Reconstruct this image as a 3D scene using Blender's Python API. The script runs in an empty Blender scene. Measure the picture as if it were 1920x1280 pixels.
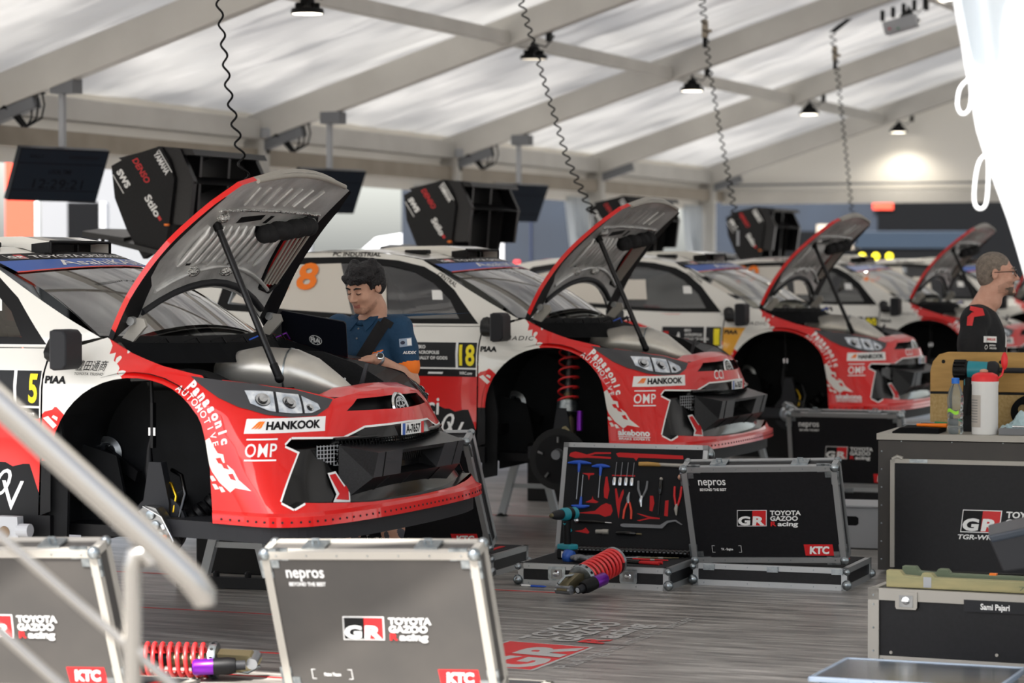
import bpy, bmesh, math, random
import numpy as np
from mathutils import Vector, Matrix, Euler
from mathutils.geometry import delaunay_2d_cdt

random.seed(7)
SC = bpy.context.scene
COL = SC.collection
R = math.radians
PI = math.pi

# ------------------------------------------------------------------ camera, sky, sun, exposure
cd = bpy.data.cameras.new('camera')
cam = bpy.data.objects.new('camera', cd)
COL.objects.link(cam)
cam.location = (0, 0, 1.68)
cam.rotation_euler = (R(90) - math.atan(132 / 5000), 0, 0)
cd.sensor_width = 36.0
cd.lens = 93.75
cd.clip_end = 300
cd.dof.use_dof = True
cd.dof.focus_distance = 13.0
cd.dof.aperture_fstop = 2.6
SC.camera = cam
SC.view_settings.view_transform = 'Standard'
SC.view_settings.look = 'None'
SC.view_settings.gamma = 1.0
SC.view_settings.use_curve_mapping = False
SC.view_settings.exposure = 0.17

w = bpy.data.worlds.new('sky')
SC.world = w
w.use_nodes = True
nt = w.node_tree
nt.nodes.clear()
wo = nt.nodes.new('ShaderNodeOutputWorld')
wb = nt.nodes.new('ShaderNodeBackground')
ws = nt.nodes.new('ShaderNodeTexSky')
ws.sky_type = 'NISHITA'
ws.sun_disc = False
ws.sun_elevation = R(50)
ws.sun_rotation = R(215)
ws.air_density = 1.0
ws.dust_density = 3.0
hs = nt.nodes.new('ShaderNodeHueSaturation')
hs.inputs['Saturation'].default_value = 0.6
nt.links.new(ws.outputs[0], hs.inputs['Color'])
nt.links.new(hs.outputs[0], wb.inputs['Color'])
wb.inputs['Strength'].default_value = 0.40
nt.links.new(wb.outputs[0], wo.inputs[0])

sl = bpy.data.lights.new('sun', 'SUN')
sl.energy = 14.0
sl.angle = R(0.6)
sl.color = (1.0, 0.965, 0.91)
so = bpy.data.objects.new('sun', sl)
COL.objects.link(so)
# light travels away from the camera and a little to the right, steeply down
so.rotation_euler = Vector((0.30, 0.742, -1.0)).to_track_quat('-Z', 'Y').to_euler()
so.location = (-3, -8, 14)

# ------------------------------------------------------------------ the grid of the service tent
# local axes: x runs across the tent along the cars (towards their noses), y runs down the row of cars
TH = R(22)
ORG = Vector((-1.29, 12.46, 0))
VX = Vector((math.cos(TH), -math.sin(TH), 0))
UY = Vector((math.sin(TH), math.cos(TH), 0))
YAW = -TH
def W(x, y, z=0.0):
    return ORG + VX * x + UY * y + Vector((0, 0, z))

# ------------------------------------------------------------------ materials
def lin(h):
    h = h.lstrip('#')
    out = []
    for i in (0, 2, 4):
        c = int(h[i:i + 2], 16) / 255
        out.append(c / 12.92 if c <= 0.04045 else ((c + 0.055) / 1.055) ** 2.4)
    return tuple(out) + (1.0,)
MATS = {}
def mat(name, col, rough=0.5, metal=0.0, coat=0.0, spec=0.5, emit=None, estr=0.0, noise=None, bump=None, trans=0.0, alpha=1.0, ior=1.45):
    if name in MATS:
        return MATS[name]
    m = bpy.data.materials.new(name)
    m.use_nodes = True
    t = m.node_tree
    b = t.nodes['Principled BSDF']
    c = lin(col) if isinstance(col, str) else tuple(col) + (1.0,)
    b.inputs['Base Color'].default_value = c
    b.inputs['Roughness'].default_value = rough
    b.inputs['Metallic'].default_value = metal
    b.inputs['Specular IOR Level'].default_value = spec
    b.inputs['Coat Weight'].default_value = coat
    b.inputs['Coat Roughness'].default_value = 0.04
    b.inputs['IOR'].default_value = ior
    b.inputs['Transmission Weight'].default_value = trans
    b.inputs['Alpha'].default_value = alpha
    if emit:
        b.inputs['Emission Color'].default_value = lin(emit)
        b.inputs['Emission Strength'].default_value = estr
    if noise or bump:
        tc = t.nodes.new('ShaderNodeTexCoord')
    if noise:            # (scale, second colour, detail, stretch)
        mp = t.nodes.new('ShaderNodeMapping')
        mp.inputs['Scale'].default_value = noise[3] if len(noise) > 3 else (1, 1, 1)
        nz = t.nodes.new('ShaderNodeTexNoise')
        nz.inputs['Scale'].default_value = noise[0]
        nz.inputs['Detail'].default_value = noise[2] if len(noise) > 2 else 4
        rp = t.nodes.new('ShaderNodeValToRGB')
        rp.color_ramp.elements[0].position = 0.35
        rp.color_ramp.elements[1].position = 0.68
        rp.color_ramp.elements[0].color = c
        rp.color_ramp.elements[1].color = lin(noise[1])
        t.links.new(tc.outputs['Object'], mp.inputs[0])
        t.links.new(mp.outputs[0], nz.inputs['Vector'])
        t.links.new(nz.outputs['Fac'], rp.inputs[0])
        t.links.new(rp.outputs[0], b.inputs['Base Color'])
    if bump:             # (scale, strength, distance, stretch)
        mp2 = t.nodes.new('ShaderNodeMapping')
        mp2.inputs['Scale'].default_value = bump[3] if len(bump) > 3 else (1, 1, 1)
        n2 = t.nodes.new('ShaderNodeTexNoise')
        n2.inputs['Scale'].default_value = bump[0]
        n2.inputs['Detail'].default_value = 3
        bp = t.nodes.new('ShaderNodeBump')
        bp.inputs['Strength'].default_value = bump[1]
        bp.inputs['Distance'].default_value = bump[2]
        t.links.new(tc.outputs['Object'], mp2.inputs[0])
        t.links.new(mp2.outputs[0], n2.inputs['Vector'])
        t.links.new(n2.outputs['Fac'], bp.inputs['Height'])
        t.links.new(bp.outputs[0], b.inputs['Normal'])
    MATS[name] = m
    return m

mat('red_paint', '#cf0f0c', 0.35, coat=0.55, spec=0.3)
mat('red_matt', '#d9261c', 0.45)
mat('white_paint', '#dcdad3', 0.3, coat=0.9)
mat('white', '#e4e4e2', 0.5)
mat('black', '#08080a', 0.5, spec=0.25)
mat('black_matt', '#0b0c0e', 0.8, spec=0.15)
mat('black_gloss', '#050506', 0.14, spec=0.5)
mat('graphite', '#37373a', 0.35, coat=0.15)
mat('dark_grey', '#212225', 0.6, spec=0.3)
mat('mid_grey', '#6d6f72', 0.6)
mat('light_grey', '#a3a5a8', 0.55)
mat('rubber', '#131313', 0.85)
mat('orange', '#f2790f', 0.5)
mat('yellow', '#f2de14', 0.5)
mat('amber', '#e3a21a', 0.4, coat=0.6)
mat('blue', '#2a56a8', 0.4)
mat('tool_blue', '#1f50b8', 0.4)
mat('navy', '#141e38', 0.5)
mat('decal_red', '#c81e22', 0.45)
mat('coral', '#d6422c', 0.5)
mat('green', '#12804f', 0.45)
mat('gold', '#c9a227', 0.3, metal=0.9, bump=(60, 0.2, 0.01))
mat('brass', '#6f674f', 0.42, metal=0.8)
mat('alloy', '#8f9090', 0.34, metal=0.9, noise=(18, '#6d6f70', 4))
mat('alu', '#a6a8a9', 0.42, metal=0.75)
mat('alu_pale', '#a39f97', 0.55, metal=0.3)
mat('chrome', '#c9cbcd', 0.15, metal=1.0)
mat('steel', '#8d9094', 0.35, metal=0.9)
mat('zinc', '#9fa5a8', 0.3, metal=0.95, noise=(40, '#7e868a', 3))
mat('titanium', '#b4b1ab', 0.34, metal=0.7, noise=(6, '#cac6bd', 4), bump=(90, 0.05, 0.002))
mat('foil', '#d6d6d4', 0.3, metal=0.4, noise=(5, '#a4a4a2', 5), bump=(14, 0.35, 0.02))
mat('foil_bright', '#c4c3bf', 0.18, metal=1.0, bump=(60, 0.9, 0.03))
mat('carbon', '#0d0d0f', 0.32, spec=0.35, noise=(160, '#17171a', 1))
mat('carbon_matt', '#151516', 0.6, spec=0.25, noise=(120, '#1f1f20', 1))
mat('well', '#0c0d0e', 0.7, spec=0.2, noise=(9, '#131416', 4))
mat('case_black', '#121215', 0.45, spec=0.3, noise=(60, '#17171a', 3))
mat('case_sunlit_cabinet_grey', '#403e3c', 0.55, spec=0.3, noise=(3, '#484542', 4))  # lightened copy of case_black for sunlit lids; plain grey on the cabinet
mat('foam', '#0f1013', 0.9)
mat('foam_red', '#b3181b', 0.8)
mat('purple', '#6a1a92', 0.3, metal=0.6)
mat('spring_red', '#d12a2c', 0.4, coat=0.4)
mat('skin', '#b98d77', 0.5, noise=(30, '#c2967f', 3))
mat('skin_fair', '#c08f7b', 0.5, noise=(30, '#c99c88', 3))
mat('lip', '#a5695e', 0.45)
mat('hair_black', '#141215', 0.65, bump=(70, 0.9, 0.02))
mat('hair_grey', '#6b625a', 0.7, noise=(60, '#84796e', 3), bump=(120, 0.8, 0.01))
mat('stubble', '#7b5d4c', 0.6)
mat('eye_white', '#d8d4cf', 0.3)
mat('polo', '#123a58', 0.8, bump=(14, 0.35, 0.03))
mat('polo_light', '#1c6fb4', 0.8)
mat('polo_orange', '#f07b24', 0.8)
mat('shorts', '#1b1c20', 0.85)
mat('tshirt', '#121316', 0.85, bump=(12, 0.4, 0.03))
mat('strap', '#141416', 0.85)
mat('tattoo', '#4a4a50', 0.6)
mat('fabric_white', '#e9ecee', 0.75)
mat('beam', '#bcb9b2', 0.55, noise=(2, '#c6c3bc', 3))
mat('girt', '#93897a', 0.6, noise=(3, '#9d9384', 3))
mat('screen', '#18232f', 0.35)
mat('screen_dark', '#0f161f', 0.35)
mat('laptop', '#0c0e18', 0.45)
mat('teal', '#1e8290', 0.4)
mat('wood', '#b38c4c', 0.55, noise=(6, '#a57f42', 4, (1, 6, 6)))
mat('wood_pale', '#b79c6b', 0.7, noise=(60, '#a3864f', 4))
mat('olive', '#8d8a63', 0.6, noise=(6, '#a3986c', 4, (1, 5, 5)))
mat('olive_dark', '#5f6a52', 0.6)
mat('lamp_on', '#ffffff', 0.5, emit='#fff4df', estr=9.0)
mat('lamp_dim', '#cfc9be', 0.5, emit='#fff0d8', estr=1.0)
mat('headlamp', '#b9c2cc', 0.18, metal=0.5, noise=(28, '#f2f6fa', 2), bump=(30, 0.25, 0.02))  # pale noise in the colour stands in for reflections on the facets
mat('lens', '#4a4a4b', 0.15, coat=1.0)
mat('plastic_clear', '#b9cbe0', 0.2, alpha=0.6)
mat('pale_blue_cloth', '#bcd6dc', 0.9, bump=(25, 0.8, 0.03))
mat('label_grey', '#b3aca4', 0.6)
mat('truck_navy', '#151c26', 0.5, noise=(0.8, '#1a232f', 2))
mat('truck_dark', '#07080a', 0.7, spec=0.1)
mat('van_white', '#dfe3e8', 0.4)
mat('bottle', '#dfe8ea', 0.08, trans=0.9, ior=1.3)
mat('leaf', '#8d998c', 0.8, noise=(3, '#a2ad9f', 4))
mat('floor_print', '#a9a8a5', 0.5)
mat('tool_cap', '#1f6fd0', 0.4)
mat('cap_red', '#e0252a', 0.4)
mat('can_red', '#8d1420', 0.3, metal=0.3)
mat('lime', '#9adf3a', 0.5)
mat('brushed', '#8f8c87', 0.27, metal=0.92)
mat('steel_paint', '#a3a7aa', 0.4, metal=0.2)
mat('wood_dark', '#6b5742', 0.7)
mat('stubble_light', '#a37c68', 0.55, noise=(90, '#b58b75', 3))
mat('beard', '#5f5148', 0.7, bump=(140, 0.8, 0.01))
mat('pale_patch', '#8fa0b4', 0.6)
mat('film', '#cfc9bf', 0.35)
mat('stubble_fair', '#ab8270', 0.55, noise=(90, '#b88e7b', 3))
mat('ground', '#8b8884', 0.9, noise=(3, '#9a9793', 4))

def glass_mat(name, tint, fac, rough=0.03):
    m = bpy.data.materials.new(name)
    m.use_nodes = True
    t = m.node_tree
    t.nodes.clear()
    o = t.nodes.new('ShaderNodeOutputMaterial')
    tr = t.nodes.new('ShaderNodeBsdfTransparent')
    tr.inputs[0].default_value = lin(tint)
    gl = t.nodes.new('ShaderNodeBsdfGlossy')
    gl.inputs['Roughness'].default_value = rough
    gl.inputs['Color'].default_value = (0.9, 0.9, 0.9, 1)
    fr = t.nodes.new('ShaderNodeFresnel')
    fr.inputs[0].default_value = 1.5
    ma = t.nodes.new('ShaderNodeMath')
    ma.operation = 'ADD'
    ma.use_clamp = True
    ma.inputs[1].default_value = fac
    mx = t.nodes.new('ShaderNodeMixShader')
    t.links.new(fr.outputs[0], ma.inputs[0])
    t.links.new(ma.outputs[0], mx.inputs[0])
    t.links.new(tr.outputs[0], mx.inputs[1])
    t.links.new(gl.outputs[0], mx.inputs[2])
    t.links.new(mx.outputs[0], o.inputs[0])
    MATS[name] = m
glass_mat('windscreen', '#9a9a90', 0.22)
glass_mat('side_glass', '#4a4c4c', 0.06)
glass_mat('clear_film', '#d5e2ee', 0.10, 0.15)
glass_mat('lamp_lens', '#d5d8dc', 0.05)

def cloth_mat(name, col, tl, bumpy):
    """white PVC tent cloth: lets daylight through"""
    m = bpy.data.materials.new(name)
    m.use_nodes = True
    t = m.node_tree
    t.nodes.clear()
    o = t.nodes.new('ShaderNodeOutputMaterial')
    df = t.nodes.new('ShaderNodeBsdfDiffuse')
    df.inputs[0].default_value = lin(col)
    tr = t.nodes.new('ShaderNodeBsdfTranslucent')
    tr.inputs[0].default_value = lin(col)
    gl = t.nodes.new('ShaderNodeBsdfGlossy')
    gl.inputs['Roughness'].default_value = 0.3
    mx = t.nodes.new('ShaderNodeMixShader')
    mx.inputs[0].default_value = tl
    m2 = t.nodes.new('ShaderNodeMixShader')
    m2.inputs[0].default_value = 0.14 if name != 'roof_cloth' else 0.3
    tc = t.nodes.new('ShaderNodeTexCoord')
    mp = t.nodes.new('ShaderNodeMapping')
    mp.inputs['Scale'].default_value = (0.5, 1.6, 1)
    nz = t.nodes.new('ShaderNodeTexNoise')
    nz.inputs['Scale'].default_value = 1.1
    nz.inputs['Detail'].default_value = 1.2
    bp = t.nodes.new('ShaderNodeBump')
    bp.inputs['Strength'].default_value = bumpy
    bp.inputs['Distance'].default_value = 0.25
    t.links.new(tc.outputs['Object'], mp.inputs[0])
    t.links.new(mp.outputs[0], nz.inputs['Vector'])
    t.links.new(nz.outputs['Fac'], bp.inputs['Height'])
    if name == 'roof_cloth':      # sunlit and shaded patches painted into the translucent colour
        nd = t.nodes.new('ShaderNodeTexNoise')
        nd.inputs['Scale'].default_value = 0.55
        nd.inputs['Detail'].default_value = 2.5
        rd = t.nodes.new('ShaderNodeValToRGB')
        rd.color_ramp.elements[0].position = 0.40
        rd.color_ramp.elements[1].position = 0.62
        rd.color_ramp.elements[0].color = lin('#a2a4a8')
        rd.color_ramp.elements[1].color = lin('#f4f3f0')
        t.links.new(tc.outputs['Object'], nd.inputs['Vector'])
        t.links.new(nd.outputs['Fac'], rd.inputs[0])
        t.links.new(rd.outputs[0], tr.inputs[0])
    for n in (df, tr, gl):
        t.links.new(bp.outputs[0], n.inputs['Normal'])
    t.links.new(df.outputs[0], mx.inputs[1])
    t.links.new(tr.outputs[0], mx.inputs[2])
    t.links.new(mx.outputs[0], m2.inputs[1])
    t.links.new(gl.outputs[0], m2.inputs[2])
    t.links.new(m2.outputs[0], o.inputs[0])
    MATS[name] = m
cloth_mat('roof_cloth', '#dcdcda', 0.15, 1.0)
cloth_mat('wall_cloth', '#e2ddd2', 0.08, 0.25)
cloth_mat('curtain_cloth', '#b9c0c4', 0.15, 0.3)

def floor_mat():
    m = bpy.data.materials.new('vinyl_floor')
    m.use_nodes = True
    t = m.node_tree
    b = t.nodes['Principled BSDF']
    tc = t.nodes.new('ShaderNodeTexCoord')
    mp = t.nodes.new('ShaderNodeMapping')
    mp.inputs['Rotation'].default_value = (0, 0, R(12))
    mp.inputs['Scale'].default_value = (0.6, 5.0, 1)
    nz = t.nodes.new('ShaderNodeTexNoise')
    nz.inputs['Scale'].default_value = 3.0
    nz.inputs['Detail'].default_value = 8
    nz.inputs['Roughness'].default_value = 0.65
    rp = t.nodes.new('ShaderNodeValToRGB')
    e = rp.color_ramp.elements
    e[0].position = 0.30
    e[0].color = lin('#42403e')
    e[1].position = 0.72
    e[1].color = lin('#c0bcb6')
    k = e.new(0.52)
    k.color = lin('#87837e')
    nz2 = t.nodes.new('ShaderNodeTexNoise')
    nz2.inputs['Scale'].default_value = 1.1
    nz2.inputs['Detail'].default_value = 3
    rr = t.nodes.new('ShaderNodeMapRange')
    rr.inputs['To Min'].default_value = 0.18
    rr.inputs['To Max'].default_value = 0.5
    bp = t.nodes.new('ShaderNodeBump')
    bp.inputs['Strength'].default_value = 0.5
    bp.inputs['Distance'].default_value = 0.015
    t.links.new(tc.outputs['Object'], mp.inputs[0])
    t.links.new(mp.outputs[0], nz.inputs['Vector'])
    t.links.new(tc.outputs['Object'], nz2.inputs['Vector'])
    t.links.new(nz.outputs['Fac'], rp.inputs[0])
    t.links.new(rp.outputs[0], b.inputs['Base Color'])
    t.links.new(nz2.outputs['Fac'], rr.inputs[0])
    t.links.new(rr.outputs[0], b.inputs['Roughness'])
    t.links.new(nz.outputs['Fac'], bp.inputs['Height'])
    t.links.new(bp.outputs[0], b.inputs['Normal'])
    MATS['vinyl_floor'] = m
floor_mat()

# ------------------------------------------------------------------ things, parts, tags
def tag(o, label, cat, group=None, kind=None):
    o['label'] = label
    o['category'] = cat
    if group:
        o['group'] = group
    if kind:
        o['kind'] = kind
    return o
def thing(name, label, cat, loc, rotz=YAW, group=None):
    o = bpy.data.objects.new(name, None)
    COL.objects.link(o)
    o.empty_display_size = 0.1
    o.location = loc
    o.rotation_euler = (0, 0, rotz)
    tag(o, label, cat, group)
    return o
def kids(o):
    return [c for c in bpy.data.objects if c.parent == o]
def copy_tree(o, loc=None, rotz=None, label=None, skip=(), parent=None):
    c = o.copy()
    COL.objects.link(c)
    if parent is not None:
        c.parent = parent
    if loc is not None:
        c.location = loc
    if rotz is not None:
        c.rotation_euler = (0, 0, rotz)
    if label:
        c['label'] = label
    for ch in kids(o):
        if ch.name.split('.')[0] not in skip:
            copy_tree(ch, skip=skip, parent=c)
    return c

# ------------------------------------------------------------------ mesh collecting
class MB:
    def __init__(s):
        s.v, s.f, s.m, s.n = [], [], [], {}
    def add(s, vs, fs, mi='black', M=None):
        o = len(s.v)
        if M is not None:
            vs = [M @ Vector(p) for p in vs]
        s.v += [tuple(p) for p in vs]
        s.f += [tuple(i + o for i in f) for f in fs]
        s.m += [mi] * len(fs)
        return o
    def box(s, c, size, mi='black', M=None, rot=None):
        a, b, d = size[0] / 2, size[1] / 2, size[2] / 2
        vs = [Vector((x, y, z)) for x in (-a, a) for y in (-b, b) for z in (-d, d)]
        if rot:
            E = Euler(rot).to_matrix()
            vs = [E @ p for p in vs]
        vs = [p + Vector(c) for p in vs]
        s.add(vs, [(0, 1, 3, 2), (4, 6, 7, 5), (0, 4, 5, 1), (2, 3, 7, 6), (0, 2, 6, 4), (1, 5, 7, 3)], mi, M)
        return s
    def tube(s, path, r, mi='black', n=10, caps=True, M=None):
        P = [Vector(p) for p in path]
        k = len(P)
        rs = r if isinstance(r, (list, tuple)) else [r] * k
        up = Vector((0, 0, 1))
        T0 = (P[1] - P[0]).normalized()
        if abs(T0.dot(up)) > 0.9:
            up = Vector((1, 0, 0))
        N = (up - T0 * up.dot(T0)).normalized()
        vs = []
        for i in range(k):
            T = (P[min(i + 1, k - 1)] - P[max(i - 1, 0)])
            T = T.normalized() if T.length > 1e-9 else T0
            N = (N - T * N.dot(T))
            N = N.normalized() if N.length > 1e-6 else T.orthogonal().normalized()
            B = T.cross(N)
            for j in range(n):
                a = 2 * PI * j / n
                vs.append(P[i] + (N * math.cos(a) + B * math.sin(a)) * rs[i])
        fs = []
        for i in range(k - 1):
            for j in range(n):
                a, b = i * n + j, i * n + (j + 1) % n
                fs.append((a, b, b + n, a + n))
        if caps:
            fs.append(tuple(range(n - 1, -1, -1)))
            fs.append(tuple((k - 1) * n + j for j in range(n)))
        s.add(vs, fs, mi, M)
        return s
    def lathe(s, prof, mi='black', n=24, base=(0, 0, 0), axis=(0, 0, 1), M=None, caps=True):
        """prof: list of (radius, height along axis[, material])"""
        A = Vector(axis).normalized()
        X = A.orthogonal().normalized()
        Y = A.cross(X)
        B = Vector(base)
        vs = []
        for p in prof:
            for j in range(n):
                a = 2 * PI * j / n
                vs.append(B + A * p[1] + (X * math.cos(a) + Y * math.sin(a)) * max(p[0], 1e-4))
        o = s.add(vs, [], mi, M)
        for i in range(len(prof) - 1):
            mm = prof[i][2] if len(prof[i]) > 2 else mi
            for j in range(n):
                a, b = i * n + j, i * n + (j + 1) % n
                s.f.append((o + a, o + b, o + b + n, o + a + n))
                s.m.append(mm)
        if caps:
            s.f.append(tuple(o + j for j in range(n - 1, -1, -1)))
            s.m.append(prof[0][2] if len(prof[0]) > 2 else mi)
            k = len(prof) - 1
            s.f.append(tuple(o + k * n + j for j in range(n)))
            s.m.append(prof[-2][2] if len(prof[-2]) > 2 else mi)
        return s
    def prism(s, poly, ex, ey, o, depth, mi='black', M=None, side=None):
        """polygon in the plane (ex, ey) through o, pushed back along -normal by depth"""
        ex, ey, o = Vector(ex), Vector(ey), Vector(o)
        nrm = ex.cross(ey).normalized()
        a = 0.0
        for i in range(len(poly)):
            p, q = poly[i], poly[(i + 1) % len(poly)]
            a += p[0] * q[1] - q[0] * p[1]
        if a < 0:
            poly = poly[::-1]
        k = len(poly)
        f0 = [o + ex * p[0] + ey * p[1] for p in poly]
        b0 = [p - nrm * depth for p in f0]
        r = s.add(f0 + b0, [tuple(range(k)), tuple(range(2 * k - 1, k - 1, -1))], mi, M)
        for i in range(k):
            j = (i + 1) % k
            s.f.append((r + i, r + i + k, r + j + k, r + j))
            s.m.append(side or mi)
        return s
    def sphere(s, c, r, mi='black', n=12, k=8, M=None):
        r = r if isinstance(r, (tuple, list)) else (r, r, r)
        vs = [Vector((c[0], c[1], c[2] + r[2]))]
        for i in range(1, k):
            t = PI * i / k
            for j in range(n):
                a = 2 * PI * j / n
                vs.append(Vector((c[0] + r[0] * math.sin(t) * math.cos(a), c[1] + r[1] * math.sin(t) * math.sin(a), c[2] + r[2] * math.cos(t))))
        vs.append(Vector((c[0], c[1], c[2] - r[2])))
        fs = [(0, 1 + j, 1 + (j + 1) % n) for j in range(n)]
        for i in range(k - 2):
            for j in range(n):
                a, b = 1 + i * n + j, 1 + i * n + (j + 1) % n
                fs.append((a, a + n, b + n, b))
        e = len(vs) - 1
        fs += [(e, e - n + (j + 1) % n, e - n + j) for j in range(n)]
        s.add(vs, fs, mi, M)
        return s
    def grid(s, fn, nu, nv, mi='black', flip=False, M=None):
        vs = [fn(i / nu, j / nv) for i in range(nu + 1) for j in range(nv + 1)]
        fs = []
        for i in range(nu):
            for j in range(nv):
                a = i * (nv + 1) + j
                q = (a, a + nv + 1, a + nv + 2, a + 1)
                fs.append(q[::-1] if flip else q)
        s.add(vs, fs, mi, M)
        return s
    def geo(s, g, o, ex, ey, mi, M=None):
        """flat lettering g = (verts2d, faces) laid on a plane"""
        o, ex, ey = Vector(o), Vector(ex), Vector(ey)
        s.add([o + ex * p[0] + ey * p[1] for p in g[0]], g[1], mi, M)
        return s
    def build(s, name, parent=None, smooth=None, bevel=0, label=None, norm=None, segs=2):
        me = bpy.data.meshes.new(name)
        me.from_pydata(s.v, [], s.f)
        names = []
        for x in s.m:
            if x not in names:
                names.append(x)
        for x in names:
            me.materials.append(MATS[x])
        ix = {x: i for i, x in enumerate(names)}
        me.polygons.foreach_set('material_index', [ix[x] for x in s.m])
        if smooth is not None:
            me.polygons.foreach_set('use_smooth', [True] * len(s.f))
            if smooth < 180:
                me.set_sharp_from_angle(angle=R(smooth))
        if norm is not None:
            me.polygons.foreach_set('use_smooth', [True] * len(s.f))
            me.normals_split_custom_set_from_vertices(norm)
        me.update()
        o = bpy.data.objects.new(name, me)
        COL.objects.link(o)
        if parent is not None:
            o.parent = parent
        if bevel:
            b = o.modifiers.new('bevel', 'BEVEL')
            b.width = bevel
            b.segments = segs
            b.limit_method = 'ANGLE'
            b.angle_limit = R(40)
        if label:
            o['label'] = label
        return o

# ------------------------------------------------------------------ lettering
TXT = {}
def text(body, size=1.0, bold=0.0, shear=0.0, align='LEFT', sx=1.0, space=1.0):
    """lettering as a flat triangle mesh (2D verts, faces); size = cap height"""
    key = (body, bold, shear, space)
    if key not in TXT:
        cu = bpy.data.curves.new('lettering', 'FONT')
        cu.body = body
        cu.offset = bold
        cu.shear = shear
        cu.space_character = space
        cu.resolution_u = 3
        ob = bpy.data.objects.new('lettering', cu)
        COL.objects.link(ob)
        bpy.context.view_layer.update()
        me = ob.evaluated_get(bpy.context.evaluated_depsgraph_get()).to_mesh()
        vs = [(v.co.x, v.co.y) for v in me.vertices]
        fs = []
        for p in me.polygons:
            f = list(p.vertices)
            a = sum(vs[f[i]][0] * vs[f[(i + 1) % len(f)]][1] - vs[f[(i + 1) % len(f)]][0] * vs[f[i]][1] for i in range(len(f)))
            fs.append(tuple(f) if a > 0 else tuple(f[::-1]))
        ob.to_mesh_clear()
        bpy.data.objects.remove(ob)
        bpy.data.curves.remove(cu)
        TXT[key] = (vs, fs)
    vs, fs = TXT[key]
    k = size / 0.70
    xs = [p[0] for p in vs] or [0]
    x0, x1 = min(xs), max(xs)
    off = {'LEFT': x0, 'CENTER': (x0 + x1) / 2, 'RIGHT': x1}[align]
    return ([((p[0] - off) * k * sx, p[1] * k) for p in vs], fs)
def text_w(body, width, size, **kw):
    """lettering stretched to a given width"""
    g = text(body, size, **kw)
    xs = [p[0] for p in g[0]]
    k = width / max(1e-6, max(xs) - min(xs))
    return ([(p[0] * k, p[1]) for p in g[0]], g[1])
def gshift(g, dx, dy):
    return ([(p[0] + dx, p[1] + dy) for p in g[0]], g[1])
def poly_g(pts):
    a = sum(pts[i][0] * pts[(i + 1) % len(pts)][1] - pts[(i + 1) % len(pts)][0] * pts[i][1] for i in range(len(pts)))
    return (pts if a > 0 else pts[::-1], [tuple(range(len(pts)))])
def rect_g(x0, y0, x1, y1, sk=0.0):
    h = y1 - y0
    return poly_g([(x0, y0), (x1, y0), (x1 + sk * h, y1), (x0 + sk * h, y1)])
def circle_g(cx, cy, rx, ry=None, n=24):
    ry = ry or rx
    return poly_g([(cx + rx * math.cos(2 * PI * i / n), cy + ry * math.sin(2 * PI * i / n)) for i in range(n)])
def ring_g(cx, cy, rx, ry, t, n=28):
    vs, fs = [], []
    for i in range(n):
        a = 2 * PI * i / n
        vs += [(cx + rx * math.cos(a), cy + ry * math.sin(a)), (cx + (rx - t) * math.cos(a), cy + (ry - t) * math.sin(a))]
    for i in range(n):
        j = (i + 1) % n
        fs.append((2 * i, 2 * j, 2 * j + 1, 2 * i + 1))
    return (vs, fs)
def gr_logo(h, words=True, sub=False):
    """list of (geo, material) for the slanted two letter badge with the team words; origin at its lower left, h = badge height"""
    sk = 0.12
    L = [(rect_g(0, 0, 1.72 * h, h, sk), 'white'), (rect_g(.04 * h, .04 * h, .9 * h, .96 * h, sk), 'black'),
         (rect_g(.88 * h, .04 * h, 1.68 * h, .96 * h, sk), 'decal_red'),
         (gshift(text_w('G', .74 * h, .5 * h, bold=.045, shear=.12), .10 * h, .1 * h), 'white'),
         (gshift(text_w('R', .72 * h, .5 * h, bold=.045, shear=.12), .90 * h, .1 * h), 'white')]
    if words:
        L += [(gshift(text_w('TOYOTA', 1.75 * h, .27 * h, bold=.035, shear=.1), 2.02 * h, .69 * h), 'white'),
              (gshift(text_w('GAZOO', 1.6 * h, .27 * h, bold=.035, shear=.1), 1.98 * h, .35 * h), 'white'),
              (gshift(text_w('R', .34 * h, .27 * h, bold=.035, shear=.1), 1.95 * h, .02 * h), 'decal_red'),
              (gshift(text_w('acing', 1.2 * h, .27 * h, bold=.035, shear=.1), 2.36 * h, .02 * h), 'white')]
    if sub:
        L += [(gshift(text_w('TGR-WRT', 1.75 * h, .2 * h, bold=.03, shear=.2), -.1 * h, -.3 * h), 'white')]
    return L
def put_logo(mb, L, o, ex, ey, M=None):
    o, ex, ey = Vector(o), Vector(ex), Vector(ey)
    n = ex.cross(ey).normalized()
    for i, (g, m) in enumerate(L):
        mb.geo(g, o + n * (.0008 * (1 if i == 0 else 2 if i < 3 else 3)), ex, ey, m, M)

# ------------------------------------------------------------------ patches cut exactly on curved panels
def densify(loop, st):
    out = []
    for i in range(len(loop)):
        a, b = Vector(loop[i]), Vector(loop[(i + 1) % len(loop)])
        n = max(1, int((b - a).length / st))
        out += [tuple(a.lerp(b, k / n)) for k in range(n)]
    return out
def inside(px, py, poly):
    r = np.zeros(px.shape, bool)
    n = len(poly)
    for i in range(n):
        x0, y0 = poly[i]
        x1, y1 = poly[(i + 1) % n]
        if y0 == y1:
            continue
        c = ((y0 > py) != (y1 > py)) & (px < (x1 - x0) * (py - y0) / (y1 - y0) + x0)
        r ^= c
    return r
def jag(p, q, amp, n, seed):
    """a torn edge from p to q"""
    rg = random.Random(seed)
    p, q = Vector(p), Vector(q)
    d = (q - p)
    nn = Vector((-d.y, d.x)).normalized()
    out = [tuple(p)]
    for i in range(1, n):
        t = (i + rg.uniform(-.35, .35)) / n
        out.append(tuple(p + d * t + nn * amp * rg.uniform(-1, 1) * (1.0 if i % 2 else .35)))
    return out
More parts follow.
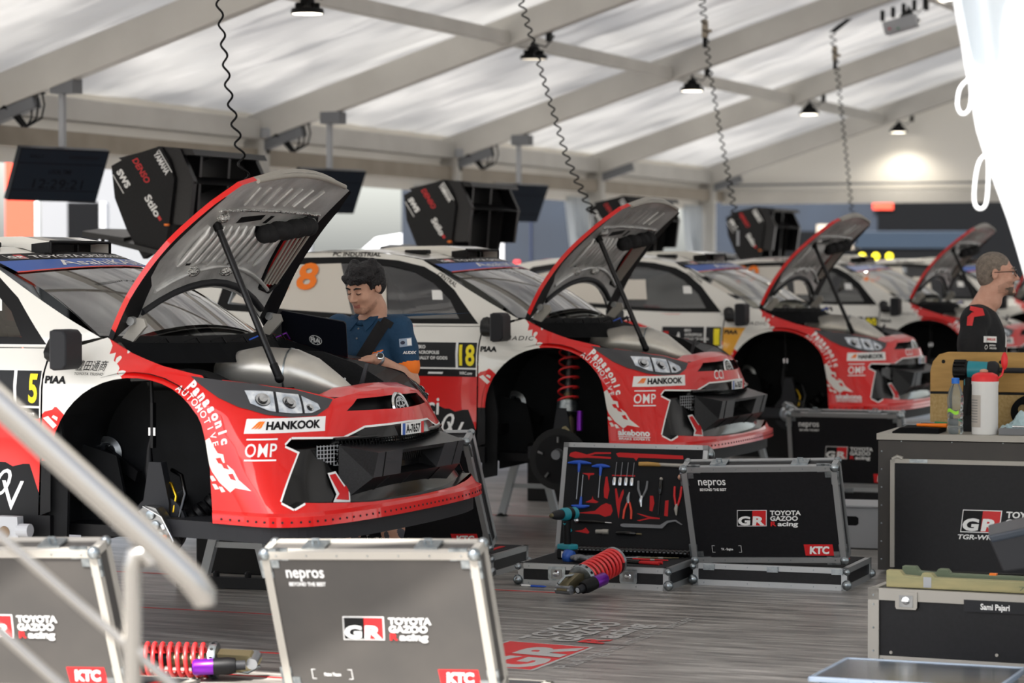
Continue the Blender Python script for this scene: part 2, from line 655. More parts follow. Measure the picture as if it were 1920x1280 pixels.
def finer(g, lim):
    """split long triangles so that lettering hugs a curved panel"""
    vs, out = list(g[0]), []
    mid = {}
    st = []
    for f in g[1]:
        if len(f) > 4:
            st += [(f[0], f[i], f[i + 1]) for i in range(1, len(f) - 1)]
        else:
            st += [(f[0], f[1], f[2])] + ([(f[0], f[2], f[3])] if len(f) == 4 else [])
    while st:
        a, b, c = st.pop()
        L = [math.dist(vs[a], vs[b]), math.dist(vs[b], vs[c]), math.dist(vs[c], vs[a])]
        k = max(range(3), key=lambda i: L[i])
        if L[k] <= lim:
            out.append((a, b, c))
            continue
        a, b, c = [(a, b, c), (b, c, a), (c, a, b)][k]
        e = (min(a, b), max(a, b))
        if e not in mid:
            mid[e] = len(vs)
            vs.append(((vs[a][0] + vs[b][0]) / 2, (vs[a][1] + vs[b][1]) / 2))
        st += [(a, mid[e], c), (mid[e], b, c)]
    return vs, out
class Panel:
    """collects regions and lettering on a parametric surface S(u, v) -> (x, y, z)"""
    def __init__(s, S, out):
        s.S, s.out = S, Vector(out)
        s.v, s.f, s.m, s.nrm = [], [], [], []
    def normal(s, u, v):
        e = 2e-3
        du = Vector(s.S(u + e, v)) - Vector(s.S(u - e, v))
        dv = Vector(s.S(u, v + e)) - Vector(s.S(u, v - e))
        n = du.cross(dv)
        n = n.normalized() if n.length > 1e-12 else s.out.copy()
        return n
    def patch(s, outline, base, regions=(), holes=(), step=.05):
        pts, edges = [], []
        loops = [outline] + list(holes) + [r[0] for r in regions]
        for L in loops:
            D = densify(L, step)
            o = len(pts)
            pts += D
            edges += [(o + i, o + (i + 1) % len(D)) for i in range(len(D))]
        xs = [p[0] for p in outline]
        ys = [p[1] for p in outline]
        gx = np.arange(min(xs) + step * .5, max(xs), step)
        gy = np.arange(min(ys) + step * .5, max(ys), step)
        X, Y = np.meshgrid(gx, gy)
        X, Y = X.ravel(), Y.ravel()
        k = inside(X, Y, outline)
        for h in holes:
            k &= ~inside(X, Y, h)
        pts += list(zip(X[k].tolist(), Y[k].tolist()))
        vs, _, fs, _, _, _ = delaunay_2d_cdt([Vector(p) for p in pts], edges, [], 0, 1e-5, False)
        V = np.array([(p.x, p.y) for p in vs])
        F = np.array([tuple(f) for f in fs])
        C = V[F].mean(axis=1)
        k = inside(C[:, 0], C[:, 1], outline)
        for h in holes:
            k &= ~inside(C[:, 0], C[:, 1], h)
        mm = np.array([base] * len(F), dtype=object)
        for poly, m in regions:
            mm[inside(C[:, 0], C[:, 1], poly)] = m
        F, mm = F[k], mm[k]
        used = sorted(set(F.ravel().tolist()))
        mp = {a: i + len(s.v) for i, a in enumerate(used)}
        for a in used:
            u, v = float(V[a][0]), float(V[a][1])
            s.v.append(tuple(s.S(u, v)))
            s.nrm.append(tuple(s.normal(u, v)))
        for f, m in zip(F.tolist(), mm.tolist()):
            s.f.append(tuple(mp[i] for i in f))
            s.m.append(m)
        return s
    def decal(s, g, u0, v0, m, ang=0.0, lift=.0015, kx=1.0):
        """lay lettering g on the surface, origin at (u0, v0), turned by ang"""
        ca, sa = math.cos(ang), math.sin(ang)
        o = len(s.v)
        gv, fs = finer(g, .03)
        for x, y in gv:
            u, v = u0 + (x * ca - y * sa) * kx, v0 + x * sa + y * ca
            n = s.normal(u, v)
            s.v.append(tuple(Vector(s.S(u, v)) + n * lift))
            s.nrm.append(tuple(n))
        for f in fs:
            s.f.append(tuple(i + o for i in f))
            s.m.append(m)
        return s
    def logo(s, L, u0, v0, ang=0.0, kx=1.0):
        for i, (g, m) in enumerate(L):
            s.decal(g, u0, v0, m, ang, .0012 * (1 if i == 0 else 2 if i < 3 else 3), kx)
    def into(s, mb, norms, mirror=False):
        o = len(mb.v)
        k = -1 if mirror else 1
        mb.v += [(p[0], k * p[1], p[2]) for p in s.v]
        norms += [(p[0], k * p[1], p[2]) for p in s.nrm]
        mb.f += [tuple(i + o for i in (f[::-1] if mirror else f)) for f in s.f]
        mb.m += s.m
    def build(s, name, parent, mirror=False, label=None):
        mb, nn = MB(), []
        s.into(mb, nn, mirror)
        return mb.build(name, parent, norm=nn, label=label)
# ------------------------------------------------------------------ tent, floor and what stands outside
grid = bpy.data.objects.new('tent_grid', None)
EAVE, RIDGE, RIGHT = -6.75, 3.25, 13.25
SLOPE = .32
YF, YB = -3.3, 29.0
def zroof(x):
    return 2.98 + SLOPE * ((x - EAVE) if x <= RIDGE else (RIGHT - x))
def placed(o, kind=None, label=None, cat=None):
    o.location = ORG
    o.rotation_euler = (0, 0, YAW)
    if kind:
        o['kind'] = kind
    if label:
        o['label'] = label
        o['category'] = cat
    return o
bpy.data.objects.remove(grid)

mb = MB()
mb.box((3.2, 12.5, -.04), (20.6, 34.5, .08), 'vinyl_floor')
floor = placed(mb.build('floor'), 'structure', 'grey wood-look vinyl floor with scuffs and reflections', 'floor')
mb = MB()
o, ex, ey = Vector((1.78, -.62, .0012)), Vector((0, 1, 0)), Vector((-1, 0, 0))
for i, (g, m) in enumerate(gr_logo(.44)):
    mb.geo(g, o + Vector((-.02, -.06, .0006 * (1 if i == 0 else 2 if i < 3 else 3))), ex, ey, 'floor_print' if m == 'white' else 'decal_red' if i == 1 else m)
mb.geo(text_w('Pushing the limits for better', 1.75, .075), o + Vector((.10, .05, .002)), ex, ey, 'floor_print')
for gx, gm in ((0, 0),):
    pass
lg = mb.build('floor_logo', floor, label='worn floor print of a badge and team words')
for y, x0, x1 in ((.56, -3.0, .4), (1.9, -3.2, .9), (5.9, -3.5, .1), (-.62, -3, .8), (-1.25, .2, 1.3)):
    mb = MB()
    mb.box(((x0 + x1) / 2, y, .0012), (x1 - x0, .018, .0012), 'decal_red')
    mb.build('floor_line', floor, label='thin red line taped on the floor')
mb = MB()
mb.box((0, 30, -.10), (160, 160, .10), 'ground')
g = mb.build('ground')
g['kind'] = 'structure'
g['label'] = 'pale asphalt outside the tent'
g['category'] = 'ground'

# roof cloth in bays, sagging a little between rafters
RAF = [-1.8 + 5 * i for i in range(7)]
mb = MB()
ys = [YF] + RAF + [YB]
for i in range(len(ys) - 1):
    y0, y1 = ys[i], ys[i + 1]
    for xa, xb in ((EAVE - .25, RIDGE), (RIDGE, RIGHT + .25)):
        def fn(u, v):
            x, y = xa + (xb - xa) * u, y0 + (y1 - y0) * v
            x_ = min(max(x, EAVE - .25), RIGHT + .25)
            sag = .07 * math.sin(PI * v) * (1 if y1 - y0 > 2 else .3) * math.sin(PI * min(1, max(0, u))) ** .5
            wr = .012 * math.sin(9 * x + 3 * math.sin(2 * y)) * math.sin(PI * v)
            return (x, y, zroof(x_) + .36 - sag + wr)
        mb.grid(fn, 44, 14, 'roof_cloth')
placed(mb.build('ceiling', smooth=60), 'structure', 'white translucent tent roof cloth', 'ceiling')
# rafters, posts
n = 1
for y in RAF:
    mb = MB()
    for sx, xe in ((1, EAVE), (-1, RIGHT)):
        xs = [xe - sx * .1, RIDGE]
        pr = [(xs[0], zroof(xs[0]) + .0), (RIDGE, zroof(RIDGE)), (RIDGE, zroof(RIDGE) + .30), (xs[0], zroof(xs[0]) + .30)]
        mb.prism(pr, (1, 0, 0), (0, 0, 1), (0, y - .065, 0), .13, 'beam')
        mb.prism([(a, b + (.3 if i > 1 else 0) - (.0 if i > 1 else 0)) for i, (a, b) in enumerate([(xs[0], zroof(xs[0]) - .012), (RIDGE, zroof(RIDGE) - .012), (RIDGE, zroof(RIDGE) - .29), (xs[0], zroof(xs[0]) - .29)])], (1, 0, 0), (0, 0, 1), (0, y - .075, 0), .15, 'alu') if False else None
        mb.box((xe, y, 1.5), (.24, .13, 3.02), 'beam')
        if sx > 0:
            mb.box((xe + .3, y, 3.02), (.5, .12, .10), 'mid_grey', None, (0, -math.atan(SLOPE), 0))
    placed(mb.build('trim_%d' % n, bevel=.012), 'structure')
    n += 1
mb = MB()
ym = (YF + YB) / 2
for x, zz in ((-4.0, .10), (-1.2, .10), (1.6, .10), (5, .10), (9, .10)):
    for i in range(len(RAF) - 1):
        mb.box((x, (RAF[i] + RAF[i + 1]) / 2, zroof(x) + .10), (.11, 4.87, .13), 'beam')
for xe in (EAVE, RIGHT):
    mb.box((xe, ym, 3.12), (.16, YB - YF, .20), 'beam')
    mb.box((xe, ym, 2.84), (.10, YB - YF, .17), 'girt')
mb.box((RIDGE, ym, zroof(RIDGE) + .15), (.12, YB - YF, .14), 'beam')
placed(mb.build('trim_%d' % n, bevel=.008), 'structure'); n += 1
# eave band of cloth, drapes at the posts
mb = MB()
for xe, s in ((EAVE, -1), (RIGHT, 1)):
    mb.grid(lambda u, v: (xe + s * (.12 + .02 * math.sin(40 * u)), YF + (YB - YF) * u, 2.62 + .73 * v), 90, 4, 'wall_cloth')
placed(mb.build('wall_left', smooth=60), 'structure', 'pale cloth band under the eaves', 'wall')
for y in RAF[1:]:
    mb = MB()
    def fn(u, v):
        w_ = .55 - .28 * math.sin(PI * min(1, v * 1.25)) if v < .8 else .55 + .9 * (v - .8)
        yy = y - .10 - w_ * u
        return (EAVE - .10 + .05 * math.sin(22 * u + 2 * v), yy, .02 + 2.66 * v)
    mb.grid(fn, 24, 18, 'curtain_cloth')
    d = placed(mb.build('post_drape', smooth=60))
    tag(d, 'white side drape gathered at tent post %s' % {3.2: 'beyond the left edge', 8.2: 'behind the clock screen', 13.2: 'behind the opened bonnet of car 5', 18.2: 'behind the rear wing left of car 18', 23.2: 'behind the opened bonnet of car 18', 28.2: 'in the far left corner'}[round(y, 1)], 'drape', 'drapes at the tent posts')
# gables
for y, zb, nm in ((YB, 2.86, 'wall_back'), (YF, 3.0, 'wall_front')):
    mb = MB()
    def fn(u, v):
        x = EAVE - .2 + (RIGHT - EAVE + .4) * u
        zt = zroof(min(max(x, EAVE), RIGHT)) + .42
        return (x, y + .012 * math.sin(26 * u) * v, zb + (zt - zb) * v)
    mb.grid(fn, 60, 10, 'wall_cloth')
    placed(mb.build(nm, smooth=60), 'structure', 'pale gable wall of cloth', 'wall')
    mb = MB()
    mb.box(((EAVE + RIGHT) / 2, y - .08, zb - .04), (RIGHT - EAVE, .10, .20), 'beam')
    mb.box(((EAVE + RIGHT) / 2, y - .08, zb + .16), (RIGHT - EAVE, .05, .03), 'mid_grey')
    placed(mb.build('trim_%d' % n), 'structure'); n += 1
# unseen pole added to throw the narrow shade on the nearest case lid
mb = MB()
mb.tube([(-.6, -4.8, 2.70), (4.2, -4.8, 4.56)], .075, 'alu', 12)
mb.tube([(-.6, YF - .1, 3.0), (-.6, -4.8, 2.70)], .04, 'alu', 12)
mb.tube([(4.2, YF - .05, 4.6), (4.2, -4.8, 4.56)], .04, 'alu', 12)
placed(mb.build('trim_%d' % n), 'structure'); n += 1

# curtain tied back at the front opening
ct = thing('tent_curtain', 'white tent door curtain tied back at the top right edge', 'curtain', W(0, -3.14, 0))
mb = MB()
def fn(u, v):
    z = 2.72 - 2.65 * v
    e = float(np.interp(z, [.0, .9, 1.5, 1.81, 2.08, 2.29, 2.5, 2.72], [4.34, 4.40, 4.36, 4.27, 4.171, 4.133, 4.095, 4.05]))
    x = e + 1.5 * u * (1.0 - .55 * math.sin(PI * min(1, v * 1.1)))
    return (x, .05 * math.sin(16 * u + 1.5 * v) + .03 * math.sin(37 * u), z)
mb.grid(fn, 60, 40, 'curtain_cloth', flip=True)
mb.build('cloth', ct, smooth=80)
mb = MB()
mb.tube([fn(0, v / 30) for v in range(31)], .012, 'fabric_white', 8)
mb.build('hem', ct, smooth=80)
for v, L in ((.174, .085), (.26, .14), (.06, .05)):
    p = Vector(fn(0.0, v))
    mb = MB()
    pts = [p + Vector((.005, -.02, 0)), p + Vector((-.018, -.025, -.02)), p + Vector((-.03, -.03, -L * .5)), p + Vector((-.034, -.03, -L)), p + Vector((-.02, -.03, -L - .025)), p + Vector((.002, -.03, -L - .01)), p + Vector((.008, -.03, -L * .5)), p + Vector((.005, -.02, .0))]
    cr = []
    for i in range(len(pts) - 1):
        a_, b_, c_, d_ = pts[max(i - 1, 0)], pts[i], pts[i + 1], pts[min(i + 2, len(pts) - 1)]
        for t in (0, .25, .5, .75):
            cr.append(.5 * ((2 * b_) + (c_ - a_) * t + (2 * a_ - 5 * b_ + 4 * c_ - d_) * t * t + (3 * b_ - a_ - 3 * c_ + d_) * t ** 3))
    cr.append(pts[-1])
    mb.tube(cr, .0042, 'fabric_white', 8)
    mb.build('rope_loop', ct, smooth=80)

# lamps
k_lamp = 0
def lamp(x, y, z, r, label, on=True):
    L = thing('high_bay_lamp', label, 'lamp', W(x, y, z), YAW, 'high bay lamps under the roof')
    mb = MB()
    mb.lathe([(r * .55, .05), (r * .95, .045), (r, .03), (r, .008), (r * .93, 0)], 'black', 28, caps=False)
    for k in range(12):
        a = 2 * PI * k / 12
        mb.box((r * .5 * math.cos(a), r * .5 * math.sin(a), .065), (r * .5, .008, .05), 'black', None, (0, 0, a))
    mb.lathe([(r * .42, .05), (r * .45, .11), (r * .36, .13), (r * .12, .15), (r * .1, .19)], 'black', 18)
    mb.build('housing', L, smooth=35)
    mb = MB()
    mb.lathe([(.001, .004), (r * .92, .004), (r * .92, .02)], 'lamp_on' if on else 'lamp_dim', 28, caps=False)
    mb.build('lens', L)
    mb = MB()
    top = zroof(x) + .02
    mb.tube([(0, 0, .18), (0, 0, top - z)], .006, 'black', 6)
    mb.tube([(0, 0, .16), (.12, .02, .12), (.24, -.05, .22), (.28, -.3, top - z + .05)], .008, 'dark_grey', 6)
    mb.box((.28, -.3, top - z + .04), (.05, .05, .12), 'black')
    mb.build('hanger', L)
    if on:
        ld = bpy.data.lights.new('lamp_light', 'SPOT')
        ld.energy = 60 if k_lamp != 4 else 70
        ld.spot_size = R(140)
        ld.spot_blend = .6
        ld.color = (1, .93, .82)
        ld.shadow_soft_size = .1
        lo = bpy.data.objects.new('lamp_light', ld)
        COL.objects.link(lo)
        lo.parent = L
        lo.location = (0, 0, -.02)
wh = ['nearest, by the first coiled hose at the top', 'second along the row, dim, beside the second coiled hose', 'third along the row, above the opened bonnet of car 18', 'fourth along the row, right of the third coiled hose', 'farthest, glowing against the back gable wall']
for k in range(5):
    k_lamp = k
    lamp(-3.84, 8.5 + 5.02 * k + (-.0 if k < 4 else -.05), 3.77, .135, 'black round high bay lamp, ' + wh[k], k != 1)
lamp(-1.49, 19.4, 4.56, .135, 'black round high bay lamp in the upper right beside the white control box')
lamp(-1.11, 19.55, 4.82, .135, 'round high bay lamp cut by the top edge of the picture')

# coiled air hoses
def hose(pts, coils, r, label):
    P = [Vector(p) for p in pts]
    L = thing('coiled_air_hose', label, 'hose', W(*P[0]), YAW, 'coiled black air hoses hanging from the roof')
    Q = [p - P[0] for p in P]
    cum = [0]
    for a, b in zip(Q, Q[1:]):
        cum.append(cum[-1] + (b - a).length)
    def at(t):
        d = t * cum[-1]
        for i in range(len(Q) - 1):
            if d <= cum[i + 1] or i == len(Q) - 2:
                return Q[i].lerp(Q[i + 1], (d - cum[i]) / (cum[i + 1] - cum[i]))
    n = coils * 12
    path = []
    for i in range(n + 1):
        t = i / n
        a = 2 * PI * coils * t
        rr = r * (.75 + .25 * math.sin(7 * t))
        path.append(at(t) + Vector((math.cos(a), math.sin(a), 0)) * rr)
    mb = MB()
    mb.tube(path, .0065, 'black', 6)
    mb.build('coil', L, smooth=80)
    mb = MB()
    mb.tube([Q[-1], Q[-1] + Vector((.0, 0, -.14))], .014, 'steel', 8)
    mb.build('connector', L, smooth=40)
    return L, Q
hose([(-1.45, 2.98, 4.62), (-1.28, 2.22, 3.2), (-1.23, 2.24, 2.69), (-1.13, 2.28, 2.12)], 24, .030, 'black coiled air hose hanging leftmost, ending behind the bonnet of car 5')
hose([(-1.6, 8.1, 4.60), (-1.42, 7.13, 3.66), (-1.22, 7.21, 2.92), (-1.1, 7.26, 2.49), (-.93, 7.32, 2.1)], 40, .032, 'black coiled air hose hanging above the bonnet of car 18')
for pts, lb in (([(-1.66, 13.1, 4.58), (-1.64, 12.11, 4.14), (-1.58, 12.13, 3.56), (-1.48, 12.17, 2.93), (-1.33, 12.23, 2.05)], 'black coiled air hose third from the left, with a tan connector near its top'), ([(-1.85, 18.1, 4.5), (-1.78, 17.12, 4.27), (-1.72, 17.15, 3.75), (-1.62, 17.19, 2.77), (-1.53, 17.22, 1.85)], 'black coiled air hose farthest right, below the white control box')):
    L, Q = hose(pts, 44, .034, lb)
    mb = MB()
    c = Q[1].lerp(Q[2], .45)
    mb.box(c, (.05, .05, .16), 'girt')
    mb.box(c + Vector((.04, 0, -.02)), (.05, .03, .03), 'girt')
    mb.box(c + Vector((0, 0, -.12)), (.035, .035, .1), 'black')
    mb.build('regulator', L, bevel=.006)
# control box
cb = thing('control_box', 'white electrical control box under the rafter, upper right', 'box', W(-1.35, 18.05, 4.36))
mb = MB()
mb.box((.1, 0, .05), (.36, .2, .14), 'light_grey', None, (0, -.25, 0))
mb.box((.0, -.12, .0), (.03, .03, .02), 'decal_red')
mb.box((.1, -.12, .0), (.03, .03, .02), 'green')
mb.build('housing', cb, bevel=.01)
mb = MB()
for i in range(5):
    mb.box((-.12 + .12 * i, .05, .16 + .035 * i), (.04, .04, .12), 'black')
mb.build('clamp', cb)

# screens on poles
for k, lb in enumerate(('dark clock screen showing 12:29:21, hung at the far left', 'dark screen hung behind the opened bonnet of car 5', 'dark screen hung right of the rear wing beside car 18')):
    x, y = -6.0 + .06 * k, 8.19 + 5 * k - .02 * k
    S_ = thing('hanging_screen', lb, 'screen', W(x, y, 2.48), -TH, 'screens hung along the left side')
    mb = MB()
    mb.box((0, .06, .43), (.05, .05, .62), 'light_grey')
    mb.box((.05, .04, .74), (.22, .16, .12), 'mid_grey')
    mb.box((0, .10, .14), (.12, .10, .10), 'dark_grey')
    mb.build('pole', S_, bevel=.004)
    M = Euler((R(-24), 0, 0)).to_matrix().to_4x4()
    M = (Matrix.Rotation(R(48) + TH, 4, 'Z') @ Matrix.Rotation(R(24), 4, 'X'))
    mb = MB()
    mb.box((0, .02, 0), (.93, .05, .47), 'screen_dark', M)
    o, ex, ey = Vector((-.45, -.0062, -.22)), Vector((1, 0, 0)), Vector((0, 0, 1))
    mb.geo(rect_g(0, 0, .90, .44), o, ex, ey, 'screen', M)
    o2 = o + Vector((0, -.001, 0))
    for a in (.06, .30):
        mb.geo(rect_g(0, a + .02, .9, a + .026), o2, ex, ey, 'black', M)
    if k == 0:
        mb.geo(gshift(text_w('12:29:21', .52, .085), .20, .10), o2, ex, ey, 'black', M)
        mb.geo(gshift(text_w('LOCAL TIME', .24, .035, bold=.02), .33, .235), o2, ex, ey, 'black', M)
        mb.geo(gshift(text_w('RALLY', .14, .03), .10, .37), o2, ex, ey, 'black', M)
        mb.geo(rect_g(.5, .37, .82, .40), o2, ex, ey, 'screen_dark', M)
    mb.build('panel', S_, bevel=.004)
# cable bundles over the girt at the left rafters
for k, lb in enumerate(('at the top left above the clock screen', 'above the second screen', 'above the third screen')):
    cbn = thing('cable_bundle', 'black cables looped over the eave beam ' + lb, 'cable', W(-6.45, 8.2 + 5 * k, 3.02), YAW, 'cable bundles along the eaves')
    mb = MB()
    mb.tube([(-.2, 0, -.16), (-.16, -.02, -.02), (-.05, -.05, .04), (.06, -.02, -.03), (.12, .02, -.13)], .02, 'black', 8)
    mb.tube([(-.2, .05, -.17), (-.13, 0, -.0), (-.03, -.03, .02), (.10, 0, -.13)], .014, 'black', 8)
    mb.build('loop', cbn, smooth=60)
    mb = MB()
    for i in range(3):
        mb.tube([(.18 + .05 * i, 0, .18), (.20 + .06 * i, -.02, .05), (.18 + .05 * i, 0, -.06), (.12, .02, -.13)], .009, 'black', 6)
        mb.box((.18 + .05 * i, 0, .18), (.05, .05, .08), 'black')
    mb.build('drop_cable', cbn, smooth=60)
    mb = MB()
    mb.box((-.16, -.04, .06), (.10, .10, .10), 'light_grey')
    mb.build('socket_box', cbn, bevel=.01)
    if k == 1:
        continue

# ------------------------------------------------------------------ outside, beyond the open sides
def outside(name, label, cat, x, y, parts, rot=0.0, group=None):
    t = thing(name, label, cat, (x, y, 0), rot, group)
    for nm, fn_ in parts:
        m_ = MB()
        fn_(m_)
        m_.build(nm, t, bevel=.02)
    return t
outside('banner', 'coral red banner panel outside at the far left', 'banner', -7.0, 38,
        [('panel', lambda m: m.box((0, 0, 1.75), (.42, .06, 3.4), 'coral')), ('post', lambda m: m.box((.24, 0, 1.75), (.05, .08, 3.5), 'fabric_white')), ('base', lambda m: m.box((0, 0, .04), (.6, .5, .08), 'mid_grey'))])
def so_panel(m):
    m.box((0, 0, 2.0), (4.2, .3, 2.9), 'mid_grey')
def so_text(m):
    m.geo(text_w('SO', .34, .26, bold=.05), (.78, -.16, 2.87), (1, 0, 0), (0, 0, 1), 'coral')
outside('grey_trailer', 'grey trailer side with coral letters behind the clock screen', 'trailer', -5.2, 41.5,
        [('side_wall', so_panel), ('lettering', so_text), ('wheel', lambda m: m.lathe([(.4, 0), (.45, .03), (.45, .25), (.4, .28)], 'rubber', 20, (-1, -.2, .45), (0, 1, 0))),
         ('skirt', lambda m: m.box((0, .05, .3), (4.0, .2, .6), 'dark_grey'))])
outside('site_cabin', 'dark open doorway cabin outside behind the clock screen', 'cabin', -6.35, 39.5,
        [('wall', lambda m: m.box((0, .3, 1.35), (.5, .4, 2.7), 'truck_dark')), ('door_frame', lambda m: m.box((.30, .1, 1.35), (.10, .3, 2.7), 'light_grey'))])
def van_body(m):
    pr = [(-1.9, .35), (-2.0, .9), (-1.75, 1.35), (-1.35, 1.95), (-1.0, 2.25), (-.4, 2.35), (2.6, 2.35), (2.7, 2.2), (2.7, .35)]
    m.prism(pr, (1, 0, 0), (0, 0, 1), (0, -.9, 0), 1.8, 'van_white')
outside('van', 'white van parked outside behind car 18', 'van', -1.35, 47,
        [('body', van_body), ('window', lambda m: m.prism([(-1.55, 1.45), (-1.25, 1.85), (-.5, 1.85), (-.5, 1.45)], (1, 0, 0), (0, 0, 1), (0, -.905, 0), .02, 'truck_navy')),
         ('wheel', lambda m: m.lathe([(.25, -.1), (.33, -.08), (.33, .1), (.25, .12)], 'rubber', 22, (-1.2, -.8, .33), (0, -1, 0))), ('wheel', lambda m: m.lathe([(.25, -.1), (.33, -.08), (.33, .1), (.25, .12)], 'rubber', 22, (1.9, -.8, .33), (0, -1, 0)))])
outside('delivery_truck', 'bright white truck outside below the clock screen', 'truck', -5.0, 46,
        [('box_body', lambda m: m.box((0, 0, 1.45), (2.1, 2.2, 2.3), 'van_white')), ('chassis', lambda m: m.box((0, 0, .3), (2.0, 2, .3), 'dark_grey')), ('wheel', lambda m: m.lathe([(.3, 0), (.38, .02), (.38, .22), (.3, .24)], 'rubber', 20, (.4, -1.05, .38), (0, 1, 0)))])
def navy(m):
    m.box((0, 0, 2.2), (3.3, 2.4, 3.6), 'truck_navy')
    for i in range(4):
        m.box((-1.3 + .85 * i, -1.22, 2.2), (.03, .04, 3.5), 'navy')
outside('team_truck', 'navy blue team truck outside, behind the bonnet of car 18', 'truck', -.10, 43.5,
        [('box_body', navy), ('chassis', lambda m: m.box((0, 0, .2), (3.1, 2.2, .4), 'truck_dark')), ('stripe', lambda m: m.box((.18, -1.24, 1.55), (.10, .03, .6), 'decal_red')),
         ('window', lambda m: m.box((-.45, -1.22, 1.6), (.26, .03, 1.1), 'light_grey')), ('window', lambda m: m.box((-.10, -1.22, 1.6), (.16, .03, 1.1), 'light_grey'))])
def nav2(m):
    m.box((0, 0, 2.1), (9.5, 2.4, 3.4), 'truck_navy')
    m.box((1.2, -1.22, 1.75), (9.0, .06, 1.5), 'truck_dark')
    m.box((2.2, -1.23, 2.3), (6.4, .06, 2.7), 'truck_dark')
    m.box((-1.8, -1.26, 2.38), (.9, .05, .5), 'girt')
    m.box((-.2, -1.27, 2.32), (2.6, .06, .36), 'screen')
lng = outside('team_truck', 'long dark navy hospitality truck beyond the open far end', 'truck', 8.5, 56,
        [('box_body', nav2), ('chassis', lambda m: m.box((0, 0, .2), (9.2, 2.2, .4), 'truck_dark'))])
for i, x in enumerate((-2.35, -2.12, -1.88, -1.45, -1.2, -.95)):
    m = MB()
    m.lathe([(.001, 0), (.07, 0), (.07, .02), (.001, .03)], 'yellow', 14, (x * 1.12 + .3, -1.30, 1.98), (0, -1, 0))
    m.build('marker_lamp', lng)
for i, x in enumerate((-1.75, -1.05, -.5)):
    m = MB()
    m.box((x, -1.27, 1.50), (.42 if i < 2 else .16, .05, .62), 'truck_navy' if i < 2 else 'van_white')
    m.build('window', lng)
m = MB()
m.box((-.9, -1.29, 3.02), (.42, .03, .16), 'coral')
m.build('sign', lng)
for i, (x, y, s) in enumerate(()):
    t = thing('tree', 'pale hazy tree far outside, %s' % ('left of the white truck', 'above the white truck', 'above the white van')[i], 'tree', (x, y, 0), 0, 'trees far outside')
    m = MB()
    m.tube([(0, 0, 0), (.1, 0, 1.2), (0, .1, 2.2)], [.18, .14, .1], 'girt', 8)
    m.build('trunk', t)
    rg = random.Random(i)
    for j in range(3):
        m = MB()
        m.sphere((rg.uniform(-.9, .9), rg.uniform(-.6, .6), 2.2 + rg.uniform(0, .8)), (s * .45, s * .4, s * .33), 'leaf', 14, 9)
        rr = random.Random(j)
        m.v = [tuple(c * (1 + .0 * rr.random()) + .12 * rr.uniform(-1, 1) for c in v) for v in m.v]
        m.build('crown', t, smooth=180)
# ------------------------------------------------------------------ rally cars
ZL = [.40, .63, .80, 1.00, 1.10, 1.20, 1.38]
ST = [  # (s, y at each level, x at each level or None when x = s)
    (-3.42, (-.60, -.66, -.66, -.64, -.62, -.60, -.50), (-3.30, -3.38, -3.40, -3.38, -3.36, -3.34, -3.25)),
    (-3.30, (-.80, -.87, -.87, -.86, -.85, -.82, -.72), (-3.22, -3.28, -3.30, -3.28, -3.26, -3.25, -3.20)),
    (-3.0, (-.88, -.92, -.93, -.92, -.91, -.88, -.78), None),
    (-2.6, (-.90, -.94, -.95, -.945, -.94, -.92, -.81), None),
    (-2.1, (-.91, -.93, -.91, -.895, -.90, -.90, -.82), None),
    (-1.5, (-.93, -.92, -.885, -.87, -.875, -.88, -.82), None),
    (-1.0, (-.93, -.92, -.885, -.875, -.88, -.885, -.82), None),
    (-.6, (-.93, -.925, -.90, -.89, -.89, -.89, -.80), None),
    (-.42, (-.935, -.935, -.93, -.925, -.92, -.905, -.78), None),
    (-.2, (-.94, -.945, -.945, -.945, -.945, -.93, -.76), None),
    (0, (-.94, -.95, -.95, -.95, -.95, -.935, -.74), None),
    (.2, (-.95, -.955, -.955, -.95, -.945, -.90, -.70), None),
    (.40, (-.955, -.955, -.955, -.945, -.92, -.86, -.62), (.40, .395, .388, .388, .39, .385, .28)),
    (.55, (-1.0, -1.0, -.98, -.915, -.855, -.755, -.50), (.56, .55, .53, .52, .515, .50, .38)),
    (.72, (-1.03, -1.03, -.95, -.84, -.77, -.66, -.40), (.72, .71, .66, .62, .60, .545, .42)),
    (.90, (-.94, -.94, -.83, -.70, -.63, -.53, -.30), (.84, .83, .76, .70, .67, .60, .46)),
    (1.10, (-.75, -.75, -.66, -.55, -.48, -.40, -.25), (.90, .89, .82, .765, .735, .66, .5)),
    (1.30, (-.53, -.53, -.46, -.38, -.33, -.28, -.17), (.93, .92, .865, .81, .785, .70, .55)),
    (1.50, (-.30, -.30, -.26, -.22, -.18, -.15, -.10), (.94, .935, .895, .855, .82, .73, .57)),
    (1.80, (0, 0, 0, 0, 0, 0, 0), (.945, .94, .905, .88, .835, .745, .58))]
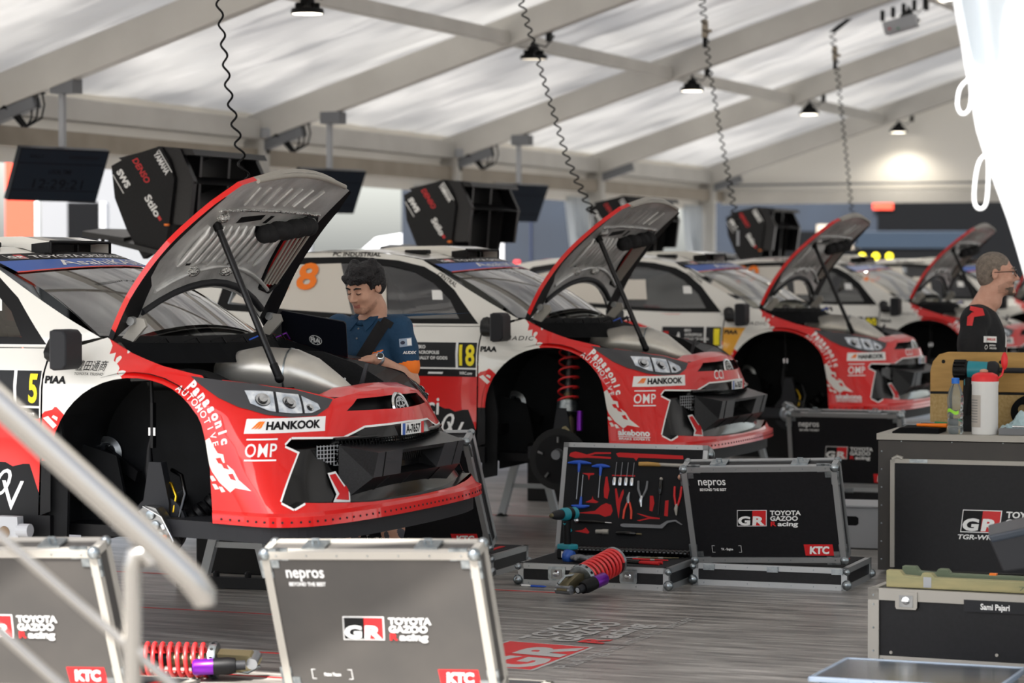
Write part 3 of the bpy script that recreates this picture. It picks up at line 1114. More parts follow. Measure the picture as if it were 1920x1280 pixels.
# mirrored past the nose so that the front is one surface
FULL = [(s, ys, xs or (s,) * 7) for s, ys, xs in ST]
FULL += [(3.6 - s, tuple(-y for y in ys), xs) for s, ys, xs in FULL[::-1][1:8]]
SS = [a[0] for a in FULL]
def slopes(x, y):
    n = len(x)
    h = [x[i + 1] - x[i] for i in range(n - 1)]
    d = [(y[i + 1] - y[i]) / h[i] for i in range(n - 1)]
    m = [d[0]] + [0.0] * (n - 2) + [d[-1]]
    for i in range(1, n - 1):
        m[i] = (d[i - 1] * h[i] + d[i] * h[i - 1]) / (h[i - 1] + h[i])
    return m
COLS = []
for l in range(7):
    for c in (2, 1):
        yv = [a[c][l] for a in FULL]
        COLS.append((yv, slopes(SS, yv)))
def herm(x0, x1, y0, y1, m0, m1, x):
    h = x1 - x0
    t = (x - x0) / h
    t2, t3 = t * t, t * t * t
    return (2 * t3 - 3 * t2 + 1) * y0 + (t3 - 2 * t2 + t) * h * m0 + (3 * t2 - 2 * t3) * y1 + (t3 - t2) * h * m1
import bisect
def SB(s, z):
    i = min(max(bisect.bisect_right(SS, s) - 1, 0), len(SS) - 2)
    xs, ys = [], []
    for l in range(7):
        a, ma = COLS[2 * l]
        b, mb_ = COLS[2 * l + 1]
        xs.append(herm(SS[i], SS[i + 1], a[i], a[i + 1], ma[i], ma[i + 1], s))
        ys.append(herm(SS[i], SS[i + 1], b[i], b[i + 1], mb_[i], mb_[i + 1], s))
    j = min(max(bisect.bisect_right(ZL, z) - 1, 0), 5)
    mx, my = slopes(ZL, xs), slopes(ZL, ys)
    return (herm(ZL[j], ZL[j + 1], xs[j], xs[j + 1], mx[j], mx[j + 1], z),
            herm(ZL[j], ZL[j + 1], ys[j], ys[j + 1], my[j], my[j + 1], z), z)
def shoulder(s):
    return float(np.interp(s, [-3.42, -.40, -.24, -.08, .10, .25, .55, .85, 1.12, 1.35, 1.8, 2.25, 2.48, 2.75, 3.05, 3.35],
                           [1.34, 1.335, 1.385, 1.32, 1.265, 1.235, 1.19, 1.165, 1.118, 1.14, 1.15, 1.14, 1.118, 1.165, 1.19, 1.235]))
def SG(x, z):
    """side of the cabin"""
    y0 = float(np.interp(x, [-3.0, -1.0, -.6, -.42, -.28], [-.80, -.825, -.81, -.79, -.765]))
    t = (z - 1.34) / .44
    return (x, y0 + (-.615 - y0) * (t ** 1.25 if t > 0 else t), z)
def SW(u, v):
    """windscreen: u across, v up the slope (metres)"""
    t = v / .80
    hw = .755 + (.61 - .755) * t
    k = (u / hw) ** 2
    xe, ze = -.29 - .70 * t, 1.385 + .37 * t
    xc, zc = -.03 - .77 * t, 1.375 + .395 * t
    bow = .035 * math.sin(PI * min(max(t, 0), 1))
    return (xc + (xe - xc) * k + bow * .5, u, zc + (ze - zc) * k + bow)
def SR(x, y):
    """roof"""
    ze = float(np.interp(x, [-2.9, -2.6, -2.2, -1.8, -1.45, -1.2, -.99, -.78], [1.60, 1.69, 1.765, 1.80, 1.805, 1.79, 1.755, 1.70]))
    return (x, y, ze + .024 * (1 - (y / .62) ** 2) + (.012 if x > -1.1 else 0) * (1 - (y / .62) ** 2))
ARCH = [(-.02 + .415 * math.cos(a), .83 + .385 * math.sin(a)) for a in [R(x) for x in range(-10, 191, 8)]]
ARCH_L = [(-.435, .76), (-.43, .63), (-.425, .40)]
def red_edge(seed):
    return jag((-.235, 1.385), (-.10, 1.255), .022, 7, seed) + jag((-.10, 1.255), (-.02, 1.16), .02, 6, seed + 1)

def side_panels(root, cfg, mirror=False):
    """front wing and door of one side"""
    yaw = cfg.get('yellow')
    # front wing
    P = Panel(SB, (0, -1, 0))
    top = [(s, shoulder(s)) for s in (-.485, -.40, -.24, -.16, -.08, .02, .10, .25, .30)]
    front = [(.36, 1.12), (.365, 1.03)]
    arch = [p for p in ARCH if p[0] < .35 or p[1] > 1.0]
    arch = [p for p in arch if p[1] > .72]
    out = top + [(.43, 1.15), (.33, 1.03)]
    a2 = [p for p in ARCH if not (p[0] > .30 and p[1] < 1.04) and p[1] > .76]
    out = top + [(.40, 1.14), (.315, 1.06)] + a2 + [(-.432, .80), (-.43, .62), (-.485, .60)]
    white = [(-.6, 1.5)] + red_edge(3) + [(-.02, 1.1), (-.6, 1.10)]
    low = jag((-.50, 1.045), (-.38, 1.09), .012, 7, 9) + [(-.30, 1.0), (-.40, .80), (-.50, .80)]
    regs = [(white, 'white_paint'), ([(-.6, 1.15), (-.1, 1.15), (-.3, .95), (-.6, .95)], 'white_paint'), (low, 'red_paint'), ([(-.5, .84), (-.42, .84), (-.42, .58), (-.5, .58)], 'black')]
    for (cx, cz, a, b) in ((-.13, 1.29, .012, .018), (-.08, 1.235, .018, .012), (-.045, 1.20, .022, .010), (-.10, 1.33, .010, .012)):
        regs.append(([(cx + a * math.cos(t) * (1 + .3 * math.sin(3 * t)), cz + b * math.sin(t)) for t in np.linspace(0, 2 * PI, 11)[:-1]], 'white_paint'))
    for q in (((-.48, 1.03), (-.42, .985), (-.40, 1.0), (-.45, 1.04)), ((-.43, 1.035), (-.40, 1.02), (-.395, 1.035), (-.42, 1.045))):
        regs.append((list(q), 'white_paint'))
    if yaw:
        regs.append(([(-.487, 1.235), (-.30, 1.235), (-.37, 1.10), (-.44, .96), (-.487, .98)], 'amber'))
    P.patch(out, 'red_paint', regs, step=.045)
    if not mirror:
        if cfg['n'] == '5':
            P.decal(text_w('豊田通商', .155, .034), -.325, 1.245, 'black')
            P.decal(text_w('TOYOTA TSUSHO', .155, .0115), -.325, 1.222, 'black')
        else:
            P.decal(text_w('TAMADIC', .27, .026, space=1.2), -.40, 1.255, 'black')
        P.decal(text_w('PIAA', .115, .03, bold=.05), -.475, 1.185, 'black')
        path = [(.10, 1.205), (.18, 1.18), (.26, 1.125)]
        for k, ch in enumerate('Panasonic'):
            pass
    P.build('front_wing', root, mirror)
    # door
    P = Panel(SB, (0, -1, 0))
    out = [(-1.70, 1.36), (-1.3, 1.35), (-.95, 1.335), (-.495, 1.335), (-.495, .60), (-1.62, .60), (-1.72, .9)]
    band = jag((-1.75, .95), (-.49, .81), .02, 26, 5)
    regs = [([(-1.9, 1.03), (-.4, 1.03), (-.4, .5), (-1.9, .5)], 'red_paint'), (band + [(-.4, .5), (-1.9, .5)], 'black')]
    c = cfg['panel']
    regs.append(([(c, 1.24), (-.502, 1.24), (-.502, 1.035), (c, 1.035)], 'white'))
    regs.append(([(c, 1.238), (-.648, 1.238), (-.648, 1.082), (c, 1.082)], 'dark_grey'))
    regs.append(([(-.632, 1.238), (-.503, 1.238), (-.503, 1.082), (-.632, 1.082)], 'dark_grey'))
    regs.append(([(c, 1.072), (-.503, 1.072), (-.503, 1.026), (c, 1.026)], 'black'))
    if yaw:
        regs.append(([(-1.6, 1.30), (-1.25, 1.28), (-1.02, 1.20), (-1.02, 1.03), (-1.6, 1.03)], 'red_paint'))
    P.patch(out, 'white_paint', regs, step=.055)
    if not mirror:
        P.decal(text_w(cfg['n'], .05 if len(cfg['n']) == 1 else .108, .122, bold=.03), (-.565 if len(cfg['n']) == 1 else -.622), 1.10, 'yellow')
        if yaw:
            P.decal(rect_g(-.99, 1.12, -.945, 1.20), 0, 0, 'decal_red')
            P.decal(text_w('A', .06, .09, bold=.04, shear=.2), -.90, 1.10, 'white')
        for k, tt in enumerate(('EKO', 'ACROPOLIS', 'RALLY OF GODS')):
            P.decal(text(tt, .019, bold=.035), -.905 if not yaw else -.81, 1.20 - .034 * k, 'white')
        P.decal(text_w('WRC.com', .09, .018, bold=.02, shear=.2), -.62, 1.04, 'white')
        P.decal(rect_g(0, 0, .1, .012, .5), -.84, 1.042, 'white')
        P.decal(text_w('Cci', .19, .11, bold=.01), -.95, .79, 'white')
        P.decal(text_w('0', .09, .12, shear=.3), -.74, .68, 'white')
        P.decal(text_w('V', .12, .13), -.70, .62, 'white')
    P.build('door', root, mirror)
    # rear side
    P = Panel(SB, (0, -1, 0))
    out = [(-3.415, 1.34), (-2.4, 1.345), (-1.71, 1.36), (-1.73, .9), (-1.63, .60), (-2.2, .60), (-2.25, .9), (-2.4, 1.12), (-2.63, 1.2), (-2.86, 1.12), (-3.0, .9), (-3.02, .60), (-3.415, .60)]
    redw = jag((-3.0, 1.36), (-1.9, 1.15), .03, 14, 21) + jag((-1.9, 1.15), (-1.6, 1.02), .02, 5, 22)
    P.patch(out, 'white_paint', [(redw + [(-1.6, .95), (-3.5, .95), (-3.5, 1.4)], 'red_paint'), ([(-3.5, .85), (-1.5, .95), (-1.5, .5), (-3.5, .5)], 'black')], step=.08)
    P.build('rear_wing_panel', root, mirror)
    # sill
    mb = MB()
    k = 1 if mirror else -1
    mb.prism([(-2.2, .60), (-.435, .60), (-.435, .50), (-2.2, .50)], (1, 0, 0), (0, 0, 1), (0, -.93, 0), .10, 'black')
    if mirror:
        mb.v = [(a, -b, c) for a, b, c in mb.v]
        mb.f = [f[::-1] for f in mb.f]
    mb.build('sill', root)
    # cabin side with window
    P = Panel(SG, (0, -1, 0))
    win = [(-.53, 1.352), (-.60, 1.43), (-.72, 1.56), (-.85, 1.655), (-.96, 1.708), (-1.15, 1.748), (-1.45, 1.772), (-1.85, 1.766), (-2.2, 1.715), (-2.36, 1.60), (-2.38, 1.46), (-2.30, 1.425), (-1.84, 1.398), (-1.3, 1.365), (-.95, 1.352)]
    glass = [(-.66, 1.385), (-.74, 1.50), (-.88, 1.61), (-1.02, 1.675), (-1.2, 1.712), (-1.45, 1.735), (-1.85, 1.728), (-2.15, 1.68), (-2.28, 1.58), (-2.30, 1.47), (-1.84, 1.43), (-1.3, 1.398), (-.95, 1.382)]
    out = [(-2.9, 1.34), (-.47, 1.338), (-.40, 1.36), (-.28, 1.385), (-.46, 1.476), (-.65, 1.576), (-.82, 1.666), (-.985, 1.752), (-1.2, 1.787), (-1.45, 1.803), (-1.8, 1.798), (-2.2, 1.763), (-2.6, 1.688), (-2.9, 1.6)]
    P.patch(out, 'white_paint', [(win, 'black')], [glass], step=.05)
    if not mirror:
        ang = math.atan2(-.37, .70)
        if cfg['n'] != '5':
          P.decal(text_w('CENTRAL', .16, .026, bold=.01), -.86, 1.652, 'black', ang)
          P.decal(rect_g(0, 0, .17, .008), -.85, 1.695, 'black', ang)
          P.decal(rect_g(0, 0, .17, .008), -.89, 1.640, 'black', ang)
        P.decal(text_w('PC INDUSTRIAL', .34, .024, bold=.03), -1.62, 1.776, 'black', -.01)
    P.build('cabin_side', root, mirror)
    P = Panel(lambda x, z: (SG(x, z)[0], SG(x, z)[1] + .006, z), (0, -1, 0))
    P.patch(glass, 'side_glass', [], step=.12)
    if not mirror:
        P.decal(rect_g(0, 0, .07, .06, -.3), -.86, 1.50, 'white')
    P.build('side_window', root, mirror)
    if not mirror:
        P = Panel(lambda x, z: (SG(x, z)[0], SG(x, z)[1] + .002, z), (0, -1, 0))
        P.patch([(-2.28, 1.48), (-2.2, 1.64), (-1.85, 1.722), (-1.55, 1.73), (-1.40, 1.41), (-1.84, 1.432)], 'film', [], step=.12)
        if cfg['rear']:
            P.decal(text_w(cfg['rear'], .24, .16, bold=.03), cfg['rx'], 1.565, 'orange', 0, .008)
        P.decal(rect_g(0, 0, .2, .16, -.25), -1.36, 1.45, 'film', 0, .004)
        P.build('window_film', root, mirror)

def front_end(root, cfg):
    S = SB
    P = Panel(S, (1, 0, 0))
    HL = [(.24, 1.226), (.40, 1.208), (.62, 1.182), (.85, 1.162), (1.10, 1.115), (1.06, 1.082), (.98, 1.05), (.82, 1.048), (.66, 1.062), (.50, 1.095), (.40, 1.135), (.30, 1.19)]
    VENT = [(.83, .955), (1.18, .945), (1.27, .965), (1.35, .985), (1.8, .992), (2.25, .985), (2.33, .965), (2.42, .945), (2.77, .955), (2.80, .93), (2.72, .90), (2.74, .86), (2.82, .70), (2.76, .672), (2.70, .695), (2.25, .668), (1.8, .662), (1.35, .668), (.90, .695), (.84, .672), (.78, .70), (.86, .86), (.88, .90), (.80, .93)]
    SLOT = [(1.20, 1.062), (1.30, 1.112), (1.72, 1.118), (1.8, 1.118), (1.88, 1.118), (2.30, 1.112), (2.40, 1.062), (1.8, 1.058)]
    top = [(s, shoulder(s)) for s in (.30, .55, .85, 1.12, 1.22, 1.35, 1.6, 1.8, 2.0, 2.25, 2.38, 2.48, 2.75, 3.05, 3.30)]
    out = [(.315, 1.06), (.40, 1.14)] + [(.40, 1.21), (.55, 1.19), (.85, 1.165)] + top[3:12] + [(2.75, 1.165), (3.05, 1.19), (3.20, 1.21), (3.20, 1.14), (3.285, 1.06)]
    arch_r = [(3.26, 1.02), (3.235, .95), (3.21, .83), (3.205, .63), (.395, .63), (.39, .83), (.365, .95), (.34, 1.02)]
    HLm = [(3.6 - a, b) for a, b in HL[::-1]]
    HLc = [p for p in HL if p[0] > .38]
    splash = [(.36, .95), (.385, .965), (.40, .94), (.43, .90), (.46, .895), (.47, .86), (.52, .83), (.55, .79), (.62, .745), (.53, .755), (.50, .735), (.44, .775), (.40, .82), (.37, .88)]
    regs = [(splash, 'white_paint')]
    for cx, cz in ((.42, .755), (.455, .745), (.405, .79)):
        regs.append(([(cx - .02, cz + .012), (cx, cz + .012), (cx + .018, cz - .008), (cx - .005, cz - .012)], 'white_paint'))
    for cx, cz in ((.47, .845), (.51, .80), (.44, .865)):
        regs.append(([(cx - .02, cz + .012), (cx + .006, cz + .016), (cx + .026, cz - .014), (cx - .005, cz - .008)], 'red_paint'))
    P.patch(out + arch_r, 'red_paint', regs, [VENT, SLOT, [p for p in HL if p[0] >= .40] + [(.42, 1.15)], [(3.6 - a, b) for a, b in ([p for p in HL if p[0] >= .40] + [(.42, 1.15)])[::-1]]], step=.045)
    # thin white outline round the opening
    for k in range(len(VENT)):
        a, b = Vector(VENT[k]), Vector(VENT[(k + 1) % len(VENT)])
        d = (b - a)
        nn = Vector((d.y, -d.x)).normalized() * .009
        if a.x > 1.2 and b.x > 1.2 and a.y < .7 or a.x < 2.4 and a.y < .7 and a.x > 1.2:
            continue
        mcount = max(1, int(d.length / .04))
        for j in range(mcount):
            p, q = a + d * (j / mcount), a + d * ((j + 1) / mcount)
            P.decal(poly_g([tuple(p), tuple(q), tuple(q - nn), tuple(p - nn)]), 0, 0, 'white')
    P.decal(rect_g(.555, .983, 1.045, 1.045), 0, 0, 'white')
    P.decal(text_w('HANKOOK', .33, .032, bold=.045), .68, .998, 'black', 0, .003)
    for k in range(3):
        P.decal(poly_g([(.59 + k * .02, 1.0), (.61 + k * .02, 1.005), (.645 + k * .012, 1.035), (.625 + k * .014, 1.03)]), 0, 0, 'orange', 0, .003)
    P.decal(rect_g(.575, .955, .755, .962), 0, 0, 'white')
    P.decal(text_w('OMP', .18, .055, bold=.012, space=1.1), .575, .886, 'white')
    P.decal(rect_g(.575, .868, .755, .875), 0, 0, 'white')
    for word, r0, r1, a0, a1, h_, bd in (('Panasonic', .455, .502, 51, 14, .040, .05), ('AUTOMOTIVE', .412, .452, 56, 14, .029, .014)):
        for k, ch in enumerate(word):
            t = k / (len(word) - 1)
            a, r_ = R(a0 + (a1 - a0) * t), r0 + (r1 - r0) * t - h_ / 2
            P.decal(text(ch, h_, bold=bd, align='CENTER'), -.02 + r_ * math.cos(a), .83 + r_ * math.sin(a), 'white', a - PI / 2)
    if cfg['n'] != '5':
        P.decal(text_w('akebono', .23, .034, bold=.04), .46, .695, 'white')
        P.decal(rect_g(.46, .684, .69, .689), 0, 0, 'white')
        P.decal(text_w('BRAKE EXPERTS', .22, .012, bold=.03), .465, .668, 'white')
        P.decal(text_w('CCI', .15, .055, bold=.01), 1.42, 1.01, 'white')
    P.build('front_bumper', root)
    # black recess behind the openings
    P = Panel(lambda s, z: (S(s, z)[0] - .055, S(s, z)[1] * .97, z), (1, 0, 0))
    P.patch([(.76, .975), (1.2, .965), (1.8, 1.01), (2.4, .965), (2.84, .975), (2.86, .66), (.74, .66)], 'black_gloss', [], step=.08)
    P.build('vent_panel', root)
    mb = MB()
    for k in range(len(VENT)):      # returns of the opening
        a, b = VENT[k], VENT[(k + 1) % len(VENT)]
        p, q = S(*a), S(*b)
        mb.add([p, q, (q[0] - .055, q[1] * .97, q[2]), (p[0] - .055, p[1] * .97, p[2])], [(0, 3, 2, 1)], 'black_gloss')
    mb.build('vent_rim', root)
    P = Panel(lambda s, z: (S(s, z)[0] - .06, S(s, z)[1], z), (1, 0, 0))
    P.patch([(1.14, 1.05), (2.46, 1.05), (2.36, 1.128), (1.24, 1.128)], 'black', [], step=.1)
    P.build('upper_intake', root)
    # gloss black number plate panel above the grille
    P = Panel(lambda s, z: (S(s, z)[0] + .004, S(s, z)[1], z), (1, 0, 0))
    P.patch([(1.27, .962), (1.34, .984), (1.8, .991), (2.26, .984), (2.33, .962), (2.26, .938), (1.8, .942), (1.34, .938)], 'black_gloss', [], step=.05)
    P.build('plate_panel', root)
    mb = MB()
    x0 = .905
    mb.box((x0 - .002, -.0, .967), (.006, .235, .052), 'white')
    o, ex, ey = (x0 + .0022, -.1175, .941), (0, 1, 0), (0, 0, 1)
    mb.geo(rect_g(0, 0, .03, .052), o, ex, ey, 'blue')
    mb.geo(rect_g(.205, 0, .235, .052), o, ex, ey, 'decal_red')
    mb.geo(gshift(text_w('A-7657', .155, .036, bold=.03), .04, .008), o, ex, ey, 'black')
    mb.build('number_plate', root)
    # honeycomb grille strip
    mb = MB()
    def gp(y, z):
        return (.865 - .10 * (y / .62) ** 2, y, z)
    ny = 46
    for i in range(ny):
        y = -.55 + 1.1 * i / (ny - 1)
        mb.tube([gp(y, .95), gp(y + .02, .90), gp(y, .86), gp(y + .02, .82)], .0028, 'black_gloss', 4, False)
    for z in (.945, .925, .905, .885, .865, .845):
        mb.tube([gp(-.56 + 1.12 * i / 12, z) for i in range(13)], .0028, 'black_gloss', 4, False)
    mb.tube([(gp(-.58 + 1.16 * i / 14, .945)[0] + .01,) + gp(-.58 + 1.16 * i / 14, .945)[1:] for i in range(15)], .009, 'black_gloss', 8)
    mb.build('grille', root)
    # radiator duct box
    mb = MB()
    b0 = [(.80, -.56, .66), (.80, .56, .66), (.80, .56, .92), (.80, -.56, .92)]
    f0 = [(.93, -.48, .775), (.93, .48, .775), (.955, .48, .885), (.955, -.48, .885)]
    mb.add(b0 + f0, [(0, 1, 5, 4), (1, 2, 6, 5), (2, 3, 7, 6), (3, 0, 4, 7)], 'carbon')
    def fr(a, b):     # point on the sloping front face
        return (.93 + .025 * b, -.48 + .96 * a, .775 + .11 * b)
    mb.add([fr(0, 0), fr(.30, 0), fr(.27, 1), fr(0, 1)], [(0, 1, 2, 3)], 'graphite')
    mb.add([fr(.72, 0), fr(1, 0), fr(1, 1), fr(.76, 1)], [(0, 1, 2, 3)], 'graphite')
    mb.add([fr(.27, .86), fr(.76, .86), fr(.76, 1), fr(.27, 1)], [(0, 1, 2, 3)], 'carbon')
    mb.add([fr(.30, 0), fr(.72, 0), (.82, .2, .80), (.82, -.2, .80), (.82, -.2, .88), (.82, .2, .88), fr(.76, .86), fr(.27, .86)],
           [(0, 1, 2, 3), (3, 2, 5, 4), (4, 5, 6, 7), (0, 3, 4, 7), (1, 6, 5, 2)], 'black')
    for a in (.10, .9):
        mb.tube([fr(a, 0), fr(a - .02 * (1 if a < .5 else -1), 1.0)], .004, 'black', 5)
    for y in (-.3, -.05, .25):
        mb.tube([(.926, y, .772), (.803, y * 1.15, .662)], .004, 'black', 5)
    mb.build('radiator_duct', root, label='black carbon radiator duct box')
    # mesh window and red arrow in the vent
    mb = MB()
    for i in range(8):
        mb.tube([(.735 + .008 * i, -.64 + .017 * i, .92), (.735 + .008 * i, -.64 + .017 * i, .83 + .01 * (4 - i if i < 4 else 0))], .002, 'light_grey', 4, False)
    for k in range(6):
        mb.tube([(.735, -.64, .915 - .017 * k), (.79, -.52, .915 - .017 * k)], .002, 'light_grey', 4, False)
    mb.build('vent_mesh', root)
    Q = Panel(lambda s, z: (S(s, z)[0] - .05, S(s, z)[1] * .97, z), (1, 0, 0))
    Q.decal(poly_g([(1.13, .79), (1.17, .795), (1.22, .735), (1.25, .755), (1.24, .68), (1.15, .69), (1.18, .71)]), 0, 0, 'decal_red', 0, .004)
    Q.decal(poly_g([(1.12, .80), (1.175, .805), (1.22, .75), (1.265, .775), (1.25, .67), (1.13, .68), (1.16, .71)]), 0, 0, 'white', 0, .002)
    Q.build('tow_arrow', root, label='red tow hook arrow')
    # emblem
    mb = MB()
    M = Matrix.Translation((.842, 0, 1.055)) @ Euler((0, R(-18), 0)).to_matrix().to_4x4()
    mb.lathe([(.066, -.012, 'chrome'), (.078, 0, 'chrome'), (.074, .010, 'chrome'), (.066, .007, 'black'), (.001, .007, 'black')], 'chrome', 28, (0, 0, 0), (1, 0, 0), M, caps=False)
    for g in (ring_g(0, 0, .024, .052, .009), gshift(ring_g(0, 0, .05, .018, .008), 0, .022), ring_g(0, 0, .06, .056, .007)):
        mb.geo(g, (.0105, 0, 0), (0, 1, 0), (0, 0, 1), 'chrome', M)
    mb.build('emblem', root, smooth=40)
    # splitter
    mb = MB()
    sl_ = [.395 + (3.205 - .395) * i / 60 for i in range(61)]
    rim = [S(s, .655) for s in sl_]
    lip = [(S(s, .63)[0] + .012 * max(0, min(1, (S(s, .63)[0] - .3) / .3)), S(s, .63)[1] * 1.012, .64) for s in sl_]
    low = [(p[0] + .003, p[1], .598) for p in lip]
    n = len(sl_)
    vs = rim + lip + low + [(p[0] - .06, p[1] * .93, .598) for p in lip]
    fs = []
    for r_ in range(3):
        for i in range(n - 1):
            fs.append((r_ * n + i, (r_ + 1) * n + i, (r_ + 1) * n + i + 1, r_ * n + i + 1))
    mb.add(vs, fs, 'red_paint')
    for i in range(1, n - 1, 1):
        p, q = lip[i], low[i]
        c = Vector(p).lerp(Vector(q), .5)
        nn = Vector((lip[i + 1][1] - lip[i - 1][1], -(lip[i + 1][0] - lip[i - 1][0]), 0)).normalized()
        mb.lathe([(.005, -.001), (.005, .003)], 'dark_grey', 8, c, nn)
    sp = mb.build('splitter', root, smooth=35)
    # far corner tray of the splitter (top face)
    mb = MB()
    tr = [p for p in lip] + [(.60, .80, .64), (.70, 0, .64), (.60, -.80, .64)]
    mb.prism([(p[0], p[1]) for p in tr], (1, 0, 0), (0, 1, 0), (0, 0, .642), .004, 'red_matt')
    mb.build('splitter_tray', sp)
    mb = MB()
    pl_ = [(p[0] - .03, p[1] * .965) for p in lip]
    mb.prism(pl_ + [(-.2, .8), (-.2, -.8)], (1, 0, 0), (0, 1, 0), (0, 0, .60), .075, 'dark_grey')
    mb.build('skid_tray', sp, label='dark grey tray under the splitter')
    # headlights
    for sgn in (False, True):
        P = Panel(lambda s, z: (S(s, z)[0] + .003, S(s, z)[1] - .003, z), (1, 0, 0))
        P.patch(HL, 'graphite', [], step=.05)
        h = P.build('headlight', root, sgn)
        P = Panel(lambda s, z: (S(s, z)[0] + .006, S(s, z)[1] - .005, z), (1, 0, 0))
        P.patch([(.50, 1.165), (.66, 1.16), (.86, 1.142), (.985, 1.10), (1.0, 1.078), (.94, 1.062), (.82, 1.064), (.68, 1.078), (.55, 1.11)], 'headlamp', [([(.69, 1.165), (.71, 1.165), (.745, 1.06), (.725, 1.06)], 'dark_grey'), ([(.86, 1.15), (.875, 1.15), (.90, 1.05), (.885, 1.05)], 'dark_grey')], step=.02)
        P.build('lamp_unit', h, sgn)
        for (s_, z_, r_) in ((.62, 1.125, .036), (.80, 1.110, .034), (.93, 1.085, .018)):
            mb = MB()
            p = Vector(S(s_, z_)) + Vector((.006, -.005, 0))
            nn = P.normal(s_, z_)
            if sgn:
                p.y, nn.y = -p.y, -nn.y
            mb.lathe([(r_, -.004, 'dark_grey'), (r_ * .92, .004, 'chrome'), (r_ * .6, .002, 'black_gloss'), (r_ * .5, .010, 'chrome'), (.001, .014, 'chrome')], 'chrome', 18, p, nn)
            mb.build('projector', h, smooth=30)

def upper_body(root, cfg):
    P = Panel(SW, (1, 0, 1))
    hw = lambda v: .755 + (.61 - .755) * v / .80
    out = [(-hw(0), 0), (-.4, 0), (0, 0), (.4, 0), (hw(0), 0), (hw(.4), .4), (hw(.80), .80), (.3, .80), (0, .80), (-.3, .80), (-hw(.80), .80), (-hw(.4), .4)]
    lo = lambda u: .575 + .055 * (1 - (u / .65) ** 2)
    us = [-.66 + 1.32 * i / 12 for i in range(13)]
    inn = [(u, max(.012, 0)) for u in (-.74, -.4, 0, .4, .74)] + [(u, lo(u) - .012) for u in us[::-1]]
    regs = [([(u, lo(u) - .012) for u in us] + [(.8, .9), (-.8, .9)], 'coral'), ([(u, lo(u)) for u in us] + [(.8, .9), (-.8, .9)], 'blue'), ([(-.8, .70), (-.4, .715), (0, .72), (.4, .715), (.8, .70), (.8, .95), (-.8, .95)], 'black')]
    border = [(-hw(0) + .03, .03), (0, .03), (hw(0) - .03, .03), (hw(.575) - .02, .575), (-hw(.575) + .02, .575)]
    # opaque surround and sun strip
    P.patch(out, 'black', regs, [inn[:5] + inn[5:]], step=.06)
    P.logo(gr_logo(.052, words=False), -.55, .727)
    P.decal(text_w('TOYOTA GAZOO RACING', .86, .032, bold=.02), -.43, .735, 'white')
    P.decal(text_w('AsahiKASEI', .74, .062, bold=.005), -.37, lo(0) + .01, 'white')
    P.build('windscreen_band', root)
    P = Panel(lambda u, v: (SW(u, v)[0] - .004, SW(u, v)[1], SW(u, v)[2] - .004), (1, 0, 1))
    P.patch(inn, 'windscreen', [], step=.08)
    P.build('windscreen', root)
    # roof
    P = Panel(SR, (0, 0, 1))
    ed = lambda x: -float(np.interp(x, [-2.9, -2.0, -1.0], [.60, .615, .61]))
    xs = [-2.6, -2.2, -1.8, -1.4, -1.15, -.99]
    fr_ = [(-.985, -.61), (-.90, -.4), (-.82, -.2), (-.80, 0), (-.82, .2), (-.90, .4), (-.985, .61)]
    out = [(x, ed(x)) for x in xs[:-1]] + fr_ + [(x, -ed(x)) for x in xs[-2::-1]]
    regs = [([(-2.7, -.13), (-.9, -.13), (-.9, .13), (-2.7, .13)], 'mid_grey')] if cfg['n'] == '5' else []
    if cfg.get('yellow'):
        regs = [(jag((-2.7, .2), (-1.9, -.62), .03, 12, 4) + [(-2.7, -.7)], 'red_paint')]
    P.patch(out, 'white_paint', regs, step=.08)
    P.build('roof', root)
    # roof scoop
    mb = MB()
    hw_ = .27
    def sp(t, u, up):     # t back, u across
        x = -.84 - .62 * t
        return (x, u * hw_ * (1 - .12 * t), SR(min(x, -.80), 0)[2] + (.070 * (1 - t) ** .8 if up else 0) - .004)
    for t0, t1 in ((0, .25), (.25, .5), (.5, .75), (.75, 1)):
        for u0, u1, m_ in ((-1, -.4, 'white_paint'), (-.4, .4, 'mid_grey' if cfg['n'] == '5' else 'white_paint'), (.4, 1, 'white_paint')):
            mb.add([sp(t0, u0, 1), sp(t0, u1, 1), sp(t1, u1, 1), sp(t1, u0, 1)], [(0, 1, 2, 3)], m_)
        for u in (-1, 1):
            q = [sp(t0, u, 0), sp(t1, u, 0), sp(t1, u, 1), sp(t0, u, 1)]
            mb.add(q, [(3, 2, 1, 0)] if u < 0 else [(0, 1, 2, 3)], 'white_paint')
    a, b, c, d = sp(0, -1, 0), sp(0, 1, 0), sp(0, 1, 1), sp(0, -1, 1)
    mb.add([a, b, c, d, (a[0] - .1, a[1], a[2]), (b[0] - .1, b[1], b[2]), (c[0] - .1, c[1], c[2] - .01), (d[0] - .1, d[1], d[2] - .01)], [(4, 5, 6, 7), (3, 2, 6, 7), (0, 3, 7, 4), (1, 5, 6, 2)], 'black')
    mb.tube([(a[0] + .005, a[1], a[2]), (d[0] + .005, d[1], d[2]), (c[0] + .005, c[1], c[2]), (b[0] + .005, b[1], b[2])], .008, 'black', 6)
    mb.box((a[0] - .02, 0, a[2] + .03), (.02, .01, .06), 'black')
    mb.build('roof_scoop', root, smooth=40, label='white roof scoop with a black mouth')
    mb = MB()
    mb.box((-1.12, -.40, SR(-1.12, -.4)[2] + .012), (.16, .07, .028), 'black')
    mb.build('antenna', root, bevel=.008)
    # cowl under the windscreen
    mb = MB()
    cw = []
    for i in range(13):
        y = -.74 + 1.48 * i / 12
        p = SW(y, .01)
        cw.append((p, (p[0] + .10, y * .98, p[2] - .03), (p[0] + .17, y * .95, p[2] - .12)))
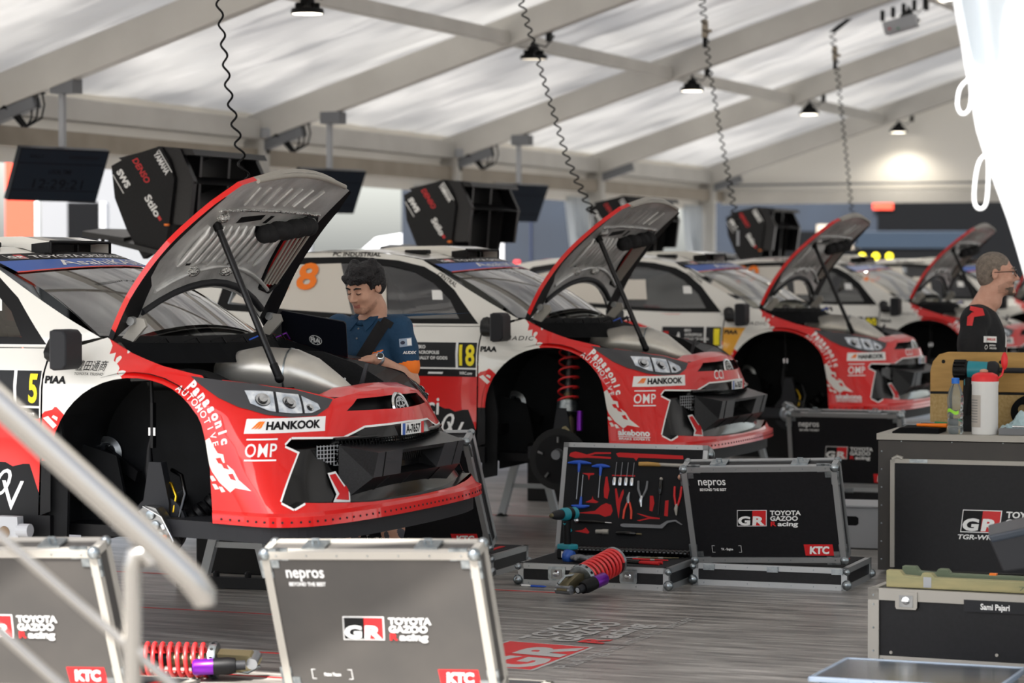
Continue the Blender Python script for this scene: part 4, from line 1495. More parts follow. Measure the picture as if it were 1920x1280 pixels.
    for i in range(12):
        for k in range(2):
            mb.add([cw[i][k], cw[i][k + 1], cw[i + 1][k + 1], cw[i + 1][k]], [(0, 1, 2, 3)], 'black_matt')
    for k in range(9):
        y = -.6 + .15 * k
        x = SW(y, 0)[0] + .1
        mb.tube([(x, y, 1.36), (x + .03, y + .05, 1.38), (x + .02, y + .11, 1.35)], .004, 'tool_blue' if k == 4 else 'purple' if k == 7 else 'black', 6)
    mb.build('cowl', root, smooth=50)
    # mirrors
    for sg in (-1, 1):
        mb = MB()
        mb.tube([(-.47, sg * .80, 1.36), (-.44, sg * .90, 1.315), (-.30, sg * .99, 1.31)], [.045, .04, .03], 'black', 10)
        pr = [(-.02, -.11), (-.02, .10), (0, .125), (.07, .12), (.095, .09), (.095, -.09), (.07, -.12), (.0, -.125)]
        M = Matrix.Translation((-.315, sg * 1.03, 1.338)) @ Matrix.Scale(.72, 4, (1, 0, 0)) @ Matrix.Scale(.7, 4, (0, 1, 0))
        # shell: rounded box, mirror plate facing back
        mb.prism([(p[0] * 1.0, p[1] * .72) for p in pr], (1, 0, 0), (0, 0, 1), (0, -.10, 0), .20, 'dark_grey', M)
        mb.box((-.015, 0, 0), (.022, .19, .17), 'graphite', M)
        mb.build('mirror', root, bevel=.012, smooth=40)
    # interior: dash, seats, roll cage
    mb = MB()
    mb.box((-.55, 0, 1.22), (.42, 1.36, .20), 'dark_grey')
    mb.box((-1.7, 0, .70), (2.6, 1.5, .06), 'black')
    for y in (-.38, .38):
        mb.prism([(-1.25, .80), (-1.75, .85), (-1.95, 1.62), (-1.82, 1.66), (-1.60, 1.1), (-1.2, 1.0)], (1, 0, 0), (0, 0, 1), (0, y - .25, 0), .04, 'black')
        mb.prism([(-1.25, .80), (-1.75, .85), (-1.95, 1.62), (-1.82, 1.66), (-1.60, 1.1), (-1.2, 1.0)], (1, 0, 0), (0, 0, 1), (0, y + .29, 0), .04, 'black')
        mb.box((-1.8, y, 1.3), (.06, .5, .7), 'black', None, (0, R(-14), 0))
        mb.box((-1.45, y, .92), (.5, .5, .1), 'black')
    mb.build('seats', root)
    mb = MB()
    for sg in (-1, 1):
        mb.tube([(-.42, sg * .66, 1.20), (-.75, sg * .585, 1.60), (-1.02, sg * .54, 1.72), (-1.9, sg * .55, 1.75), (-1.95, sg * .70, .75)], .021, 'light_grey', 8)
        mb.tube([(-1.9, sg * .55, 1.75), (-2.9, sg * .5, 1.0)], .02, 'light_grey', 8)
    mb.tube([(-1.02, -.54, 1.72), (-1.02, .54, 1.72)], .021, 'light_grey', 8)
    mb.tube([(-1.9, -.55, 1.75), (-1.9, .55, 1.75)], .021, 'light_grey', 8)
    mb.tube([(-1.95, -.70, .8), (-1.9, .55, 1.74)], .021, 'light_grey', 8)
    mb.build('roll_cage', root, smooth=60)
    mb = MB()
    M = Matrix.Translation((-.86, .38, 1.30)) @ Euler((0, R(-65), 0)).to_matrix().to_4x4()
    for k in range(20):
        a, b = 2 * PI * k / 20, 2 * PI * (k + 1) / 20
        mb.tube([(.16 * math.cos(a), .16 * math.sin(a), 0), (.16 * math.cos(b), .16 * math.sin(b), 0)], .014, 'black', 6, False, M)
    mb.tube([(0, 0, 0), (0, 0, -.2)], .02, 'black', 6, True, M)
    mb.build('steering_wheel', root)
    # rear panel, floor
    mb = MB()
    mb.box((-1.6, 0, .53), (3.4, 1.6, .05), 'black')
    mb.box((-3.3, 0, 1.0), (.05, 1.3, .75), 'dark_grey')
    mb.build('underbody', root)

def under_hood(root, cfg, strut):
    # inner wheel well
    for sg in (-1, 1):
        mb = MB()
        n = 18
        prof = [(-.46, .50), (-.46, .80)] + [(-.02 + .44 * math.cos(a), .84 + .40 * math.sin(a)) for a in [R(180 - 180 * i / n) for i in range(n + 1)]] + [(.42, .80), (.42, .60)]
        for i in range(len(prof) - 1):
            (x0, z0), (x1, z1) = prof[i], prof[i + 1]
            q = [(x0, sg * .925, z0), (x1, sg * .925, z1), (x1, sg * .42, z1), (x0, sg * .42, z0)]
            mb.add(q, [(0, 1, 2, 3)], 'well')
        mb.add([(p[0], sg * .42, p[1]) for p in prof], [tuple(range(len(prof)))], 'well')
        # flap behind the wheel
        mb.prism([(-.465, 1.02), (-.40, 1.02), (-.36, .80), (-.37, .42), (-.465, .40)], (1, 0, 0), (0, 0, 1), (0, sg * .90, 0), .02, 'well')
        mb.prism([(-.465, .90), (-.28, .85), (-.20, .50), (-.465, .44)], (1, 0, 0), (0, 0, 1), (0, sg * .62, 0), .02, 'well')
        mb.build('wheel_arch_liner', root, smooth=40)
        # steering link with white boot
        mb = MB()
        mb.lathe([(.075, 0, 'alloy'), (.08, .012, 'alloy'), (.055, .022, 'alloy'), (.05, .02, 'dark_grey'), (.001, .018, 'dark_grey')], 'alloy', 20, (-.46 + .03, sg * .44, .845), (0, sg, 0))
        for k in range(6):
            a = 2 * PI * k / 6
            mb.lathe([(.008, 0), (.008, .03)], 'chrome', 8, (-.43 + .04 * math.cos(a), sg * .455, .845 + .04 * math.sin(a)), (0, sg, 0))
        mb.build('hub_boot', root, smooth=40, label='silver rubber boot ring inside the wheel arch')
        mb = MB()
        mb.prism([(0, -.022), (.24, -.03), (.24, .02), (0, .026)], (.88, sg * .30, -.38), (.3, 0, .95), (-.42, sg * .49, .85), .025, 'black')
        mb.tube([(-.40, sg * .48, .60), (-.05, sg * .80, .57)], .022, 'black', 8)
        mb.tube([(.30, sg * .45, .60), (.02, sg * .80, .55)], .022, 'black', 8)
        mb.tube([(-.05, sg * .42, .66), (-.02, sg * .78, .60)], .026, 'steel', 10)
        mb.build('suspension_arms', root, smooth=40)
        mb = MB()      # upright, brake disc and caliper
        hz = .56
        mb.lathe([(.05, -.12), (.062, -.04), (.062, .04), (.035, .06), (.03, .1)], 'steel', 18, (.03, sg * .82, hz), (0, sg, 0))
        mb.prism([(-.05, -.10), (.06, -.12), (.07, .10), (.03, .28), (-.03, .28), (-.06, .1)], (1, 0, 0), (0, 0, 1), (.02, sg * .80, hz), .05, 'dark_grey')
        up = mb.build('upright', root, smooth=40)
        mb = MB()
        if strut:
            mb.lathe([(.06, -.014, 'black'), (.155, -.014, 'black'), (.185, -.012, 'rubber'), (.19, .012, 'rubber'), (.155, .016, 'rubber'), (.15, .016, 'black'), (.05, .02, 'black')], 'black', 32, (.03, sg * .86, hz - .03), (0, sg, 0))
            for k in range(5):
                a = 2 * PI * k / 5 + .3
                mb.box((.03 + .12 * math.cos(a), sg * .885, hz - .03 + .12 * math.sin(a)), (.035, .012, .012), 'alloy', None, (0, -a, 0))
        else:
            mb.lathe([(.05, -.012), (.135, -.012), (.135, .012), (.05, .012)], 'dark_grey', 28, (.03, sg * .77, hz), (0, sg, 0))
        mb.build('brake_disc', up, smooth=30)
        if not strut:
            mb = MB()
            M = Matrix.Translation((.075, sg * .87, hz - .02)) @ Euler((0, R(62), 0)).to_matrix().to_4x4() @ Matrix.Scale(.84, 4)
            prof = [(-.15, .02), (-.11, .07), (0, .085), (.11, .07), (.15, .02), (.14, -.03), (.08, -.015), (0, -.01), (-.08, -.015), (-.14, -.03)]
            mb.prism(prof, (1, 0, 0), (0, 0, 1), (0, -.045, 0), .09, 'alloy', M)
            for x in (-.09, -.03, .03, .09):
                mb.lathe([(.026, 0), (.026, .012), (.018, .016)], 'zinc', 14, (x, -.045, .03), (0, -1, 0), M)
            mb.tube([(-.15, -.05, .01), (-.05, -.065, .09), (.09, -.065, .095), (.15, -.05, .02)], .006, 'chrome', 6, True, M)
            mb.lathe([(.013, 0), (.013, .02)], 'orange', 12, (.05, -.06, .06), (0, -1, 0), M)
            mb.box((.0, -.06, .075), (.03, .02, .02), 'chrome', M)
            mb.build('brake_caliper', up, bevel=.008, smooth=50)
            mb = MB()
            for k in range(9):
                t = k / 8
                mb.lathe([(.045 if k % 2 else .04, 0), (.04 if k % 2 else .045, .02)], 'black', 14, (.10 + .13 * t, sg * (.78 - .2 * t), .52 + .16 * t), (.6, -sg * .5, .62))
            mb.lathe([(.046, 0), (.046, .012)], 'zinc', 14, (.095, sg * .79, .512), (.6, -sg * .5, .62))
            mb.build('brake_duct', up, smooth=40)
            mb = MB()
            mb.box((-.01, sg * .76, 1.0), (.012, .03, .2), 'black')
            mb.tube([(-.02, sg * .76, 1.2), (-.01, sg * .76, .97), (-.03, sg * .76, .90), (-.03, sg * .76, .80), (.0, sg * .78, .66)], [.008, .010, .012, .022, .02], 'black', 8)
            mb.tube([(-.022, sg * .765, .99), (-.022, sg * .765, .955)], .012, 'chrome', 8)
            mb.tube([(.0, sg * .765, .99), (.0, sg * .765, .955)], .010, 'chrome', 8)
            mb.tube([(.05, sg * .70, .80), (.12, sg * .74, .78), (.15, sg * .76, .70), (.13, sg * .78, .60)], .010, 'black_gloss', 8)
            mb.tube([(.03, sg * .74, .75), (.08, sg * .76, .745), (.11, sg * .77, .69), (.10, sg * .78, .62)], .007, 'gold', 8)
            mb.build('ride_height_strap', root, smooth=50)
        else:
            t = MB()
            top, bot = Vector((.0, sg * .60, 1.20)), Vector((.045, sg * .76, .70))
            ax = (bot - top)
            L_ = ax.length
            t.lathe([(.022, 0, 'alloy'), (.022, L_ * .5, 'alloy'), (.03, L_ * .55, 'brass'), (.034, L_, 'brass')], 'alloy', 16, top, ax)
            t.lathe([(.068, L_ * .66, 'zinc'), (.072, L_ * .80, 'zinc'), (.05, L_ * .82, 'zinc')], 'zinc', 20, top, ax)
            t.lathe([(.045, L_ * .85), (.05, L_ * 1.05), (.04, L_ * 1.1)], 'brass', 14, top, ax)
            sd = t.build('damper', root, smooth=30)
            t = MB()
            A = ax.normalized()
            X = A.orthogonal().normalized()
            Y = A.cross(X)
            t.tube([top + A * (L_ * .04 + L_ * .64 * i / 90) + (X * math.cos(2 * PI * 5.3 * i / 90) + Y * math.sin(2 * PI * 5.3 * i / 90)) * .062 for i in range(91)], .0075, 'spring_red', 8)
            t.build('coil_spring', sd, smooth=60)
            t = MB()
            t.tube([(.12, sg * .74, .82), (.125, sg * .76, .70)], .020, 'purple', 14)
            t.build('damper_canister', sd, smooth=40)
    # engine bay tub
    mb = MB()
    for sg in (-1, 1):
        cut = [(-.24, 1.385), (-.08, 1.32), (.10, 1.265), (.25, 1.235), (.40, 1.205), (.55, 1.185), (.85, 1.158), (1.12, 1.11), (1.22, 1.125)]
        for i in range(len(cut) - 1):
            a, b = SB(*cut[i]), SB(*cut[i + 1])
            def ring(p):
                zi = p[2] - .05
                zr = .84 + .40 * math.sqrt(max(0, 1 - ((p[0] - .05 + .02) / .44) ** 2)) + .015
                zr = min(zi - .01, max(1.02, zr))
                x_, y_ = p[0] - .05, p[1] + .10
                yi = max(y_ + .02, -.41)
                return [p, (x_, y_, zi), (x_, y_, zr), (x_, yi, zr), (x_, yi, .95)]
            ra, rb_ = ring(a), ring(b)
            for t in range(4):
                q = [(p[0], -sg * p[1], p[2]) for p in (ra[t], rb_[t], rb_[t + 1], ra[t + 1])]
                mb.add(q, [(0, 1, 2, 3)] if sg < 0 else [(3, 2, 1, 0)], 'carbon')
    mb.box((.25, 0, .93), (1.0, .80, .04), 'black')
    mb.box((-.22, 0, 1.14), (.05, .82, .40), 'black')
    mb.build('engine_bay', root, smooth=25)
    # far side carbon deflector
    mb = MB()
    mb.prism([(-.05, 1.30), (.18, 1.29), (.36, 1.235), (.50, 1.155), (.58, 1.06), (.40, .98), (-.05, .98)], (1, 0, 0), (0, 0, 1), (0, .55, 0), .012, 'carbon_matt')
    for x, z in ((.1, 1.2), (.3, 1.16), (.42, 1.1)):
        mb.lathe([(.007, 0), (.007, .004)], 'white', 8, (x, .549, z), (0, -1, 0))
    mb.build('side_deflector', root)
    # slam panel in body colour
    mb = MB()
    vs = []
    ny = 48
    for i in range(ny + 1):
        s = 1.16 + (2.44 - 1.16) * i / ny
        a = SB(s, shoulder(s))
        k = 1 - abs(i / ny * 2 - 1)
        vs += [a, (a[0] - .06, a[1] * .97, a[2] + .022 * min(1, k * 3)), (a[0] - .14, a[1] * .93, a[2] + .016 * min(1, k * 3)), (a[0] - .16, a[1] * .92, a[2] - .03)]
    fs = []
    for i in range(ny):
        for k in range(3):
            fs.append((4 * i + k, 4 * i + 4 + k, 4 * i + 5 + k, 4 * i + 1 + k))
    mb.add(vs, fs, 'red_paint')
    mb.build('slam_panel', root, smooth=50)
    # exhaust-side heat duct (big grey cone) and engine pieces
    mb = MB()
    path = [(-.02, -.12, 1.20), (.06, -.12, 1.215), (.18, -.10, 1.225), (.30, -.08, 1.215), (.33, -.07, 1.212), (.42, -.05, 1.185), (.52, -.03, 1.145), (.60, -.02, 1.115), (.64, -.015, 1.10)]
    mb.tube(path, [.06, .092, .108, .110, .112, .100, .066, .036, .022], 'titanium', 28)
    mb.tube([(.318, -.074, 1.213), (.326, -.073, 1.2125)], .1145, 'zinc', 28)
    mb.tube([(.60, -.02, 1.115), (.615, -.018, 1.11)], .042, 'chrome', 14)
    mb.build('air_duct', root, smooth=50, label='brushed metal air duct cone')
    mb = MB()
    mb.prism([(0, 0), (.23, 0), (.20, .085), (.06, .085), (.03, .05)], (1, .1, .02), (0, -.3, .95), (-.17, .02, 1.262), .02, 'gold')
    mb.prism([(0, 0), (.22, 0), (.17, -.07), (.04, -.07)], (1, .1, .02), (-.2, -.9, -.3), (-.17, .02, 1.262), .02, 'gold')
    mb.build('heat_shield', root, label='gold foil heat shield')
    mb = MB()
    mb.tube([(-.17, -.50, 1.19), (-.02, -.48, 1.19), (.16, -.44, 1.15), (.34, -.40, 1.09)], [.05, .05, .045, .04], 'black', 14)
    mb.lathe([(.045, 0), (.045, .07), (.03, .08)], 'decal_red', 14, (-.14, -.40, 1.27), (0, 0, 1))
    mb.lathe([(.03, 0), (.03, .05)], 'tool_blue', 12, (-.08, -.33, 1.27), (0, 0, 1))
    mb.box((.05, .25, 1.08), (.35, .4, .22), 'dark_grey')
    mb.box((.28, -.25, 1.05), (.2, .25, .2), 'black')
    mb.lathe([(.05, 0), (.06, .02), (.05, .10), (.02, .12)], 'alloy', 18, (.10, .18, 1.20), (0, 0, 1))
    mb.box((.22, .34, 1.20), (.07, .05, .05), 'alu')
    for k in range(8):
        mb.tube([(-.15 + .05 * k, -.3 + .06 * k, 1.12), (-.1 + .05 * k, -.25 + .07 * k, 1.2), (0 + .05 * k, -.2 + .05 * k, 1.13)], .008, 'black', 6)
    mb.tube([(-.2, -.62, 1.2), (0, -.58, 1.21), (.25, -.54, 1.13), (.45, -.46, 1.06)], .02, 'carbon', 8)
    mb.build('engine_parts', root, smooth=40)
    mb = MB()
    mb.prism([(-.015, 0), (.015, 0), (.012, .15), (-.012, .15)], (.75, 0, .1), (.25, .1, .95), (.46, .36, 1.10), .012, 'graphite')
    mb.lathe([(.008, 0), (.008, .005)], 'light_grey', 8, (.468, .355, 1.13), (.9, -.3, 0))
    mb.build('bonnet_pin', root)

def hood(root, cfg):
    hg = Vector((-.245, 0, 1.392))
    ang = math.atan2(2.11 - 1.39, .335 + .245)
    e1 = Vector((math.cos(ang), 0, math.sin(ang)))
    up = Vector((-math.sin(ang), 0, math.cos(ang)))   # outer side
    LH = .925
    def side(h):
        return float(np.interp(h, [0, .2, .5, .75, .88, .93], [.76, .755, .70, .63, .56, .45]))
    def H(h, y, d=0.0):
        t = min(max(h / LH, 0), 1)
        bow = .075 * math.sin(PI * t ** .9) - .02 * (abs(y) / .7) ** 2 * (1 + t)
        return hg + e1 * h + up * (bow + d) + Vector((0, y, 0))
    rear = lambda y: .235 * (1 - (y / .76) ** 2) if abs(y) < .76 else 0
    front = lambda y: .88 + .085 * (1 - (y / .56) ** 2)
    yy = [-.56 + 1.12 * i / 10 for i in range(11)]
    out = [(0, -.76), (.2, -.755), (.5, -.70), (.75, -.63)] + [(front(y), y) for y in yy] + [(.75, .63), (.5, .70), (.2, .755), (0, .76)] + [(rear(y), y) for y in [.66 - 1.32 * i / 10 for i in range(11)]]
    LV = [(.24, .47), (.62, .36), (.68, .41), (.69, .50), (.62, .58), (.28, .63), (.22, .58)]    # louvre opening far side
    mb, nn = MB(), []
    P = Panel(lambda h, y: H(h, y, .012), up)
    P.patch(out, 'red_paint', [([(0, -.7), (.3, -.5), (.5, -.2), (.55, 0), (.5, .2), (.3, .5), (0, .7)], 'carbon')], step=.06)
    P.into(mb, nn)
    hb = mb.build('bonnet', root, norm=nn, label='opened red bonnet')
    mb = MB()       # rolled edge
    D = densify(out, .04)
    n = len(D)
    a = [H(p[0], p[1], .012) for p in D]
    b = [H(p[0], p[1], -.014) for p in D]
    fs = [(i, (i + 1) % n, n + (i + 1) % n, n + i) for i in range(n)]
    mb.add(a + b, [], 'red_matt')
    for i, f in enumerate(fs):
        mb.f.append(f)
        h_, y_ = D[i]
        mb.m.append('red_paint' if y_ < -.3 and h_ < .9 and h_ > .02 else ('alu_pale' if h_ > .8 else 'black'))
    mb.build('bonnet_edge', hb)
    mb, nn = MB(), []
    P = Panel(lambda y, h: H(h, y, -.014), -up)
    sc = lambda pts: [(p[1], p[0]) for p in pts]
    rim = []
    regs = [([(-.8, -.02), (-.60, -.02), (-.585, .13), (-.60, .26), (-.66, .31), (-.68, .40), (-.62, .60), (-.585, .80), (-.66, .80), (-.9, .3)], 'black'), ([(.8, -.02), (.60, -.02), (.62, .3), (.57, .6), (.53, .90), (.70, .8)], 'black')]
    regs += [([(-.38, .36), (-.335, .36), (-.30, .60), (-.345, .60)], 'black'), ([(.0, .36), (.045, .36), (.075, .60), (.03, .60)], 'black')]
    regs += [([(-.20, .615), (-.20, .655), (.02, .675), (.02, .64), (-.12, .62)], 'black'), ([(.06, .62), (.10, .62), (.12, .67), (.08, .67)], 'black')]
    P.patch(sc(out), 'foil', regs, [sc(LV)], step=.05)
    P.into(mb, nn)
    ln = mb.build('heat_liner', hb, norm=nn, label='silver heat shield under the bonnet')
    mb = MB()       # raised ribs of the liner
    for k in range(12):
        y = -.46 + .075 * k
        if .36 < y < .66 or abs(y + .35) < .03:
            continue
        mb.tube([H(.36 + .02 * (k % 2), y, -.016), H(.40, y, -.026), H(.56, y + .02, -.026), H(.60, y + .02, -.016)], [.006, .016, .016, .006], 'foil', 8)
    for k in range(7):
        y = -.30 + .1 * k
        mb.tube([H(.74, y, -.016), H(.86, y * 1.1, -.016)], .007, 'foil', 6)
    mb.tube([H(.705, -.5 + i * .1, -.018) for i in range(11)], .008, 'foil_bright', 8)
    mb.tube([H(.90 + .05 * (1 - (y / .5) ** 2), y, -.018) for y in yy[1:-1]], .012, 'alu_pale', 8)
    mb.tube([H(rear(y) + .12, y, -.018) for y in [-.55 + .11 * i for i in range(11)]], .011, 'foil', 8)
    mb.tube([H(rear(y) + .03, y, -.016) for y in [-.58 + .116 * i for i in range(11)]], .018, 'dark_grey', 8)
    for (h_, y_) in ((.66, -.40), (.655, .47), (.33, -.28), (.33, .05)):
        mb.sphere(H(h_, y_, -.014), (.035, .05, .03), 'foil_bright', 10, 6)
    mb.build('liner_ribs', ln, smooth=60)
    mb = MB()       # folded black cloth cover strapped under the bonnet
    rg = random.Random(4)
    pts = [(.56, .08), (.585, .02), (.60, .16), (.64, .22), (.69, .38), (.66, .46), (.60, .44), (.56, .30)]
    for i in range(14):
        t = i / 13
        c = H(.58 + .06 * t + rg.uniform(-.01, .01), .10 + .34 * t, -.045)
        mb.sphere(c, (.040 + .018 * math.sin(3 * t) + .01 * rg.random(), .055, .045), 'strap', 10, 7)
    mb.build('cloth_cover', hb, smooth=60, label='bunched black cloth cover')
    mb = MB()       # louvres
    for k in range(5):
        y0, y1 = .39 + .045 * k, .49 + .035 * k
        mb.tube([H(.64 - .0 * k, .40 + .042 * k, -.012), H(.26, .49 + .03 * k, -.012)], .0075, 'alu_pale', 6)
    D = densify(LV, .05)
    for i in range(len(D)):
        mb.tube([H(D[i][0], D[i][1], -.012), H(D[(i + 1) % len(D)][0], D[(i + 1) % len(D)][1], -.012)], .012, 'black', 6)
    mb.build('bonnet_louvre', hb, smooth=50)
    for sg in (-1, 1):       # hinges
        mb = MB()
        mb.prism([(0, -.02), (.23, -.03), (.25, 0), (.23, .03), (0, .025)], e1 * .9 + Vector((.05, 0, 0)), up, H(-.09, sg * .665, -.03), .018, 'alu_pale')
        mb.tube([H(.10, sg * .655, -.03), H(.10, sg * .69, -.03)], .02, 'alu', 10)
        mb.tube([H(-.02, sg * .66, -.04), (-.13, sg * .64, 1.24)], .010, 'alu_pale', 8)
        mb.build('bonnet_hinge', root, smooth=40)
    # stay
    mb = MB()
    mb.tube([(.105, -.40, 1.915), (.42, -.40, 1.22)], .0155, 'carbon', 12)
    mb.tube([(.105, -.40, 1.915), (.128, -.40, 1.864)], .021, 'black', 12)
    mb.tube([(.40, -.40, 1.264), (.43, -.40, 1.20)], .019, 'black', 12)
    mb.sphere((.43, -.40, 1.2), .022, 'black')
    mb.build('bonnet_stay', root, smooth=50)

def tailgate(root, cfg):
    """raised boot lid with the carbon rear wing"""
    mb = MB()
    for sg in (1,):
        A = [(-2.55, 1.77), (-2.85, 1.80), (-3.3, 1.90), (-3.62, 1.945)]
        for i in range(3):
            for y0, y1 in ((-.58, -.2), (-.2, .2), (.2, .58)):
                q = []
                for (x, z), y in ((A[i], y0), (A[i], y1), (A[i + 1], y1), (A[i + 1], y0)):
                    q.append((x + (.0 if i < 2 else .12 * (abs(y) / .58)), y, z + .03 * (1 - (y / .6) ** 2)))
                q2 = [(p[0], p[1], p[2] - .035) for p in q]
                mb.add(q + q2, [(3, 2, 1, 0), (4, 5, 6, 7), (0, 1, 5, 4), (1, 2, 6, 5), (2, 3, 7, 6), (3, 0, 4, 7)], 'carbon')
    lid = mb.build('boot_lid', root, smooth=40)
    mb = MB()
    mb.tube([(-3.35, -.5, 1.25), (-3.40, -.48, 1.90)], .014, 'black', 8)
    mb.tube([(-3.35, .5, 1.25), (-3.40, .48, 1.90)], .014, 'black', 8)
    mb.build('lid_stay', lid)
    wing = None
    dx, dz = -.205, .016
    sh = lambda L: [(a + dx, b + dz) for a, b in L]
    for sg in (-1, 1):
        mb = MB()
        out = [(-3.085, 2.365), (-2.96, 2.425), (-2.72, 2.49), (-2.65, 2.395), (-2.61, 2.27), (-2.65, 1.97), (-2.675, 1.84), (-2.845, 1.745), (-2.97, 1.94), (-3.06, 2.15)]
        y = -.55 if sg < 0 else .49
        mb.prism(sh(out), (1, 0, 0), (0, 0, 1), (0, y, 0), .06, 'carbon_matt')
        if sg < 0:
            def lab(g, x, z, a, m):
                mb.geo(g, (x + dx, y - .002, z + dz), (math.cos(a), 0, math.sin(a)), (-math.sin(a), 0, math.cos(a)), m)
            a = R(-57)
            lab(text_w('SWS', .135, .042, bold=.05), -3.045, 2.325, a, 'white')
            lab(rect_g(0, 0, .15, .006), -3.075, 2.305, a, 'white')
            lab(text_w('DENSO', .19, .042, bold=.02, shear=.2), -2.925, 2.40, a, 'decal_red')
            lab(text_w('YAMAHA', .17, .04, bold=.03), -2.765, 2.44, a, 'white')
            lab(rect_g(0, 0, .18, .006), -2.725, 2.465, a, 'white')
            lab(text_w('Stilo', .16, .05, bold=.03), -2.835, 2.15, a, 'white')
            lab(rect_g(0, 0, .03, .02), -2.735, 2.02, a, 'decal_red')
            mb.box((-2.66 + dx, y - .01, 1.97 + dz), (.03, .02, .014), 'orange')
        w_ = mb.build('wing_end_plate', lid, bevel=.006)
        mb = MB()    # faceted cheek behind the end plate
        ch = [(-2.72, 2.49), (-2.58, 2.47), (-2.48, 2.26), (-2.52, 1.97), (-2.65, 1.97), (-2.61, 2.27)]
        yi = y + (.03 if sg < 0 else -.03) * 1
        mb.prism(sh(ch), (1, 0, 0), (0, 0, 1), (0, yi + (.06 if sg > 0 else 0), 0), .05, 'carbon')
        mb.build('wing_cheek', w_)
    mb = MB()
    mb.prism(sh([(-3.06, 2.42), (-2.72, 2.49), (-2.50, 2.47), (-2.48, 2.43), (-2.72, 2.44), (-3.0, 2.38)]), (1, 0, 0), (0, 0, 1), (0, -.50, 0), 1.04, 'carbon')
    mb.prism(sh([(-3.0, 2.20), (-2.62, 2.30), (-2.45, 2.24), (-2.62, 2.25), (-2.98, 2.16)]), (1, 0, 0), (0, 0, 1), (0, -.50, 0), 1.04, 'black')
    if cfg['n'] == '18':
        pass
    for y in (-.2, .2):
        mb.prism(sh([(-2.95, 2.42), (-2.6, 2.45), (-2.65, 1.80), (-2.95, 1.80)]), (1, 0, 0), (0, 0, 1), (0, y, 0), .03, 'carbon')
    mb.build('wing_blade', lid)

CARS = {
    '5': dict(n='5', panel=-.93, rear='5', rx=-1.9),
    '18': dict(n='18', panel=-.925, rear='18', rx=-1.93),
    '1': dict(n='1', panel=-1.0, rear='', rx=-1.9, yellow=True),
    '99': dict(n='99', panel=-.925, rear='99', rx=-2.0),
    '33': dict(n='33', panel=-.925, rear='33', rx=-2.02)}
def make_car(key, k, label, strut):
    cfg = CARS[key]
    root = thing('rally_car', label, 'car', W(0, 5 * k), YAW, 'rally cars parked in a row')
    side_panels(root, cfg)
    front_end(root, cfg)
    upper_body(root, cfg)
    return root
carA = make_car('5', 0, 'red and white rally car with number 5 on its door, nearest in the row', False)
n0 = len(kids(carA))
side_panels(carA, CARS['5'], True)
under_hood(carA, CARS['5'], False)
hood(carA, CARS['5'])
tailgate(carA, CARS['5'])
carB = make_car('18', 1, 'red and white rally car with yellow number 18 on its door', True)
side_panels(carB, CARS['18'], True)
under_hood(carB, CARS['18'], True)
def borrow(dst, src, names):
    for ch in kids(src):
        if ch.name.split('.')[0] in names:
            copy_tree(ch, parent=dst)
borrow(carB, carA, ('bonnet', 'bonnet_hinge', 'bonnet_stay', 'boot_lid'))
FAR = ('front_bumper', 'vent_panel', 'vent_rim', 'upper_intake', 'plate_panel', 'number_plate', 'grille', 'radiator_duct', 'vent_mesh', 'tow_arrow', 'emblem', 'splitter', 'headlight',
       'windscreen_band', 'windscreen', 'roof_scoop', 'antenna', 'cowl', 'mirror', 'seats', 'roll_cage', 'steering_wheel', 'underbody',
       'bonnet', 'bonnet_hinge', 'bonnet_stay', 'boot_lid', 'engine_bay', 'side_deflector', 'slam_panel', 'air_duct', 'heat_shield', 'engine_parts', 'bonnet_pin')
for key, k, lb in (('1', 2, 'rally car with yellow number 1 and a yellow patch on its door'), ('99', 3, 'rally car with orange number 99 on its rear side window'), ('33', 4, 'farthest rally car, behind the man in black, orange number 33')):
    c = thing('rally_car', lb, 'car', W(0, 5 * k), YAW, 'rally cars parked in a row')
    cfg = CARS[key]
    side_panels(c, cfg)
    borrow(c, carB, FAR)
    borrow(c, carA, ('wheel_arch_liner', 'hub_boot', 'suspension_arms', 'upright', 'ride_height_strap'))
    if cfg.get('yellow'):
        P = Panel(SR, (0, 0, 1))
        ed = lambda x: -float(np.interp(x, [-2.9, -2.0, -1.0], [.60, .615, .61]))
        xs = [-2.6, -2.2, -1.8, -1.4, -1.15]
        fr_ = [(-.985, -.61), (-.90, -.4), (-.82, -.2), (-.80, 0), (-.82, .2), (-.90, .4), (-.985, .61)]
        P.patch([(x, ed(x)) for x in xs] + fr_ + [(x, -ed(x)) for x in xs[::-1]], 'white_paint',
                [(jag((-2.7, .1), (-1.95, -.64), .04, 12, 4) + [(-2.7, -.7)], 'red_paint'), ([(-1.35, -.18), (-.8, -.18), (-.8, .25), (-1.35, .25)], 'blue')], step=.1)
        P.build('roof', c)
    else:
        borrow(c, carB, ('roof',))
    for ch in kids(c):
        if ch.name.startswith('boot_lid'):
            ch.location = ({2: -.12, 3: -.31, 4: -.42}[k], 0, -.06)
